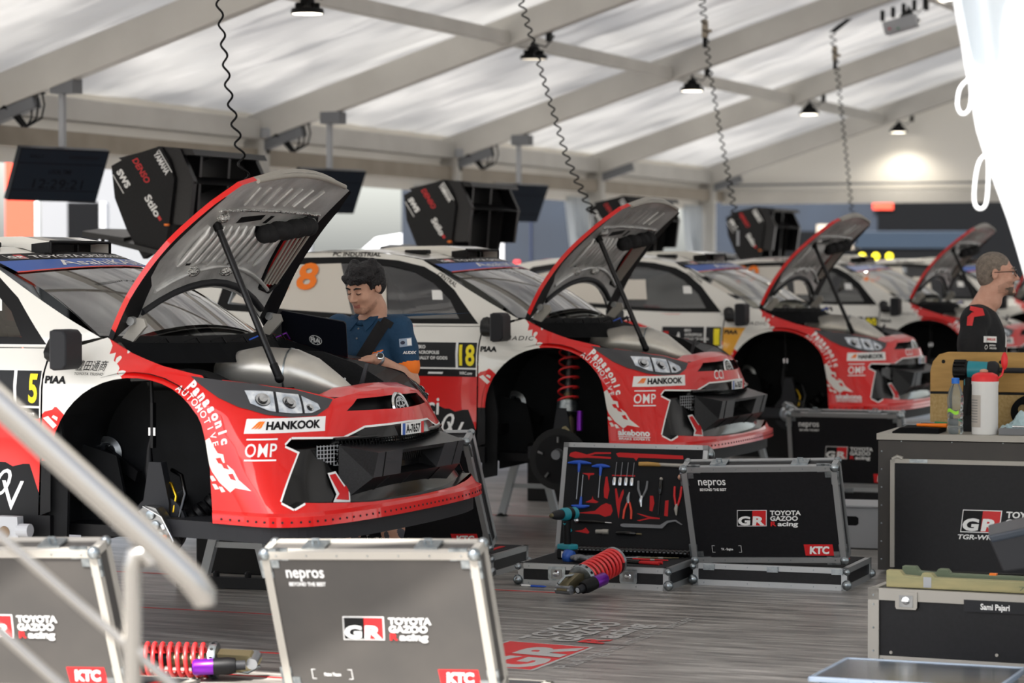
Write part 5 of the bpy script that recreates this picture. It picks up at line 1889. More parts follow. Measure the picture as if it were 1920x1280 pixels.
# ------------------------------------------------------------------ flight cases
def rail(mb, a, b, w_=.03, m='alu', M=None):
    a, b = Vector(a), Vector(b)
    c = (a + b) / 2
    d = b - a
    s = [w_, w_, w_]
    k = max(range(3), key=lambda i: abs(d[i]))
    s[k] = abs(d[k])
    mb.box(c, s, m, M)
def case_box(parent, name, w_, d_, h_, M, frame='alu', face='case_black', front_only=False):
    """plywood box with aluminium edges, lying in x 0..w, y 0..d, z 0..h"""
    mb = MB()
    mb.box((w_ / 2, d_ / 2, h_ / 2), (w_ - .012, d_ - .012, h_ - .012), face, M)
    p = mb.build(name, parent)
    mb = MB()
    e = .03
    for x in (e / 2, w_ - e / 2):
        for y in (e / 2, d_ - e / 2):
            rail(mb, (x, y, 0), (x, y, h_), e, frame, M)
        for z in (e / 2, h_ - e / 2):
            rail(mb, (x, 0, z), (x, d_, z), e, frame, M)
    for y in (e / 2, d_ - e / 2):
        for z in (e / 2, h_ - e / 2):
            rail(mb, (0, y, z), (w_, y, z), e, frame, M)
    n = int(w_ / .12)
    for i in range(n):
        for z in (e / 2, h_ - e / 2):
            mb.lathe([(.0045, -.001), (.003, .0025)], 'zinc', 6, ((i + .5) * w_ / n, 0, z), (0, -1, 0), M)
    mb.build('edge_rail', p)
    return p
def corner(parent, at, M, m='zinc', r=.030, plate=None):
    mb = MB()
    mb.sphere(at, r, m, 14, 10, M)
    if plate:
        sx, sy, sz = plate
        for dx, dz in ((.045, 0), (0, .045), (.03, .03), (.07, .0), (.0, .07)):
            mb.box((at[0] + sx * dx, at[1] + sy * .006 - .006, at[2] + sz * dz), (.045, .012, .045), m, M)
    mb.build('corner_ball', parent, smooth=180 if not plate else 45)
def latch(parent, c, M, m='zinc'):
    mb = MB()
    mb.prism([(-.042, -.04), (.042, -.04), (.048, -.03), (.048, .035), (-.048, .035), (-.048, -.03)], (1, 0, 0), (0, 0, 1), (c[0], c[1] - .006, c[2]), .006, m, M)
    mb.prism([(-.03, -.03), (.03, -.03), (.03, .02), (-.03, .02)], (1, 0, 0), (0, 0, 1), (c[0], c[1] - .009, c[2]), .004, 'alloy', M)
    mb.lathe([(.017, 0), (.017, .006), (.008, .009)], 'chrome', 14, (c[0], c[1] - .009, c[2] - .002), (0, -1, 0), M)
    mb.box((c[0], c[1] - .018, c[2]), (.03, .014, .008), 'chrome', M)
    mb.build('butterfly_latch', parent, smooth=40)
CW, CD, CH, LT, LH_ = .84, .60, .118, .115, .552
def face_marks(parent, M, frame_word, y=-.0015):
    o, ex, ez = Vector((0, y, 0)), Vector((1, 0, 0)), Vector((0, 0, 1))
    mb = MB()
    def put(g, x, z, m):
        mb.geo(g, (x, y, z), ex, ez, m, M)
    put(text_w('nepros', .15, .045, bold=.012), .085, LH_ - .104, 'white')
    put(text_w('BEYOND THE BEST', .145, .014, bold=.03), .09, LH_ - .137, 'white')
    mb.build('brand_print', parent)
    mb = MB()
    put_logo(mb, gr_logo(.094), (.268, y, LH_ * .5 - .066), ex, ez, M)
    mb.build('badge_print', parent)
    mb = MB()
    put(rect_g(0, 0, .155, .065, -.06), .622, .04, 'decal_red')
    mb.geo(text_w('KTC', .11, .040, bold=.05, shear=.15), (.645, y - .001, .052), ex, ez, 'white', M)
    mb.build('red_label', parent)
    mb = MB()
    for s in (0, 1):
        x = .115 + s * .16
        put(rect_g(0, 0, .002, .04), x, .058, 'white')
        put(rect_g(0, 0, .016, .002), x - s * .014, .058, 'white')
        put(rect_g(0, 0, .016, .002), x - s * .014, .096, 'white')
    put(text_w(frame_word, .065, .012, bold=.03), .165, .071, 'white')
    mb.build('name_print', parent)
def tool_case(x, y, yaw, lean, label, word='TK - Engine', frame='alu', face='case_black', z=0.0, roll=0.0, lh=None):
    global LH_
    keep, LH_ = LH_, lh or LH_
    """open flight case seen from behind: base on the floor, lid leaning towards us with its printed face"""
    t = thing('flight_case', label, 'case', W(x, y, z), yaw, 'tool flight cases with printed lids')
    I = Matrix.Identity(4)
    b = case_box(t, 'base', CW, CD, CH, I, frame, face)
    for cx, sx in ((0, 1), (CW, -1)):
        corner(b, (cx, .0, .03), I, 'zinc', .027)
        corner(b, (cx, .0, CH - .02), I, 'zinc', .018)
        corner(b, (cx, CD, .03), I, 'zinc', .024)
    mb = MB()
    mb.box((CW / 2, CD / 2, CH + .001), (CW - .06, CD - .06, .004), 'foam')
    for i in range(5):
        mb.box((.14 + .15 * i, .30 + .05 * (i % 2), CH + .004), (.03, .30, .004), 'foam_red')
    mb.build('foam_tray', b)
    mb = MB()
    for i in range(3):
        mb.box((.09 + .35 * i, -.006, CH - .02), (.06, .012, .03), 'zinc')
    mb.build('hinge', b)
    M = Matrix.Translation((0, 0, CH)) @ Matrix.Rotation(-roll, 4, 'Y') @ Matrix.Rotation(lean, 4, 'X')
    lid = case_box(t, 'lid', CW, LT, LH_, M, frame, face)
    for cx, sx in ((0.012, 1), (CW - .012, -1)):
        corner(lid, (cx, .008, LH_ - .012), M, 'zinc', .024, (sx, 1, -1))
        corner(lid, (cx, .008, .012), M, 'zinc', .024, (sx, 1, 1))
        corner(lid, (cx, LT - .008, LH_ - .012), M, 'zinc', .02)
    face_marks(lid, M, word, .0045)
    for cx in (.20, CW - .20):
        mb = MB()
        mb.box((cx, LT * .5, LH_ + .003), (.09, .07, .008), 'zinc', M)
        mb.tube([(cx - .015, LT * .55, LH_ + .004), (cx - .015, LT * .55, LH_ + .022), (cx + .01, LT * .55, LH_ + .022), (cx + .01, LT * .55, LH_ + .004)], .005, 'zinc', 6, True, M)
        mb.build('lid_catch', lid)
    LH_ = keep
    return t
YC = R(-20)
tool_case(1.42, 2.52, YC, R(19), 'black printed flight case lid between the open tool case and the dark cabinet', roll=R(2))
tool_case(.48, 7.66, YC, R(12), 'black printed flight case lid farther back, in front of car 1')
tool_case(-.55, 2.40, YC, R(27), 'black printed flight case under the nose of the nearest car', 'TK - Susp', roll=R(2), lh=.70)
tool_case(1.40, -2.25, R(-20), R(19), 'sunlit printed flight case lid in the foreground, bottom centre', 'Paint Team', 'alu_pale', 'case_sunlit_cabinet_grey', 0, R(2), .572)
tool_case(.12, -2.70, R(-20), R(19), 'sunlit printed flight case lid at the lower left behind the handrail', 'Paint Team', 'alu_pale', 'case_sunlit_cabinet_grey', 0, R(2), .572)

# open case with tools in foam, seen from its front
OX, OY = .552, 2.165
tk = thing('tool_case', 'open black tool case showing red foam cut-outs and hand tools', 'case', W(OX, OY), YC)
I4 = Matrix.Identity(4)
b = case_box(tk, 'base', CW, CD, CH, I4)
for cx in (0, CW):
    for z in (.028, CH - .02):
        corner(b, (cx, .0, z), I4, 'zinc', .027 if z < .05 else .018, None)
    corner(b, (cx, CD, .03), I4, 'zinc', .024)
for cx in (.22, CW - .22):
    latch(b, (cx, 0, CH / 2 + .012), I4)
mb = MB()
mb.box((CW / 2, CD / 2, CH + .001), (CW - .05, CD - .05, .004), 'foam')
mb.build('foam_tray', b)
ML = Matrix.Translation((0, CD, CH)) @ Matrix.Rotation(R(-15), 4, 'X')
lid = case_box(tk, 'lid', CW, LT, LH_ + .07, ML)
corner(lid, (CW - .01, LT * .5, LH_ + .03), ML, 'zinc', .035)
LHH = LH_ + .07
def LC(x, y):       # layout coordinates of the lid's foam sheet
    return ((x - 490 + (y - 140) * .09) / 980 * .82 + .012, LHH - .025 - (y - 140) / 770 * (LHH - .06))
mb = MB()
mb.box((CW / 2, -.002, LHH / 2), (CW - .055, .006, LHH - .055), 'foam', ML)
def cut(pts):
    mb.geo(poly_g([LC(*p) for p in pts]), (0, -.0056, 0), (1, 0, 0), (0, 0, 1), 'foam_red', ML)
cut([(515, 215), (525, 190), (560, 178), (610, 190), (640, 200), (700, 180), (810, 178), (810, 190), (700, 195), (660, 208), (810, 215), (810, 228), (640, 225), (560, 230)])
cut([(845, 185), (870, 178), (1310, 190), (1312, 218), (1000, 215), (985, 240), (970, 218), (860, 212)])
cut([(605, 345), (690, 343), (690, 355), (660, 362), (652, 400), (645, 362)])
cut([(625, 570), (670, 545), (676, 520), (682, 545), (718, 565), (700, 575)])
cut([(770, 370), (782, 366), (795, 470), (780, 540), (757, 530), (755, 470)])
cut([(560, 655), (690, 635), (735, 590), (770, 572), (805, 585), (815, 630), (800, 665), (760, 678), (720, 660)])
cut([(833, 460), (845, 455), (858, 540), (880, 480), (893, 460), (895, 490), (870, 570), (855, 690), (840, 580)])
cut([(1075, 505), (1098, 505), (1105, 560), (1090, 625), (1070, 620)])
cut([(1180, 540), (1203, 535), (1195, 660), (1170, 655)])
cut([(980, 645), (1000, 645), (1075, 665), (1140, 672), (1140, 682), (1070, 682), (1000, 702), (980, 697), (1060, 675)])
cut([(545, 795), (600, 785), (625, 765), (650, 800), (640, 812)])
cut([(815, 352), (975, 352), (975, 361), (815, 361)])
mb.build('foam_sheet', lid)
def tool(name, label, cat, x, y, fn_, group='hand tools in the open case'):
    u, v = LC(x, y)
    p = ML @ Vector((u, -.012, v))
    t = thing(name, label, cat, W(OX, OY) + (Matrix.Rotation(YC, 4, 'Z') @ p), YC, group)
    R4 = Matrix.Rotation(R(-15), 4, 'X')
    fn_(t, R4)
    return t
PX = .86 / 980
def P3(dx, dy, d=0):
    return Vector((dx * PX, -d, -dy * (LHH - .06) / 770))
def t_handle(col, hw_, L, flip=1):
    def fn_(t, M):
        m = MB()
        m.tube([P3(-hw_, 0), P3(-hw_ * .5, -5 * flip), P3(0, -7 * flip), P3(hw_ * .5, -5 * flip), P3(hw_, 0)], [.004, .010, .012, .010, .004], col, 10, True, M)
        m.tube([P3(0, 0), P3(0, 70 * flip)], [.011, .006], col, 10, True, M)
        m.build('handle', t, smooth=50)
        m = MB()
        m.tube([P3(0, 60 * flip), P3(0, L * flip)], .0032, 'steel', 8, True, M)
        m.build('shaft', t, smooth=50)
    return fn_
tool('hex_key', 'larger blue T-handle key at the upper left of the tool foam', 'tool', 590, 270, t_handle('tool_blue', 78, 280))
tool('hex_key', 'smaller blue T-handle key right of the larger one', 'tool', 740, 293, t_handle('tool_blue', 60, 240))
tool('hex_key', 'upside-down blue T-handle key below the other two', 'tool', 592, 600, t_handle('tool_blue', 60, 240, -1))
for k, x in enumerate((833, 873, 914, 955)):
    def fn_(t, M):
        m = MB()
        m.lathe([(.010, -.022), (.012, 0), (.010, .022)], 'chrome', 12, (0, 0, 0), (0, 0, 1), M)
        m.build('socket', t, smooth=40)
        m = MB()
        m.tube([P3(5, -150), P3(2, -40)], .0022, 'steel', 6, True, M)
        m.build('bit', t)
    tool('bit_driver', 'short silver bit driver, %s of the four in a row' % ('leftmost', 'second from the left', 'third from the left', 'rightmost')[k], 'tool', x, 405, fn_)
def hammer(t, M):
    m = MB()
    m.tube([P3(-75, 0), P3(-20, -2), P3(70, 2)], [.012, .013, .010], 'wood', 12, True, M)
    m.build('handle', t, smooth=50)
    m = MB()
    m.tube([P3(60, 0), P3(215, 4)], [.010, .011], 'alu_pale', 10, True, M)
    m.build('shaft', t, smooth=50)
tool('hammer', 'wooden handled hammer at the top right of the tool foam', 'tool', 1085, 265, hammer)
def plier(col, jaw, L, spread, up=1):
    def fn_(t, M):
        m = MB()
        for s in (-1, 1):
            m.tube([P3(s * spread, -L * up), P3(s * spread * .9, -L * .5 * up), P3(s * 8, -8 * up), P3(0, 6 * up)], [.006, .007, .006, .006], col, 8, True, M)
        m.build('handle', t, smooth=50)
        m = MB()
        m.tube([P3(0, -10 * up), P3(-4, 30 * up), P3(2, 75 * up)], [.008, .011, .004], jaw, 10, True, M)
        m.build('jaw', t, smooth=50)
    return fn_
tool('pliers', 'grey handled pliers in the middle of the tool foam', 'pliers', 1020, 520, plier('mid_grey', 'chrome', 125, 30))
tool('pliers', 'long red handled slip-joint pliers at the right of the tool foam', 'pliers', 1260, 575, plier('decal_red', 'alu_pale', 145, 22))
tool('pliers', 'thin orange-red handled needle pliers pointing up', 'pliers', 928, 560, plier('coral', 'steel', 130, 26, -1))
def driver(col, L):
    def fn_(t, M):
        m = MB()
        m.tube([P3(0, -60), P3(0, -50), P3(0, 40), P3(0, 60)], [.006, .012, .012, .007], col, 10, True, M)
        m.build('handle', t, smooth=50)
        m = MB()
        m.tube([P3(0, 55), P3(0, L)], .004, 'black_gloss', 8, True, M)
        m.sphere(M @ P3(0, -64), .010, 'alu_pale', 10, 6)
        m.build('shaft', t, smooth=50)
    return fn_
tool('screwdriver', 'black screwdriver standing upright right of the grey pliers', 'screwdriver', 1152, 440, driver('black_gloss', 210))
def hookw(t, M):
    m = MB()
    m.prism([(p[0] * PX, -p[1] * (LHH - .06) / 770) for p in [(-200, -8), (-180, -14), (60, -12), (100, -45), (160, -55), (205, -22), (195, -18), (155, -42), (110, -30), (75, 15), (-180, 14), (-200, 6)]], (1, 0, 0), (0, 0, 1), (0, -.004, 0), .006, 'mid_grey', M)
    m.build('blade', t, bevel=.001)
tool('hook_wrench', 'grey hook wrench lying near the bottom of the tool foam', 'wrench', 1080, 740, hookw)
def ratch(t, M):
    m = MB()
    m.tube([P3(-20, 0), P3(70, 0), P3(160, 5)], [.008, .010, .006], 'black_gloss', 10, True, M)
    m.build('grip', t, smooth=50)
    m = MB()
    m.sphere(M @ P3(-30, -2), .016, 'chrome', 12, 8)
    m.tube([P3(160, 5), P3(205, 8)], .004, 'chrome', 8, True, M)
    m.build('head', t, smooth=50)
tool('ratchet', 'black ratchet with a chrome head at the lower left of the tool foam', 'tool', 595, 718, ratch)
def lampk(t, M):
    m = MB()
    m.tube([P3(-40, 0), P3(0, -2), P3(5, -2), P3(42, -2)], [.012, .012, .015, .014], 'alu_pale', 12, True, M)
    m.build('barrel', t, smooth=50)
tool('inspection_torch', 'stubby silver torch lying at the bottom of the tool foam', 'torch', 740, 795, lampk)
def tdr(t, M):
    m = MB()
    m.tube([P3(-60, 0), P3(-50, 0), P3(60, 3), P3(75, 4)], [.008, .014, .013, .006], 'black_gloss', 10, True, M)
    m.tube([P3(75, 4), P3(110, 6)], .005, 'brass', 8, True, M)
    m.build('handle', t, smooth=50)
tool('torque_screwdriver', 'stout black torque screwdriver right of the silver torch', 'screwdriver', 900, 798, tdr)
def ball(t, M):
    m = MB()
    m.sphere((0, -.004, 0), .016, 'skin', 14, 9)
    m.build('face', t, smooth=180)
tool('mallet', 'pale round mallet face at the right edge of the tool foam', 'tool', 1292, 358, ball)
# loose things on the base tray
def on_base(name, label, cat, x, y, z=CH + .004, rot=0, group=None):
    return thing(name, label, cat, W(OX, OY) + (Matrix.Rotation(YC, 4, 'Z') @ Vector((x, y, z))), YC + rot, group)
hs_ = on_base('ribbed_hose', 'black ribbed hose lying along the tray of the open tool case', 'hose', .12, .47, CH + .030)
mb = MB()
for i in range(60):
    mb.lathe([(.024 if i % 2 else .020, 0), (.020 if i % 2 else .024, .0118)], 'black_gloss', 12, (.0118 * i, .0, 0), (1, 0, 0))
mb.build('hose', hs_, smooth=40)
for lb, x, y, a, L, c in (('thin brass rod leaning across the right of the tray', .56, .36, .3, .22, 'brass'), ('thin steel rod on the tray beside the spring', .48, .33, .55, .16, 'steel'), ('red handled scriber lying at the right of the tray', .55, .30, -.03, .2, 'decal_red')):
    q = on_base('rod', lb, 'rod', x, y, CH + .010, a)
    mb = MB()
    mb.tube([(0, 0, 0), (L * .55, 0, .0), (L, 0, .0)], [.005, .005, .003], c, 8)
    mb.build('shaft', q, smooth=50)
    mb = MB()
    mb.tube([(L * .5, 0, 0), (L * .62, 0, 0)], .0056, 'alu_pale', 8)
    mb.build('ferrule', q, smooth=50)
q = on_base('cutting_pliers', 'dark pliers with red grips lying on the tray at the right', 'pliers', .62, .14, CH + .012, -.1)
mb = MB()
for s in (-1, 1):
    mb.tube([(0, 0, 0), (.06, s * .018, 0), (.14, s * .026, 0)], [.008, .008, .009], 'foam_red', 8)
mb.build('grip', q, smooth=50)
mb = MB()
mb.tube([(-.11, 0, 0), (-.05, .004, 0), (.02, 0, 0)], [.006, .016, .014], 'black_gloss', 10)
mb.build('jaw', q, smooth=50)

# cordless drill standing on the tray
dr = on_base('cordless_drill', 'teal cordless drill standing on the left of the open tool case', 'drill', .205, .22, rot=R(62))
M = Matrix.Rotation(R(200), 4, 'Z')
mb = MB()
mb.box((0, 0, .028), (.075, .10, .054), 'black')
mb.box((0, 0, .068), (.07, .10, .03), 'teal')
mb.geo(rect_g(-.02, .01, .02, .045), (-.038, -.01, 0), (0, -1, 0), (0, 0, 1), 'white')
mb.build('battery', dr, bevel=.008)
mb = MB()
mb.tube([(0, 0, .07), (-.003, 0, .14), (-.004, 0, .21)], [.020, .019, .022], 'black', 14)
mb.tube([(.02, 0, .15), (-.02, 0, .2)], .012, 'teal', 8)
mb.build('grip', dr, smooth=50)
mb = MB()
mb.lathe([(.022, -.07), (.034, -.06), (.036, .03), (.030, .05)], 'teal', 20, (0, 0, .245), (-1, -.1, 0))
mb.lathe([(.034, -.03), (.0365, -.02), (.0365, -.0), (.034, .01)], 'black', 20, (0, 0, .245), (-1, -.1, 0))
mb.build('motor_housing', dr, smooth=40)
mb = MB()
mb.lathe([(.026, .05), (.028, .07), (.024, .10), (.016, .125), (.012, .128)], 'dark_grey', 20, (0, 0, .245), (-1, -.1, 0))
mb.lathe([(.013, .127), (.010, .14), (.004, .142)], 'brass', 14, (0, 0, .245), (-1, -.1, 0))
mb.build('chuck', dr, smooth=40)
gl = on_base('work_glove', 'grey and blue work glove lying by the drill', 'glove', .31, .10, CH + .022, -.4)
mb = MB()
mb.sphere((0, 0, .006), (.055, .042, .018), 'mid_grey', 14, 8)
for i in range(4):
    mb.tube([(.04, -.03 + .02 * i, .008), (.085, -.035 + .023 * i, .012), (.12, -.04 + .026 * i, .0)], [.012, .011, .008], 'mid_grey', 8)
mb.tube([(0, -.03, .006), (.04, -.07, .008)], [.013, .009], 'mid_grey', 8)
mb.tube([(-.05, 0, .006), (-.09, 0, .01)], [.035, .038], 'blue', 10)
mb.build('glove', gl, smooth=180)

# dampers with red springs
def damper(name, label, loc, rotz, tilt, roll=0.0):
    t = thing(name, label, 'damper', loc, rotz, 'removed dampers with red springs')
    M = Matrix.Rotation(-tilt, 4, 'Y') @ Matrix.Rotation(roll, 4, 'X')
    mb = MB()
    mb.lathe([(.016, .0), (.016, .34)], 'alloy', 14, (.0, 0, 0), (1, 0, 0), M)
    mb.lathe([(.030, .02), (.030, .20), (.034, .22)], 'brass', 18, (0, 0, 0), (1, 0, 0), M)
    mb.lathe([(.026, .20), (.026, .33)], 'black', 16, (0, 0, 0), (1, 0, 0), M)
    mb.build('damper_body', t, smooth=40)
    mb = MB()
    n, N = 8.5, 170
    pts = []
    for i in range(N + 1):
        u = i / N
        x = .055 + .29 * (u if u < .75 else .75 + (u - .75) * .9)
        a = 2 * PI * n * u
        pts.append((x, .066 * math.cos(a), .066 * math.sin(a)))
    mb.tube(pts, .0088, 'spring_red', 8, True, M)
    mb.build('coil_spring', t, smooth=80)
    mb = MB()
    mb.lathe([(.034, .015), (.072, .02), (.076, .03), (.076, .05), (.07, .055), (.034, .055)], 'zinc', 28, (0, 0, 0), (1, 0, 0), M)
    for k in range(12):
        a = 2 * PI * k / 12
        mb.lathe([(.008, 0), (.008, .002)], 'black', 8, (.036, .0755 * math.cos(a), .0755 * math.sin(a)), (0, math.cos(a), math.sin(a)), M)
    mb.build('spring_seat', t, smooth=40)
    mb = MB()
    mb.lathe([(.03, .335), (.074, .338), (.076, .352), (.03, .356)], 'zinc', 28, (0, 0, 0), (1, 0, 0), M)
    for k in range(12):
        a = 2 * PI * k / 12
        mb.box((.3565, .054 * math.cos(a), .054 * math.sin(a)), (.002, .016, .010), 'foam_red', M, (a, 0, 0))
    mb.build('spring_seat', t, smooth=40)
    mb = MB()
    mb.prism([(-.12, -.035), (.02, -.04), (.03, .03), (-.02, .05), (-.12, .03), (-.16, .0)], (1, 0, 0), (0, 0, 1), (0, -.03, 0), .06, 'brass', M)
    mb.lathe([(.024, -.045), (.024, .045)], 'steel', 16, (-.13, 0, -.005), (0, 1, 0), M)
    mb.tube([(-.02, 0, .04), (-.10, .01, .055), (-.15, .02, .03)], .008, 'zinc', 8, True, M)
    mb.build('mounting_bracket', t, smooth=30)
    mb = MB()
    mb.lathe([(.034, .0), (.034, .075), (.028, .085)], 'purple', 22, (.02, -.085, -.01), (1, -.15, .0), M)
    mb.lathe([(.018, -.002), (.014, -.003), (.001, -.003)], 'black', 16, (.105, -.098, -.01), (-1, .15, 0), M)
    mb.build('canister', t, smooth=40, label='purple anodised canister')
    mb = MB()
    mb.lathe([(.030, -.09), (.036, -.06), (.034, .0)], 'black', 20, (.02, -.085, -.01), (1, -.15, 0), M)
    mb.lathe([(.02, -.13), (.02, -.09)], 'dark_grey', 16, (.02, -.085, -.01), (1, -.15, 0), M)
    mb.lathe([(.013, -.131), (.013, -.128)], 'light_grey', 14, (.02, -.085, -.01), (1, -.15, 0), M)
    mb.build('boot', t, smooth=40)
    return t
damper('damper', 'removed damper with red spring leaning on the tray of the open tool case', W(1.07, 1.70, .092), R(55), R(12))
damper('damper', 'removed damper with red spring lying at the lower left behind the handrail', W(.655, -1.36, .076), R(174), R(0), R(165))

pen = thing('ballpoint_pen', 'blue and white ballpoint pen lying on the floor by the open tool case', 'pen', W(.60, 2.09, .006), YAW)
mb = MB()
mb.lathe([(.001, 0), (.005, .015), (.0055, .09)], 'tool_blue', 10, (.145, 0, 0), (-1, 0, 0))
mb.lathe([(.0055, .09), (.0055, .14), (.003, .145)], 'white', 10, (.145, 0, 0), (-1, 0, 0))
mb.build('barrel', pen, smooth=40)
mb = MB()
mb.box((.02, 0, .006), (.045, .004, .002), 'white')
mb.build('clip', pen)
sd = thing('file_tool', 'black bar with a green knob lying on the floor behind the foreground case', 'tool', W(.50, 1.60, .02), R(10))
mb = MB()
mb.box((-.1, 0, 0), (.30, .05, .04), 'dark_grey')
mb.build('bar', sd, bevel=.004)
mb = MB()
mb.lathe([(.012, 0), (.018, .02), (.018, .05), (.010, .065)], 'green', 14, (.05, 0, .02), (1, .1, .25))
mb.build('knob', sd, smooth=40)

# ------------------------------------------------------------------ dark cabinet and the things on it
CX, CY = 2.206, 3.416
cab = thing('tool_cabinet', 'tall dark grey tool cabinet at the right with a badge on its door', 'cabinet', W(CX, CY), R(-19))
mb = MB()
mb.box((.6, .30, .38), (1.2, .6, .72), 'case_sunlit_cabinet_grey')
for i in range(7):
    mb.lathe([(.006, 0), (.004, .003)], 'zinc', 8, (.02, 0, .08 + .1 * i), (0, -1, 0))
mb.build('carcass', cab, bevel=.004)
mb = MB()
mb.box((.6, .30, .762), (1.215, .62, .035), 'alu_pale')
for i in range(5):
    mb.lathe([(.005, 0), (.004, .004)], 'zinc', 8, (.13 + .28 * i, -.0, .738), (0, -1, 0))
mb.build('top_plate', cab, bevel=.004)
mb = MB()
mb.box((.655, -.002, .33), (1.13, .02, .60), 'case_black')
put_logo(mb, gr_logo(.125, sub=True), (.46, -.0125, .245), (1, 0, 0), (0, 0, 1))
dd = mb.build('door', cab)
mb = MB()
rail(mb, (.085, -.014, .04), (.085, -.014, .635), .024, 'alu_pale')
rail(mb, (.085, -.014, .63), (1.2, -.014, .63), .024, 'alu_pale')
mb.tube([(.085, -.014, .635), (.11, -.014, .65), (.14, -.014, .64)], .014, 'alu_pale', 8)
mb.box((.23, -.02, .632), (.10, .014, .020), 'zinc')
mb.build('door_frame', dd)
for x in (.06, 1.14):
    for y in (.06, .54):
        mb = MB()
        mb.lathe([(.03, -.012), (.03, .012)], 'rubber', 14, (x, y, .03), (1, 0, 0))
        mb.build('castor', cab)
def on_cab(name, label, cat, x, y, z=.78, rot=0, group=None):
    return thing(name, label, cat, W(CX, CY) + (Matrix.Rotation(R(-19), 4, 'Z') @ Vector((x, y, z))), R(-19) + rot, group)
wd = on_cab('backing_board', 'brown wooden board with rounded corner standing behind the cabinet things', 'board', .20, .50)
mb = MB()
mb.prism([(0, .0), (0, .20), (.95, .20), (.95, .0)], (1, 0, 0), (0, 0, 1), (0, 0, 0), .03, 'wood_pale')
mb.prism([(0, .215), (0, .33), (.015, .385), (.05, .425), (.10, .44), (.95, .44), (.95, .215)], (1, 0, 0), (0, 0, 1), (0, 0, 0), .03, 'wood')
mb.prism([(0, .20), (0, .215), (.95, .215), (.95, .20)], (1, 0, 0), (0, 0, 1), (0, .002, 0), .03, 'black')
mb.build('panel', wd, bevel=.002)
for x in (.075, .40):
    mb = MB()
    mb.lathe([(.011, 0), (.009, .003)], 'rubber', 12, (x, 0, .385), (0, -1, 0))
    mb.build('rivet', wd)
bt = on_cab('water_bottle', 'clear plastic water bottle with a blue cap standing on the cabinet edge', 'bottle', .415, .08)
bt.scale = (1.36, 1.36, 1.36)
mb = MB()
mb.lathe([(.028, 0), (.032, .006), (.032, .03), (.029, .034), (.032, .04), (.032, .06), (.029, .064), (.032, .07), (.032, .09), (.029, .095), (.032, .10), (.033, .15), (.026, .18), (.014, .205), (.013, .215)], 'bottle', 24)
body = mb.build('bottle', bt, smooth=60)
mb = MB()
mb.lathe([(.016, .205), (.016, .226), (.013, .228)], 'tool_cap', 20)
mb.build('cap', bt, smooth=40)
mb = MB()
mb.grid(lambda u, v: (.0335 * math.cos(-2.6 + 1.6 * u), .0335 * math.sin(-2.6 + 1.6 * u), .085 + .014 * v + .006 * math.sin(6 * u)), 12, 2, 'lime')
mb.build('label', bt, label='lime green label band')
wp = on_cab('wipes_tub', 'white wipes tub with a red lid beside the water bottle', 'tub', .575, .10)
wp.scale = (1.36, 1.36, 1.36)
mb = MB()
mb.lathe([(.050, 0), (.053, .004), (.053, .20), (.055, .205), (.055, .215)], 'white', 32)
mb.build('tub', wp, smooth=40)
mb = MB()
mb.lathe([(.0545, .212), (.0545, .232), (.048, .242), (.030, .250), (.016, .251)], 'cap_red', 32)
mb.tube([(.05, 0, .225), (.068, 0, .24), (.075, 0, .27)], .004, 'cap_red', 6)
mb.sphere((.078, 0, .298), (.014, .008, .036), 'cap_red', 12, 8)
mb.build('lid', wp, smooth=50)
mb = MB()
mb.grid(lambda u, v: (.0537 * math.cos(-3.0 + 1.25 * u), .0537 * math.sin(-3.0 + 1.25 * u), .03 + .13 * v), 12, 2, 'label_grey')
for i in range(9):
    mb.grid(lambda u, v: (.0541 * math.cos(-2.9 + .9 * u), .0541 * math.sin(-2.9 + .9 * u), .05 + .011 * i + .003 * v), 8, 1, 'mid_grey')
mb.build('paper_label', wp)
mb = MB()
mb.sphere((-.005, 0, .256), (.018, .012, .009), 'skin', 10, 6)
mb.build('wipe', wp, smooth=180)
ig = on_cab('impact_wrench', 'teal and black impact wrench lying against the wooden board', 'wrench', .45, .34)
ig.scale = (1.3, 1.3, 1.3)
mb = MB()
mb.lathe([(.03, -.07), (.042, -.055), (.042, -.02), (.038, 0)], 'black', 20, (0, 0, .265), (1, 0, 0))
for k in range(14):
    a = 2 * PI * k / 14
    mb.box((-.04, .042 * math.cos(a), .265 + .042 * math.sin(a)), (.05, .006, .008), 'black', None, (-a, 0, 0))
mb.build('motor_cap', ig, smooth=40)
mb = MB()
mb.lathe([(.038, -.01), (.040, .0), (.036, .08)], 'teal', 20, (0, 0, .265), (1, 0, 0))
mb.prism([(-.02, 0), (.06, .02), (.05, -.03), (-.02, -.04)], (1, 0, 0), (0, 0, 1), (0, -.02, .24), .04, 'teal')
mb.build('housing', ig, smooth=40)
mb = MB()
mb.lathe([(.036, .08), (.040, .09), (.040, .11), (.03, .125), (.012, .13), (.012, .33)], 'dark_grey', 20, (0, 0, .265), (1, 0, 0))
mb.lathe([(.03, .33), (.034, .34), (.034, .40), (.02, .41)], 'black', 16, (0, 0, .265), (1, 0, 0))
mb.build('anvil', ig, smooth=40)
mb = MB()
mb.tube([(.0, 0, .24), (-.005, 0, .15), (-.02, 0, .07)], [.026, .024, .028], 'black', 14)
mb.box((-.025, 0, .035), (.10, .07, .07), 'black')
mb.build('grip', ig, smooth=40)
tr = on_cab('parts_tray', 'black folder and trays with small tools lying on the cabinet left end', 'tray', .17, .16)
mb = MB()
mb.prism([(-.10, 0), (.16, 0), (.16, .03), (.06, .034), (-.06, .030), (-.10, .008)], (1, 0, 0), (0, 0, 1), (0, -.12, 0), .25, 'black_matt')
mb.build('tray', tr, bevel=.003)
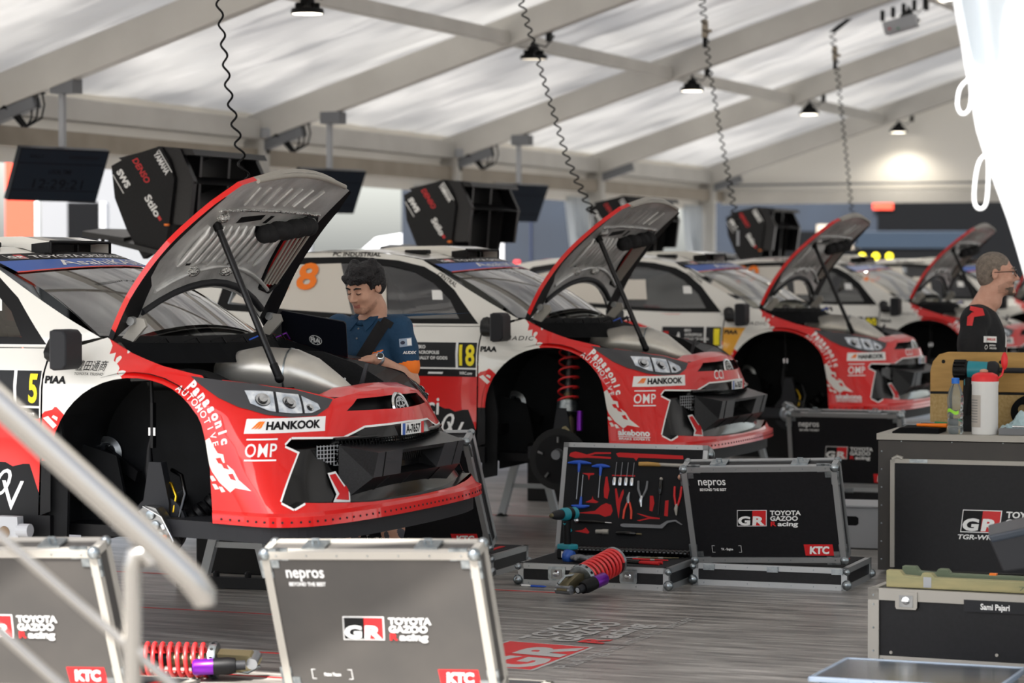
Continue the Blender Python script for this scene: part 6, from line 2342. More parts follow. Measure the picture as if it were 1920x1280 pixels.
for nm, lb, m_, pts, r_ in (('screwdriver', 'orange handled screwdriver lying on the cabinet left end', 'orange', [(.19, .14, .822), (.36, .13, .822)], [.008, .012]), ('marker', 'green marker lying on the cabinet behind the bottle', 'green', [(.27, .26, .828), (.37, .25, .822)], [.009, .009])):
    q = on_cab(nm, lb, 'tool', pts[0][0], pts[0][1], pts[0][2])
    mb = MB()
    a = Vector(pts[0])
    mb.tube([Vector(p) - a for p in pts], r_, m_, 10)
    mb.build('handle', q, smooth=50)
    mb = MB()
    mb.tube([(0, 0, 0), (-.08, .01, .0)], .004, 'steel', 8)
    mb.build('shaft', q)
t2 = on_cab('drawer_tray', 'grey metal tray right of the wipes tub with a spanner in it', 'tray', .78, .14)
mb = MB()
mb.prism([(-.12, .03), (-.11, 0), (.13, 0), (.15, .04), (.14, .045), (.125, .01), (-.10, .01), (-.11, .035)], (1, 0, 0), (0, 0, 1), (0, -.1, 0), .2, 'mid_grey')
mb.box((0, -.1, .02), (.24, .006, .038), 'mid_grey')
mb.build('tray', t2, bevel=.002)
sp_ = on_cab('spanner', 'chrome spanner lying in the grey metal tray', 'spanner', .73, .08, .825)
mb = MB()
mb.tube([(0, 0, 0), (.11, -.02, .0)], .006, 'chrome', 8)
mb.lathe([(.006, -.006), (.012, -.006), (.012, .006), (.006, .006)], 'chrome', 14, (.12, -.022, 0), (1, -.2, 0))
mb.build('shank', sp_, smooth=50)
cl = on_cab('cleaning_cloth', 'pale blue paper cloth crumpled behind the grey metal tray', 'cloth', .74, .33)
mb = MB()
rg = random.Random(2)
mb.grid(lambda u, v: (-.12 + .26 * u, -.06 + .11 * v, .012 + .075 * math.sin(PI * u) * math.sin(PI * v) * (1 + .5 * math.sin(11 * u + 5 * v)) + .012 * math.sin(23 * u) * math.sin(17 * v)), 30, 18, 'pale_blue_cloth')
mb.build('cloth', cl, smooth=80)
dt = on_cab('disc_blade', 'large black round disc with a hole leaning on the wooden board', 'disc', .80, .44, .78)
mb = MB()
mb.v, mb.f, mb.m = [], [], []
n = 32
cz = .105
ring = []
for i in range(n):
    a = 2 * PI * i / n
    ring += [(.135 * math.cos(a), 0, cz + .105 * math.sin(a)), (-.065 + .03 * math.cos(a), 0, cz + .015 + .03 * math.sin(a))]
mb.add(ring + [(p[0], .012, p[2]) for p in ring], [(2 * i, 2 * ((i + 1) % n), 2 * ((i + 1) % n) + 1, 2 * i + 1) for i in range(n)] + [(2 * n + 2 * i, 2 * n + 2 * i + 1, 2 * n + 2 * ((i + 1) % n) + 1, 2 * n + 2 * ((i + 1) % n)) for i in range(n)] + [(2 * i, 2 * n + 2 * i, 2 * n + 2 * ((i + 1) % n), 2 * ((i + 1) % n)) for i in range(n)], 'black_matt')
mb.build('disc', dt, smooth=40)
sb = on_cab('spray_bottle', 'red trigger spray bottle at the right edge of the cabinet', 'bottle', 1.01, .25)
mb = MB()
mb.lathe([(.035, 0), (.04, .01), (.04, .12), (.018, .17), (.015, .19)], 'bottle', 20)
mb.build('bottle', sb, smooth=50)
mb = MB()
mb.prism([(-.06, .285), (.05, .28), (.05, .25), (.01, .24), (-.005, .19), (-.02, .19), (-.02, .24), (-.035, .20), (-.05, .17), (-.06, .18)], (1, 0, 0), (0, 0, 1), (0, -.015, 0), .03, 'decal_red')
mb.build('trigger', sb, bevel=.004)
cn = on_cab('drink_can', 'dark red aluminium can at the right edge on the cabinet', 'can', .965, .04)
mb = MB()
mb.lathe([(.022, 0), (.028, .006), (.028, .13), (.023, .14), (.022, .142)], 'can_red', 24)
mb.build('can', cn, smooth=40)
mb = MB()
mb.lathe([(.024, .140), (.024, .144), (.001, .142)], 'alu', 24)
mb.build('rim', cn)

# ------------------------------------------------------------------ low name-tagged case with olive rails on it
SX, SY, SYW = 3.0, .115, R(-24)
sm = thing('storage_case', 'low black storage case with a name strip at the lower right', 'case', W(SX, SY), SYW)
b = case_box(sm, 'body', 1.0, .62, .318, I4, 'alu_pale', 'case_black')
mb = MB()
mb.box((.024, -.004, .16), (.048, .012, .318), 'alu_pale')
mb.box((.5, -.004, .295), (1.0, .012, .05), 'alu_pale')
for z in (.05, .15, .25, .29):
    mb.lathe([(.005, 0), (.004, .003)], 'zinc', 8, (.024, -.010, z), (0, -1, 0))
for x, z in ((.10, .045), (.56, .06)):
    mb.lathe([(.008, 0), (.006, .004)], 'alu_pale', 10, (x, -.0005, z), (0, -1, 0))
mb.build('front_rail', b)
latch(b, (.17, -.010, .275), I4, 'alu_pale')
mb = MB()
mb.geo(rect_g(0, 0, .27, .05), (.42, -.0125, .24), (1, 0, 0), (0, 0, 1), 'dark_grey')
mb.geo(text_w('Sami Pajari', .125, .024, bold=.03), (.492, -.0135, .252), (1, 0, 0), (0, 0, 1), 'white')
mb.geo(rect_g(0, 0, .2, .036), (.71, -.0125, .235), (1, 0, 0), (0, 0, 1), 'white')
mb.geo(text_w('TGR', .04, .018, bold=.03), (.73, -.0135, .244), (1, 0, 0), (0, 0, 1), 'black')
mb.build('name_strip', b)
for k, (yy, m_, lb) in enumerate(((.08, 'olive', 'olive green slotted rail lying on the low case, front one'), (.26, 'olive_dark', 'darker olive slotted rail lying on the low case, rear one'))):
    q = thing('slotted_rail', lb, 'rail', W(SX, SY) + (Matrix.Rotation(SYW, 4, 'Z') @ Vector((.06 + .02 * k, yy, .318))), SYW, 'olive rails on the low case')
    mb = MB()
    h = .062
    mb.prism([(0, 0), (0, h + .012), (.06, h + .012), (.075, h - .008), (.15, h - .012), (.16, h + .006), (.20, h + .006), (.215, h - .012), (.95, h - .012), (.95, 0)], (1, 0, 0), (0, 0, 1), (0, -.02, 0), .045, m_)
    mb.build('rail', q, bevel=.004)
    mb = MB()
    if k == 0:
        mb.geo(rect_g(0, 0, .035, .045), (.165, -.0215, .006), (1, 0, 0), (0, 0, 1), 'light_grey')
        mb.geo(text_w('74', .05, .018), (.58, -.0215, .012), (1, 0, 0), (0, 0, 1), 'olive_dark')
    else:
        for x in (.40, .60):
            mb.box((x, -.0, h - .010), (.03, .03, .012), 'orange')
    mb.build('plate', q)

# clear lidded box, bottom right
PXb, PYb = 3.10, -1.16
pb = thing('plastic_box', 'clear lidded plastic box on the floor at the bottom right corner', 'box', W(PXb, PYb), R(-22))
mb = MB()
mb.box((.36, .27, .05), (.68, .50, .10), 'clear_film')
mb.build('tub', pb, bevel=.015)
mb = MB()
mb.box((.36, .27, .112), (.72, .54, .014), 'clear_film')
for x in (0, .72):
    mb.box((x, .27, .112), (.02, .56, .022), 'plastic_clear')
for y in (0, .54):
    mb.box((.36, y, .112), (.74, .02, .022), 'plastic_clear')
mb.build('lid', pb, bevel=.006)
mb = MB()
for x in (.2, .52):
    mb.box((x, -.008, .10), (.10, .014, .04), 'plastic_clear')
mb.build('clip', pb, bevel=.004)
for i, (x, y, m_) in enumerate(((.15, .15, 'white'), (.32, .30, 'light_grey'), (.50, .20, 'white'))):
    q = thing('small_packet', 'pale packet inside the clear plastic box, %s' % ('left', 'middle', 'right')[i], 'packet', W(PXb, PYb) + (Matrix.Rotation(R(-22), 4, 'Z') @ Vector((x, y, .006))), R(-22), 'packets in the clear box')
    mb = MB()
    mb.box((0, 0, .03), (.10, .14, .05), m_)
    mb.build('wrapper', q, bevel=.01)

# grey crate with a hand hole, behind the printed case
gc = thing('grey_crate', 'grey crate with a hand hole on the floor left of the dark cabinet', 'crate', W(1.60, 4.62), R(-18))
mb = MB()
mb.box((.16, .2, .13), (.34, .4, .25), 'light_grey')
mb.box((.16, .2, .258), (.37, .43, .014), 'light_grey')
mb.box((.16, .2, .005), (.30, .36, .01), 'mid_grey')
mb.build('bin', gc, bevel=.01)
mb = MB()
mb.prism([(-.05, -.018), (-.035, -.028), (.035, -.028), (.05, -.018), (.05, .018), (.035, .028), (-.035, .028), (-.05, .018)], (1, 0, 0), (0, 0, 1), (.13, -.0008, .17), .004, 'black')
mb.build('hand_hole', gc)

# bin with a sloping dark lid at the right edge
bn = thing('waste_bin', 'dark grey lid of a bin reaching in at the right edge over the low case', 'bin', W(3.93, -.60), R(-10))
mb = MB()
mb.prism([(0, 0), (.42, 0), (.46, .72), (-.02, .72)], (1, 0, 0), (0, 0, 1), (0, -.2, 0), .40, 'dark_grey')
mb.build('tub', bn, bevel=.02)
mb = MB()
mb.prism([(-.26, .66), (.40, .82), (.42, .79), (-.245, .632)], (1, 0, 0), (0, 0, 1), (0, -.22, 0), .44, 'screen')
mb.prism([(-.255, .645), (.42, .79), (.40, .61), (-.20, .52)], (1, 0, 0), (0, 0, 1), (0, -.215, 0), .02, 'dark_grey')
mb.prism([(-.255, .645), (.42, .79), (.40, .61), (-.20, .52)], (1, 0, 0), (0, 0, 1), (0, .215, 0), .02, 'dark_grey')
mb.build('lid', bn, bevel=.008)

# ------------------------------------------------------------------ handrail of the ramp
hr = thing('stair_handrail', 'blurred steel stair handrail in the lower left foreground', 'handrail', (-.885, 6.2, 0), 0)
def hp(px, py, d=6.2):
    return Vector(((px - 960) / 5000 * d + .885, 0, 1.68 - (py - 508) / 5000 * d))
mb = MB()
mb.tube([(-1.05, 0, 2.055), (.10, 0, .999), (.142, 0, .960), (.166, 0, .925), (.170, 0, .900)], [.034, .034, .034, .032, .024], 'brushed', 24)
mb.build('top_rail', hr, smooth=50)
mb = MB()
mb.tube([(0, 0, 0), (0, 0, .985), (.006, 0, 1.02), (.028, 0, 1.025), (.05, 0, 1.0)], .0225, 'brushed', 20)
mb.lathe([(.06, 0), (.06, .012), (.024, .014)], 'brushed', 24)
mb.build('post', hr, smooth=50)
for a, b_ in (((-1.05, 0, 1.71), (.0, 0, .795)), ((.0, 0, .795), (.92, 0, .0 + .01)), ((-1.05, 0, 1.50), (.62, 0, .012))):
    mb = MB()
    mb.tube([a, b_], .0125, 'brushed', 14)
    mb.build('mid_rail', hr, smooth=50)
mb = MB()
mb.tube([(-.02, 0, .81), (.025, 0, .785)], .017, 'brushed', 14)
mb.build('clamp', hr, smooth=50)
mb = MB()
mb.tube([(-1.05, 0, 0), (-1.05, 0, 1.95)], .0225, 'brushed', 16)
mb.build('post', hr, smooth=50)

# ------------------------------------------------------------------ under and between the cars
for k, (y0, lb) in enumerate(((2.03, 'low black storage chest on the floor under the nearest car'), (7.03, 'low black storage chest on the floor under car 18'), (12.03, 'low black storage chest on the floor under car 1'))):
    q = thing('storage_chest', lb, 'chest', W(-1.33, y0), YAW, 'black chests behind the cars')
    mb = MB()
    mb.prism([(0, 0), (.68, 0), (.68, .41), (.22, .41), (0, .33)], (1, 0, 0), (0, 0, 1), (0, 0, 0), .45, 'black')
    mb.prism([(0, .335), (.22, .415), (.22, .45), (0, .45)], (1, 0, 0), (0, 0, 1), (0, .001, 0), .05, 'light_grey')
    mb.build('box', q, bevel=.006)
    mb = MB()
    mb.box((.45, .22, .418), (.44, .42, .014), 'dark_grey')
    mb.build('lid', q)
def trestle(x, y, label, h=.47):
    q = thing('trestle_stand', label, 'stand', W(x, y), YAW, 'trestle stands under the cars')
    for sx in (-1, 1):
        mb = MB()
        mb.prism([(sx * .20 - .025, .012), (sx * .20 + .025, .012), (sx * .07 + .025, h), (sx * .07 - .025, h)], (1, 0, 0), (0, 0, 1), (0, -.02, 0), .04, 'steel_paint')
        mb.build('leg', q)
        mb = MB()
        mb.lathe([(.05, 0), (.03, .012), (.012, .03)], 'rubber', 14, (sx * .20, 0, 0))
        mb.build('foot', q, smooth=40)
    mb = MB()
    mb.box((0, 0, h + .01), (.24, .12, .03), 'steel_paint')
    mb.build('saddle', q)
    mb = MB()
    mb.box((0, 0, h * .45), (.30, .02, .03), 'steel_paint')
    mb.build('crossbar', q)
for k in range(5):
    nm = ('nearest car', 'car 18', 'car 1', 'car 99', 'farthest car')[k]
    trestle(-.85, 5 * k + (1.60 if k == 0 else .86), 'grey A-frame trestle stand %s' % (('under the far side of the ' if k == 0 else 'under ' if k < 4 else 'under the ') + nm), .47)
    trestle(-2.2, 5 * k + .5, 'grey A-frame trestle stand under the rear of %s' % (('the ' if k in (0, 4) else '') + nm), .47)
js = thing('jack_stand', 'light grey jack stand with a round hole under the nearest car door', 'stand', W(-.60, -1.04), YAW)
mb = MB()
mb.prism([(-.10, 0), (.10, 0), (.065, .60), (-.045, .60)], (1, 0, 0), (0, 0, 1), (0, 0, 0), .05, 'light_grey')
mb.lathe([(.028, 0), (.028, .002)], 'wood_dark', 18, (.0, -.0005, .53), (0, -1, 0))
mb.lathe([(.03, 0), (.03, .06)], 'light_grey', 16, (.06, .02, .54), (1, 0, 0))
mb.build('frame', js, bevel=.004)
mb = MB()
mb.box((0, -.02, .01), (.34, .3, .02), 'light_grey')
mb.build('base_plate', js)
br = thing('floor_bar', 'dark bar with fittings lying on the floor in front of the black chest', 'bar', W(-1.0, 1.42), R(-16))
mb = MB()
mb.box((.35, 0, .03), (.9, .06, .06), 'dark_grey')
mb.box((.62, -.01, .045), (.16, .06, .05), 'mid_grey')
mb.build('bar', br, bevel=.004)
for x in (.12, .30, .42, .46, .55):
    mb = MB()
    mb.lathe([(.018, 0), (.018, .02), (.01, .03)], 'black', 10, (x, 0, .06))
    mb.build('fitting', br)
# ------------------------------------------------------------------ people: smooth blended bodies turned into one surface
class Fig:
    def __init__(s):
        s.P = []
        s.T = Matrix.Identity(4)
        s.zs = 1.0
    def cap(s, a, b, ra, rb, m='skin', k=.02, sub=False):
        a, b = (a[0], a[1], a[2] * s.zs), (b[0], b[1], b[2] * s.zs)
        s.P.append(('c', np.array(s.T @ Vector(a)), np.array(s.T @ Vector(b)), ra, rb, m, k, sub))
        return s
    def chain(s, pts, rs, m='skin', k=.02):
        for i in range(len(pts) - 1):
            s.cap(pts[i], pts[i + 1], rs[i], rs[i + 1], m, k)
        return s
    def ell(s, c, r, m='skin', k=.02, sub=False, rot=(0, 0, 0)):
        c, r = (c[0], c[1], c[2] * s.zs), (r[0], r[1], r[2] * s.zs)
        Rm = s.T.to_3x3() @ Euler(rot).to_matrix()
        s.P.append(('e', np.array(s.T @ Vector(c)), np.array(Rm), np.array(r), max(r), m, k, sub))
        return s
    @staticmethod
    def dist(p, X):
        if p[0] == 'c':
            a, b = p[1], p[2]
            d = b - a
            t = np.clip(((X - a) @ d) / max(1e-9, d @ d), 0, 1)
            return np.linalg.norm(X - a - t[..., None] * d, axis=-1) - (p[3] + t * (p[4] - p[3]))
        q = (X - p[1]) @ p[2]
        r = p[3]
        k0 = np.linalg.norm(q / r, axis=-1)
        k1 = np.linalg.norm(q / (r * r), axis=-1)
        return k0 * (k0 - 1.0) / np.maximum(k1, 1e-6)
    def bounds(s, p, pad):
        if p[0] == 'c':
            lo = np.minimum(p[1] - p[3], p[2] - p[4])
            hi = np.maximum(p[1] + p[3], p[2] + p[4])
        else:
            lo, hi = p[1] - p[4], p[1] + p[4]
        return lo - pad, hi + pad
    @staticmethod
    def blend(D, d, k, sub):
        if sub:
            h = np.clip(.5 - .5 * (D + d) / k, 0, 1)
            return D * (1 - h) - d * h + k * h * (1 - h)
        h = np.clip(.5 + .5 * (d - D) / k, 0, 1)
        return d * (1 - h) + D * h - k * h * (1 - h)
    def value(s, X):
        D = np.full(X.shape[:-1], .2)
        for p in s.P:
            D = s.blend(D, s.dist(p, X), p[6], p[7])
        return D
    def mesh(s, h, noise=None):
        add = [p for p in s.P if not p[7]]
        B = [s.bounds(p, .03) for p in add]
        lo = np.min([b[0] for b in B], axis=0)
        hi = np.max([b[1] for b in B], axis=0)
        n = np.ceil((hi - lo) / h).astype(int) + 1
        ax = [lo[i] + h * np.arange(n[i]) for i in range(3)]
        D = np.full(n, .12, np.float32)
        for p in s.P:
            a, b = s.bounds(p, .05)
            i0 = np.maximum(((a - lo) / h).astype(int), 0)
            i1 = np.minimum(((b - lo) / h).astype(int) + 2, n)
            if (i1 <= i0).any():
                continue
            G = np.stack(np.meshgrid(*[ax[i][i0[i]:i1[i]] for i in range(3)], indexing='ij'), axis=-1)
            sl_ = tuple(slice(i0[i], i1[i]) for i in range(3))
            D[sl_] = s.blend(D[sl_], s.dist(p, G), p[6], p[7])
        if noise:
            G = np.stack(np.meshgrid(*ax, indexing='ij'), axis=-1)
            D = D + noise(G)
        # surface nets
        S_ = D < 0
        c = [S_[i:n[0] - 1 + i, j:n[1] - 1 + j, k:n[2] - 1 + k] for i in (0, 1) for j in (0, 1) for k in (0, 1)]
        cnt = sum(x.astype(np.int8) for x in c)
        act = (cnt > 0) & (cnt < 8)
        idx = -np.ones(act.shape, np.int64)
        I = np.argwhere(act)
        idx[act] = np.arange(len(I))
        cs = [(i, j, k) for i in (0, 1) for j in (0, 1) for k in (0, 1)]
        val = np.stack([D[I[:, 0] + o[0], I[:, 1] + o[1], I[:, 2] + o[2]] for o in cs], axis=1)
        acc = np.zeros((len(I), 3))
        num = np.zeros(len(I))
        for a in range(8):
            for b in range(a + 1, 8):
                if sum(abs(cs[a][q] - cs[b][q]) for q in range(3)) != 1:
                    continue
                va, vb = val[:, a], val[:, b]
                x = (va < 0) != (vb < 0)
                t = np.where(x, va / np.where(x, va - vb, 1), 0)
                pa, pb = np.array(cs[a]), np.array(cs[b])
                acc += np.where(x[:, None], pa + t[:, None] * (pb - pa), 0)
                num += x
        V = lo + h * (I + acc / num[:, None])
        F = []
        for axis in range(3):
            o = [0, 0, 0]
            o[axis] = 1
            A = S_[tuple(slice(1 if i != axis else 0, n[i] - 1) for i in range(3))]
            Bq = S_[tuple(slice(1 if i != axis else 1, n[i] - 1 if i != axis else n[i]) for i in range(3))]
            E_ = np.argwhere(A != Bq)
            inn = A[tuple(E_.T)]
            base = E_.copy()
            for i in range(3):
                if i != axis:
                    base[:, i] += 1
            u, v = [(1, 2), (2, 0), (0, 1)][axis]
            q = []
            for du, dv in ((0, 0), (-1, 0), (-1, -1), (0, -1)):
                cc = base.copy()
                cc[:, u] += du
                cc[:, v] += dv
                q.append(idx[tuple(cc.T)])
            Q = np.stack(q, axis=1)
            Q = np.where(inn[:, None], Q, Q[:, ::-1])
            F.append(Q)
        F = np.concatenate(F)
        F = F[(F >= 0).all(axis=1)]
        return V, F
    def build(s, name, parent, h, paint=None, noise=None, label=None):
        V, F = s.mesh(h, noise)
        C = V[F].mean(axis=1)
        ds = np.stack([s.dist(p, C) if not p[7] else np.full(len(C), 9.) for p in s.P], axis=1)
        w_ = ds.argmin(axis=1)
        M_ = [s.P[i][5] for i in w_]
        if paint:
            M_ = [paint(C[i], M_[i]) for i in range(len(C))]
        mb = MB()
        mb.v = [tuple(v) for v in V.tolist()]
        mb.f = [tuple(f) for f in F.tolist()]
        mb.m = M_
        return mb.build(name, parent, smooth=180, label=label)
    def onto(s, p, d, lift=.002):
        """slide a point along d until it meets the surface"""
        p, d = Vector(p), Vector(d).normalized()
        for _ in range(40):
            v = float(s.value(np.array(p)[None, :])[0]) - lift
            if abs(v) < 4e-4:
                break
            p = p + d * max(-.01, min(v, .05))
        return p
    def decal(s, mb, g, o, ex, ey, d, m, lift=.003):
        o, ex, ey = Vector(o), Vector(ex), Vector(ey)
        gv, gf = finer(g, .02)
        mb.add([s.onto(o + ex * x + ey * y, d, lift) for x, y in gv], gf, m)
def head_prims(F, skin, beard=None, brow='hair_black', lids=True):
    F.ell((0, .018, .035), (.076, .096, .084), skin, .02)
    F.ell((0, -.030, -.040), (.060, .066, .082), skin, .03)
    F.ell((0, -.018, -.078), (.054, .062, .048), beard or skin, .03)
    F.cap((-.014, -.070, -.108), (.014, -.070, -.108), .022, .022, beard or skin, .02)
    F.cap((-.036, -.078, .024), (.036, -.078, .024), .013, .013, skin, .02)
    for sx in (-1, 1):
        F.ell((sx * .036, -.108, -.002), (.022, .020, .012), skin, .018, True)
        F.ell((sx * .042, -.066, -.036), (.02, .02, .018), skin, .025)
    F.cap((0, -.090, .008), (0, -.116, -.036), .008, .011, skin, .014)
    for sx in (-1, 1):
        F.ell((sx * .011, -.102, -.040), (.010, .011, .008), skin, .008)
        F.ell((sx * .079, .014, -.006), (.009, .019, .031), skin, .008, False, (0, sx * .12, sx * -.3))
        F.ell((sx * .087, .010, -.004), (.005, .010, .018), skin, .005, True)
        F.ell((sx * .032, -.079, -.001), (.0155, .0135, .0135), skin, .006)
    F.cap((-.018, -.0865, -.0690), (.018, -.0865, -.0690), .0042, .0042, 'lip', .006)
    F.cap((-.013, -.0870, -.0775), (.013, -.0870, -.0775), .0055, .0055, 'lip', .006)
    F.cap((-.022, -.0965, -.0730), (.022, -.0965, -.0730), .0025, .0025, 'lip', .004, True)
    F.cap((0, .03, -.07), (0, .035, -.16), .054, .058, skin, .03)
def face_bits(parent, T, brow, glasses=False, open_eyes=False):
    mb = MB()
    for sx in (-1, 1):
        mb.tube([(sx * .014, -.0955, .022), (sx * .032, -.0975, .030), (sx * .053, -.082, .024)], [.0042, .0048, .003], brow, 8, True, T)
    mb.build('eyebrow', parent, smooth=60)
    mb = MB()
    for sx in (-1, 1):
        if open_eyes:
            mb.sphere((sx * .032, -.0815, -.001), .0128, 'eye_white', 14, 9, T)
            mb.sphere((sx * .032 , -.0905, -.002), .0052, 'black_gloss', 10, 6, T)
        z = -.001 if open_eyes else -.006
        mb.tube([(sx * .018, -.0885, z + .003), (sx * .027, -.0945, z), (sx * .037, -.0945, z), (sx * .047, -.084, z + .003)], .0018, 'hair_black', 6, True, T)
    mb.build('eye', parent, smooth=60)
    if glasses:
        mb = MB()
        for sx in (-1, 1):
            pr = [(sx * (.034 + .027 * math.cos(a)), -.108 + .012 * abs(math.cos(a)) ** 2 * (1 if math.cos(a) > 0 else .2), -.004 + .020 * math.sin(a)) for a in [2 * PI * i / 20 for i in range(21)]]
            mb.tube(pr, .0022, 'black_gloss', 6, False, T)
            mb.tube([(sx * .061, -.096, .006), (sx * .079, -.04, .006), (sx * .084, .02, .004), (sx * .082, .04, -.018)], .0024, 'black_gloss', 6, True, T)
        mb.tube([(-.008, -.112, .004), (0, -.115, .006), (.008, -.112, .004)], .002, 'black_gloss', 6, True, T)
        mb.build('glasses', parent, smooth=60)

def hand(F, wrist, tip, up, skin, curl=.35, thumb_side=1):
    """palm, four fingers and a thumb, from the wrist towards tip; up = back of the hand"""
    w_, t_, u_ = Vector(wrist), Vector(tip), Vector(up)
    f = (t_ - w_).normalized()
    u_ = (u_ - f * u_.dot(f)).normalized()
    sd_ = f.cross(u_)
    g = lambda a, b, c: w_ + f * a + sd_ * b + u_ * c
    T0, F.T = F.T, Matrix.Identity(4)
    F.cap(g(.0, 0, 0), g(.045, .010, .0), .024, .022, skin, .02)
    F.cap(g(.045, -.026, 0), g(.088, -.030, .004), .014, .012, skin, .016)
    F.cap(g(.045, .024, 0), g(.085, .026, .002), .014, .011, skin, .016)
    F.cap(g(.05, 0, 0), g(.09, 0, .006), .016, .0125, skin, .016)
    for i, (b, L) in enumerate(((-.034, .072), (-.012, .080), (.010, .076), (.030, .060))):
        p0 = g(.090, b, .004)
        c = curl * (1 + .15 * i)
        p1 = g(.090 + L * .48, b * 1.12, .004 + L * .12 * (1 - c * 2))
        p2 = p1 + (f * math.cos(c * 2) - u_ * math.sin(c * 2)) * L * .32
        p3 = p2 + (f * math.cos(c * 3.2) - u_ * math.sin(c * 3.2)) * L * .24
        F.chain([p0, p1, p2, p3], [.0092, .0088, .0078, .0066], skin, .004)
    s_ = -thumb_side
    F.chain([g(.020, s_ * .022, -.004), g(.052, s_ * .048, -.012), g(.080, s_ * .055, -.018), g(.100, s_ * .050, -.022)], [.014, .0115, .0095, .0075], skin, .008)
    F.T = T0

# ---- the man with the laptop
PX1 = W(.055, 1.40) + Vector((-.035, 0, 0))
man = thing('person', 'young man in a blue polo shirt with a black shoulder strap, typing on a laptop', 'person', PX1, 0)
def R30(x, y, z, a=R(-28)):
    return Vector((x * math.cos(a) - y * math.sin(a), x * math.sin(a) + y * math.cos(a), z))
HT = Matrix.Translation(Vector((-.005, -.060, 1.598))) @ Matrix.Rotation(R(-40), 4, 'Z') @ Matrix.Rotation(R(20), 4, 'X') @ Matrix.Rotation(R(2), 4, 'Y')
sk = 'skin'
HS = HT @ Matrix.Scale(.93, 4, (0, 0, 1))
B = Fig()
B.T = HT
B.zs = .93
head_prims(B, sk, 'stubble_light')
B.T = Matrix.Identity(4)
B.zs = 1.0
nb = HT @ Vector((0, .035, -.13))
B.cap(nb, R30(0, .03, 1.40), .056, .062, sk, .03)
# torso
def torso(F, g, m):
    F.ell(R30(0, .015, 1.22), (.165 + g, .112 + g, .21 + g), m, .05, False, (0, 0, R(-28)))
    F.cap(R30(-.135, .02, 1.365), R30(.135, .02, 1.365), .062 + g, .062 + g, m, .05)
    F.ell(R30(0, .03, 1.02), (.150 + g, .110 + g, .16 + g), m, .05, False, (0, 0, R(-28)))
    F.ell(R30(0, .035, .90), (.158 + g, .118 + g, .12 + g), m, .05, False, (0, 0, R(-28)))
LS, LE, LWr = Vector((.172, -.058, 1.385)), Vector((.232, -.105, 1.115)), Vector((.070, -.265, 1.236))
RS, RE, RWr = Vector((-.150, .105, 1.385)), Vector((-.235, .0, 1.14)), Vector((-.165, -.215, 1.215))
torso(B, 0, sk)
for S_, E_, Wp in ((LS, LE, LWr), (RS, RE, RWr)):
    B.chain([S_, S_.lerp(E_, .45), E_], [.056, .050, .042], sk, .03)
    B.chain([E_, E_.lerp(Wp, .35), Wp], [.042, .043, .027], sk, .02)
hand(B, LWr, LWr + Vector((-.13, -.055, -.012)), (0, -.1, 1), sk, .30, -1)
hand(B, RWr, RWr + Vector((.10, -.10, -.004)), (0, 0, 1), sk, .25, 1)
hips = [R30(.085, .03, .86), R30(-.085, .03, .86)]
kn = [Vector((.125, .0, .48)), Vector((-.095, .06, .48))]
an = [Vector((.145, .06, .085)), Vector((-.085, .12, .085))]
for h_, k_, a_ in zip(hips, kn, an):
    B.chain([h_, h_.lerp(k_, .5), k_], [.092, .080, .056], sk, .04)
    B.chain([k_, k_.lerp(a_, .33), k_.lerp(a_, .7), a_], [.054, .058, .042, .036], sk, .03)
    B.cap(a_ + Vector((0, .02, -.03)), a_ + Vector((-.06, -.13, -.05)), .038, .030, sk, .03)
def p1paint(c, m):
    if m == 'stubble_light' and c[2] > 1.40:
        q = HT.inverted() @ Vector(c)
        if q.z > -.062 and abs(q.x) < .05 or q.y > -.0:
            return sk
        return 'stubble_light'
    if .27 < c[2] < .47 and (math.sin(c[2] * 62 + c[0] * 70) + math.sin(c[2] * 41 - c[0] * 95 + c[1] * 50) > .55):
        return 'tattoo'
    return m
body = B.build('body', man, .0048, p1paint)
face_bits(man, HS, 'hair_black')
Hh = Fig()
Hh.T = HT
Hh.zs = .95
rg = random.Random(11)
Hh.ell((0, .030, .055), (.086, .104, .078), 'hair_black', .02)
Hh.ell((0, .055, .0), (.080, .070, .075), 'hair_black', .02)
for i in range(46):
    a = rg.uniform(-1.9, 1.9)
    e = rg.uniform(.0, 1.0)
    Hh.ell((.080 * math.sin(a) * (1 - .35 * e), .02 - .098 * math.cos(a) * (1 - .45 * e), .062 + .072 * e), (.022, .022, .018), 'hair_black', .014)
for i in range(9):
    x = -.062 + .0155 * i
    Hh.cap((x, -.080 + .25 * x * x * 10, .075), (x + .006, -.094 + abs(x) * .35, .050 + .004 * (i % 3)), .016, .009, 'hair_black', .008)
for sx in (-1, 1):
    Hh.cap((sx * .074, -.028, .05), (sx * .073, -.030, .002), .012, .006, 'hair_black', .015)
    Hh.ell((sx * .070, .03, .02), (.02, .05, .04), 'hair_black', .02)
Hh.ell((0, -.12, -.055), (.09, .09, .085), 'hair_black', .012, True)
for sx in (-1, 1):
    Hh.ell((sx * .10, -.005, -.03), (.032, .034, .048), 'hair_black', .012, True)
Hh.build('hair', man, .0048, None, lambda G: .0022 * np.sin(G[..., 0] * 310 + 3 * np.sin(G[..., 2] * 90)) * np.sin(G[..., 1] * 270 + 2) * np.sin(G[..., 2] * 240))
C = Fig()
torso(C, .014, 'polo')
for S_, E_ in ((LS, LE), (RS, RE)):
    C.chain([S_, S_.lerp(E_, .35), S_.lerp(E_, .72)], [.072, .068, .066], 'polo', .03)
C.ell(S_.lerp(E_, 2) if False else LS.lerp(LE, 1.02), (.05, .05, .05), 'polo', .006, True)
C.ell(RS.lerp(RE, 1.02), (.05, .05, .05), 'polo', .006, True)
C.cap(R30(0, .0, 1.40), R30(0, -.04, 1.55), .066, .05, 'polo', .012, True)
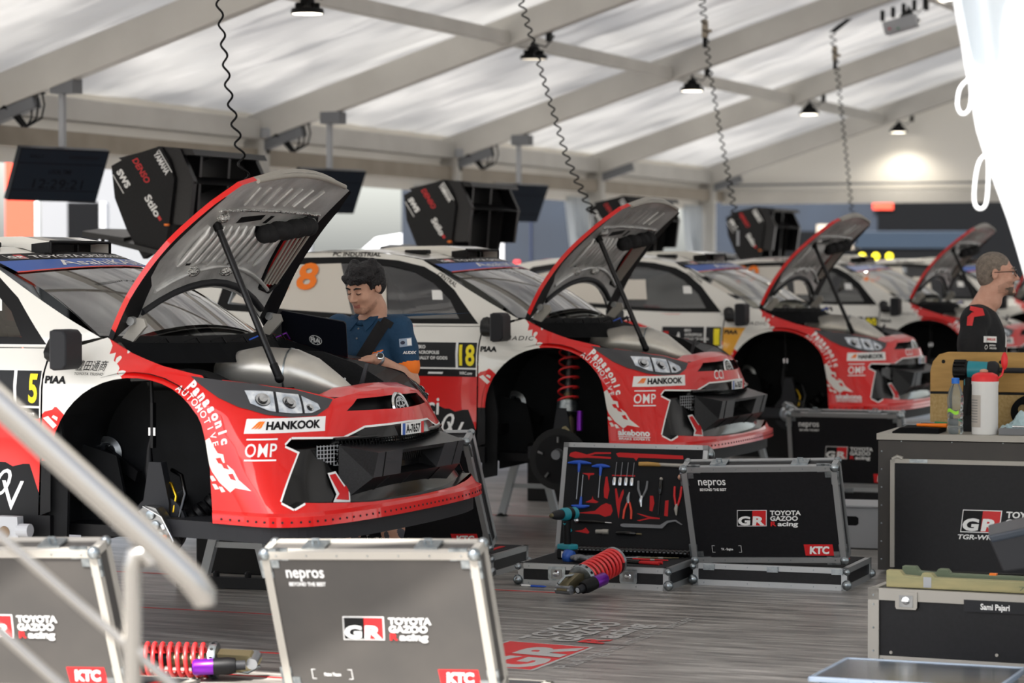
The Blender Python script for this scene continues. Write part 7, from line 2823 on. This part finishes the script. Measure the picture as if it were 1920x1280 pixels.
C.ell(R30(0, .03, .72), (.3, .3, .09), 'polo', .01, True)
def shirt_paint(c, m):
    c = Vector(c)
    for S_, E_ in ((LS, LE), (RS, RE)):
        d = E_ - S_
        t = (c - S_).dot(d) / d.dot(d)
        if t > .655 and (c - S_ - d * t).length < .085:
            return 'polo_orange'
    a = R(28)
    lx = c.x * math.cos(a) - c.y * math.sin(a)
    if (c - LS.lerp(LE, .5)).length > .12 and (c - RS.lerp(RE, .5)).length > .12:
        z0 = 1.222 + .06 * min(1, max(0, (lx + .05) / .2))
        if c.z < z0 - .007:
            return 'polo_light'
        if c.z < z0:
            return 'polo_orange'
    return m
sh = C.build('polo_shirt', man, .0055, shirt_paint, lambda G: .0022 * np.sin(G[..., 2] * 38 + G[..., 0] * 25) * np.sin(G[..., 0] * 32 + G[..., 1] * 18 + 1))
K = Fig()     # collar
for i in range(16):
    a0, a1 = [2 * PI * (i + o) / 16 for o in (0, 1)]
    f_ = lambda a: R30(.068 * math.sin(a), .010 - .064 * math.cos(a), 1.442 + .016 * math.cos(a + PI) + (0 if math.cos(a) < .8 else -.014))
    K.cap(f_(a0), f_(a1), .015, .015, 'polo', .008)
co = K.build('collar', sh, .0045)
mb = MB()
for sx in (-1, 1):
    pts = [(sx * .010, 1.428), (sx * .040, 1.452), (sx * .082, 1.452), (sx * .078, 1.412), (sx * .048, 1.372)]
    for lf, flip in ((.011, False), (.004, True)):
        g_ = poly_g(pts)
        gv, gf = finer(g_, .015)
        mb.add([C.onto(R30(x, -.4, z), R30(0, 1, 0), lf) for x, z in gv], gf, 'polo')
    D_ = densify(poly_g(pts)[0], .012)
    a = [C.onto(R30(x, -.4, z), R30(0, 1, 0), .011) for x, z in D_]
    b = [C.onto(R30(x, -.4, z), R30(0, 1, 0), .001) for x, z in D_]
    n = len(D_)
    mb.add(a + b, [(i, n + i, n + (i + 1) % n, (i + 1) % n) for i in range(n)], 'polo')
mb.build('collar_flap', sh, smooth=40)
mb = MB()
for z in (1.385, 1.335):
    p = C.onto(R30(.0, -.3, z), R30(0, 1, 0), .003)
    mb.lathe([(.0055, -.001), (.0055, .0015), (.003, .002)], 'mid_grey', 12, p, R30(0, -1, .2))
mb.build('button', sh)
mb = MB()
dI = R30(0, 1, 0) * 1.0
a_ = Vector((.20, .98, 0))
C.decal(mb, rect_g(0, 0, .062, .042), (.142, -.5, 1.292), (1, .0, .12), (-.12, 0, 1), (0.1, 1, 0), 'pale_patch')
C.decal(mb, circle_g(.018, .021, .012, .009), (.142, -.5, 1.292), (1, .0, .12), (-.12, 0, 1), (0.1, 1, 0), 'navy', .0045)
C.decal(mb, rect_g(.040, .004, .060, .038), (.142, -.5, 1.292), (1, .0, .12), (-.12, 0, 1), (0.1, 1, 0), 'white', .0045)
C.decal(mb, text_w('AUDIX', .066, .014, bold=.04, shear=.15), (.158, -.5, 1.258), (1, 0, .0), (0, 0, 1), (0.1, 1, 0), 'white', .004)
C.decal(mb, poly_g([(0, 0), (.012, .0), (.022, .045), (.012, .03)]), (.012, -.5, 1.262), (1, 0, 0), (0, 0, 1), (0, 1, 0), 'polo_light', .004)
C.decal(mb, text_w('FIA', .03, .012, bold=.02), (-.012, -.5, 1.250), (1, 0, 0), (0, 0, 1), (0, 1, 0), 'white', .004)
mb.build('sleeve_badge', sh)
mb = MB()     # shoulder strap
A0, A1 = Vector((.120, -.5, 1.455)), Vector((-.03, -.5, 1.215))
n = 16
rows = []
for i in range(n + 1):
    c = A0.lerp(A1, i / n)
    rows.append([C.onto(c + Vector((.85, 0, -.53)) * o, (0, 1, -.06 if i < 3 else 0), .006) for o in (-.032, -.011, .011, .032)])
for i in range(n):
    for k in range(3):
        mb.add([rows[i][k], rows[i][k + 1], rows[i + 1][k + 1], rows[i + 1][k]], [(0, 3, 2, 1)], 'strap')
mb.build('shoulder_strap', man, smooth=80, label='wide black shoulder strap')
mb = MB()
fd = (LWr - LE).normalized()
pw = LWr - fd * .012
mb.lathe([(.0305, -.009), (.032, -.006), (.032, .006), (.0305, .009)], 'steel', 20, pw, fd)
mb.lathe([(.020, 0), (.020, .008), (.016, .011), (.001, .011)], 'chrome', 18, pw + Vector((.006, -.026, .018)), (.15, -.75, .5))
mb.lathe([(.015, .0115), (.001, .0118)], 'black_gloss', 18, pw + Vector((.006, -.026, .018)), (.15, -.75, .5), caps=False)
mb.build('wristwatch', man, smooth=40)
S2 = Fig()
for h_, k_ in zip(hips, kn):
    S2.chain([h_, h_.lerp(k_, .55), h_.lerp(k_, .93)], [.115, .100, .086], 'shorts', .03)
S2.ell(R30(0, .035, .88), (.172, .132, .12), 'shorts', .04, False, (0, 0, R(-28)))
S2.build('shorts', man, .008)
S3 = Fig()
for a_ in an:
    S3.cap(a_ + Vector((0, .03, -.035)), a_ + Vector((-.07, -.14, -.05)), .048, .040, 'black', .03)
    S3.cap(a_ + Vector((0, .02, .03)), a_ + Vector((0, .02, -.03)), .046, .05, 'black', .03)
    S3.ell(a_ + Vector((-.03, -.05, -.14)), (.2, .2, .055), 'black', .005, True)
S3.build('shoe', man, .008)

# ---- laptop on the far wing
lp = thing('laptop', 'black laptop with a white emblem standing open on the far wing of the nearest car', 'laptop', Vector((-1.144, 13.30, 1.285)))
TL_ = Matrix.Rotation(TH, 4, 'Z')
A = Vector((0, 0, .017))
ex = (TL_ @ Vector((.956, -.245, -.163))).normalized()
ez = TL_ @ Vector((-.01, -.58, .815))
ez = (ez - ex * ez.dot(ex)).normalized()
wl, hl = .345, .225
mb = MB()
mb.prism([(0, 0), (wl, 0), (wl, hl - .012), (wl - .012, hl), (.012, hl), (0, hl - .012)], ex, ez, A, .009, 'laptop')
nrm = ex.cross(ez)
mb.build('lid', lp, bevel=.002)
mb = MB()
g = [ring_g(0, 0, .034, .030, .0035), text_w('FIA', .052, .026, bold=.05, align='CENTER')]
o = A + ex * (wl * .52) + ez * (hl * .36) + nrm * .0012
mb.geo(g[0], o, ex, ez, 'white')
mb.geo(gshift(g[1], 0, -.013), o + nrm * .0005, ex, ez, 'white')
for k in (-1, 1):
    mb.geo(ring_g(0, 0, .014 if k > 0 else .024, .030, .0025), o, ex, ez, 'white')
mb.build('emblem', lp)
ey = Vector((ex.y * -1, ex.x, .0)); ey = (ey - ex * ey.dot(ex)).normalized()
mb = MB()
mb.prism([(0, 0), (wl, 0), (wl, .235), (0, .235)], ex, ey, A - nrm * .006 + Vector((0, 0, -.004)), .018, 'laptop')
for i in range(5):
    for j in range(14):
        c = A + ex * (wl * (.08 + .062 * j)) + ey * (.06 + .022 * i) + Vector((0, 0, -.002))
        mb.prism([(0, 0), (.017, 0), (.017, .016), (0, .016)], ex, ey, c, .002, 'black')
mb.build('keyboard_deck', lp)
mb = MB()
mb.prism([(.01, .012), (wl - .01, .012), (wl - .01, hl - .01), (.01, hl - .01)], ex, ez, A - nrm * .0095, .001, 'screen_dark')
mb.build('display', lp)
mb = MB()
mb.prism([(.02, .03), (wl - .02, .03), (wl - .02, .21), (.02, .21)], ex, ey, A - nrm * .006 + Vector((0, 0, -.022)), .05, 'foam')
mb.build('foam_pad', lp)

# ---- the man in black at the right
PM2 = Vector((2.752, 15.5, 0))
m2 = thing('person', 'man in a black T-shirt with glasses and short grey hair, standing in profile', 'person', PM2, 0)
A2 = R(74)
def Q(x, y, z):
    return Vector((x * math.cos(A2) - y * math.sin(A2), x * math.sin(A2) + y * math.cos(A2), z))
H2 = Matrix.Translation(Vector((.068, .0, 1.668))) @ Matrix.Rotation(R(80), 4, 'Z') @ Matrix.Rotation(R(-2), 4, 'X')
B = Fig()
B.T = H2
s2 = 'skin_fair'
head_prims(B, s2, None)
B.cap((-.010, -.082, -.112), (.010, -.082, -.112), .021, .021, 'beard', .01)
B.T = Matrix.Identity(4)
B.cap(H2 @ Vector((0, .045, -.10)), Q(0, .04, 1.44), .056, .066, s2, .03)
def torso2(F, g, m):
    F.ell(Q(0, .02, 1.24), (.180 + g, .125 + g, .22 + g), m, .05, False, (0, 0, A2))
    F.cap(Q(-.155, .04, 1.405), Q(.155, .04, 1.405), .066 + g, .066 + g, m, .05)
    F.ell(Q(0, .02, 1.02), (.165 + g, .125 + g, .17 + g), m, .05, False, (0, 0, A2))
    F.ell(Q(0, .03, .90), (.172 + g, .130 + g, .12 + g), m, .05, False, (0, 0, A2))
torso2(B, 0, s2)
arms = []
for sx in (-1, 1):
    S_, E_, Wp = Q(sx * .195, .045, 1.40), Q(sx * .245, .06, 1.11), Q(sx * .235, -.06, .86)
    arms.append((S_, E_))
    B.chain([S_, S_.lerp(E_, .5), E_], [.058, .052, .044], s2, .03)
    B.chain([E_, E_.lerp(Wp, .35), Wp], [.044, .043, .028], s2, .02)
    hand(B, Wp, Wp + Q(0, -.05, -.12), Q(sx, 0, 0), s2, .35, -sx)
    hp_, kk, aa = Q(sx * .09, .03, .88), Q(sx * .10, .02, .49), Q(sx * .10, .04, .09)
    B.chain([hp_, kk, aa], [.095, .062, .040], s2, .04)
    B.cap(aa + Q(0, .03, -.04), aa + Q(0, -.14, -.05), .04, .032, s2, .03)
def p2paint(c, m):
    q = H2.inverted() @ Vector(c)
    if m == s2 and q.z < -.055 and q.y < -.01 and q.z > -.14 and c[2] > 1.5:
        if q.z < -.084 and q.y < -.052 + .010 * math.sin(q.z * 900) or (abs(q.x) < .032 and -.066 < q.z < -.054 and q.y < -.07):
            return 'beard'
    if m in (s2, 'beard') and c[2] > 1.5 and q.z < -.050 - .5 * max(0, q.y + .05) and q.y < .0 and q.z > -.118 and not (abs(q.x) < .03 and q.z > -.085 and q.y < -.08):
        return 'stubble_fair'
    return m
B.build('body', m2, .0052, p2paint)
face_bits(m2, H2, 'hair_grey', True, True)
Hh = Fig()
Hh.T = H2
Hh.ell((0, .024, .042), (.081, .099, .084), 'hair_grey', .02)
Hh.ell((0, .058, -.010), (.075, .062, .078), 'hair_grey', .02)
Hh.ell((0, -.125, -.045), (.10, .10, .105), 'hair_grey', .012, True)
for sx in (-1, 1):
    Hh.ell((sx * .10, .004, -.035), (.032, .030, .050), 'hair_grey', .012, True)
    Hh.ell((sx * .08, -.05, .03), (.02, .03, .03), 'hair_grey', .01, True)
Hh.build('hair', m2, .005, lambda c, m: 'hair_grey', lambda G: .0014 * np.sin(G[..., 0] * 420) * np.sin(G[..., 1] * 380) * np.sin(G[..., 2] * 350))
C = Fig()
torso2(C, .016, 'tshirt')
for S_, E_ in arms:
    C.chain([S_, S_.lerp(E_, .4), S_.lerp(E_, .86)], [.076, .072, .072], 'tshirt', .03)
C.cap(Q(0, .03, 1.45), Q(0, .0, 1.6), .072, .06, 'tshirt', .012, True)
C.ell(Q(0, .03, .70), (.3, .3, .09), 'tshirt', .01, True)
ts = C.build('tshirt', m2, .006, None, lambda G: .0022 * np.sin(G[..., 2] * 36 + G[..., 0] * 20) * np.sin(G[..., 0] * 30 + G[..., 1] * 22))
mb = MB()
dy = (0, 1, 0)
C.decal(mb, poly_g([(0, 0), (.030, .0), (.042, .055), (.005, .05)]), (-.150, -.4, 1.368), (1, 0, 0), (0, 0, 1), dy, 'decal_red')
C.decal(mb, poly_g([(.004, .05), (.042, .05), (.10, .058), (.098, .085), (.03, .075)]), (-.150, -.4, 1.368), (1, 0, 0), (0, 0, 1), dy, 'decal_red')
C.decal(mb, poly_g([(.078, .06), (.105, .058), (.098, .098), (.03, .112), (.02, .09), (.075, .086)]), (-.150, -.4, 1.368), (1, 0, 0), (0, 0, 1), dy, 'decal_red')
mb.build('back_letter', ts, label='red letter on the shoulder')
mb = MB()
C.decal(mb, rect_g(0, 0, .092, .036, .0), (-.055, -.4, 1.272), (1, 0, -.05), (0.02, 0, 1), dy, 'white')
C.decal(mb, text_w('HANKOOK', .06, .013, bold=.03), (-.029, -.4, 1.283), (1, 0, -.05), (0, 0, 1), dy, 'decal_red', .0045)
C.decal(mb, ring_g(0, 0, .014, .014, .005), (-.033, -.4, 1.244), (1, 0, 0), (0, 0, 1), dy, 'white')
C.decal(mb, text_w('JAPAN', .04, .010, bold=.03), (-.011, -.4, 1.250), (1, 0, -.05), (0, 0, 1), dy, 'white')
C.decal(mb, text_w('AIRLINES', .045, .010, bold=.03), (-.009, -.4, 1.233), (1, 0, -.05), (0, 0, 1), dy, 'white')
mb.build('sleeve_badge', ts)
mb = MB()
C.decal(mb, poly_g([(0, 0), (.02, .01), (.035, .05), (.03, .09), (.015, .05)]), (.095, -.4, 1.15), (1, 0, 0), (0, 0, 1), dy, 'white')
C.decal(mb, poly_g([(0, 0), (.012, .0), (.02, .06), (.008, .08)]), (.10, -.4, 1.24), (1, 0, 0), (0, 0, 1), dy, 'white')
C.decal(mb, poly_g([(.014, 0), (.022, .0), (.026, .05), (.02, .06)]), (.10, -.4, 1.225), (1, 0, 0), (0, 0, 1), dy, 'decal_red')
mb.build('chest_print', ts)
S2 = Fig()
for sx in (-1, 1):
    S2.chain([Q(sx * .09, .03, .88), Q(sx * .10, .02, .49), Q(sx * .10, .04, .07)], [.110, .078, .058], 'shorts', .04)
S2.ell(Q(0, .03, .90), (.188, .145, .12), 'shorts', .04, False, (0, 0, A2))
S2.build('trousers', m2, .009)
S3 = Fig()
for sx in (-1, 1):
    aa = Q(sx * .10, .04, .09)
    S3.cap(aa + Q(0, .03, -.04), aa + Q(0, -.15, -.05), .048, .040, 'black', .03)
    S3.ell(aa + Q(0, -.05, -.145), (.25, .25, .055), 'black', .005, True)
S3.build('shoe', m2, .009)
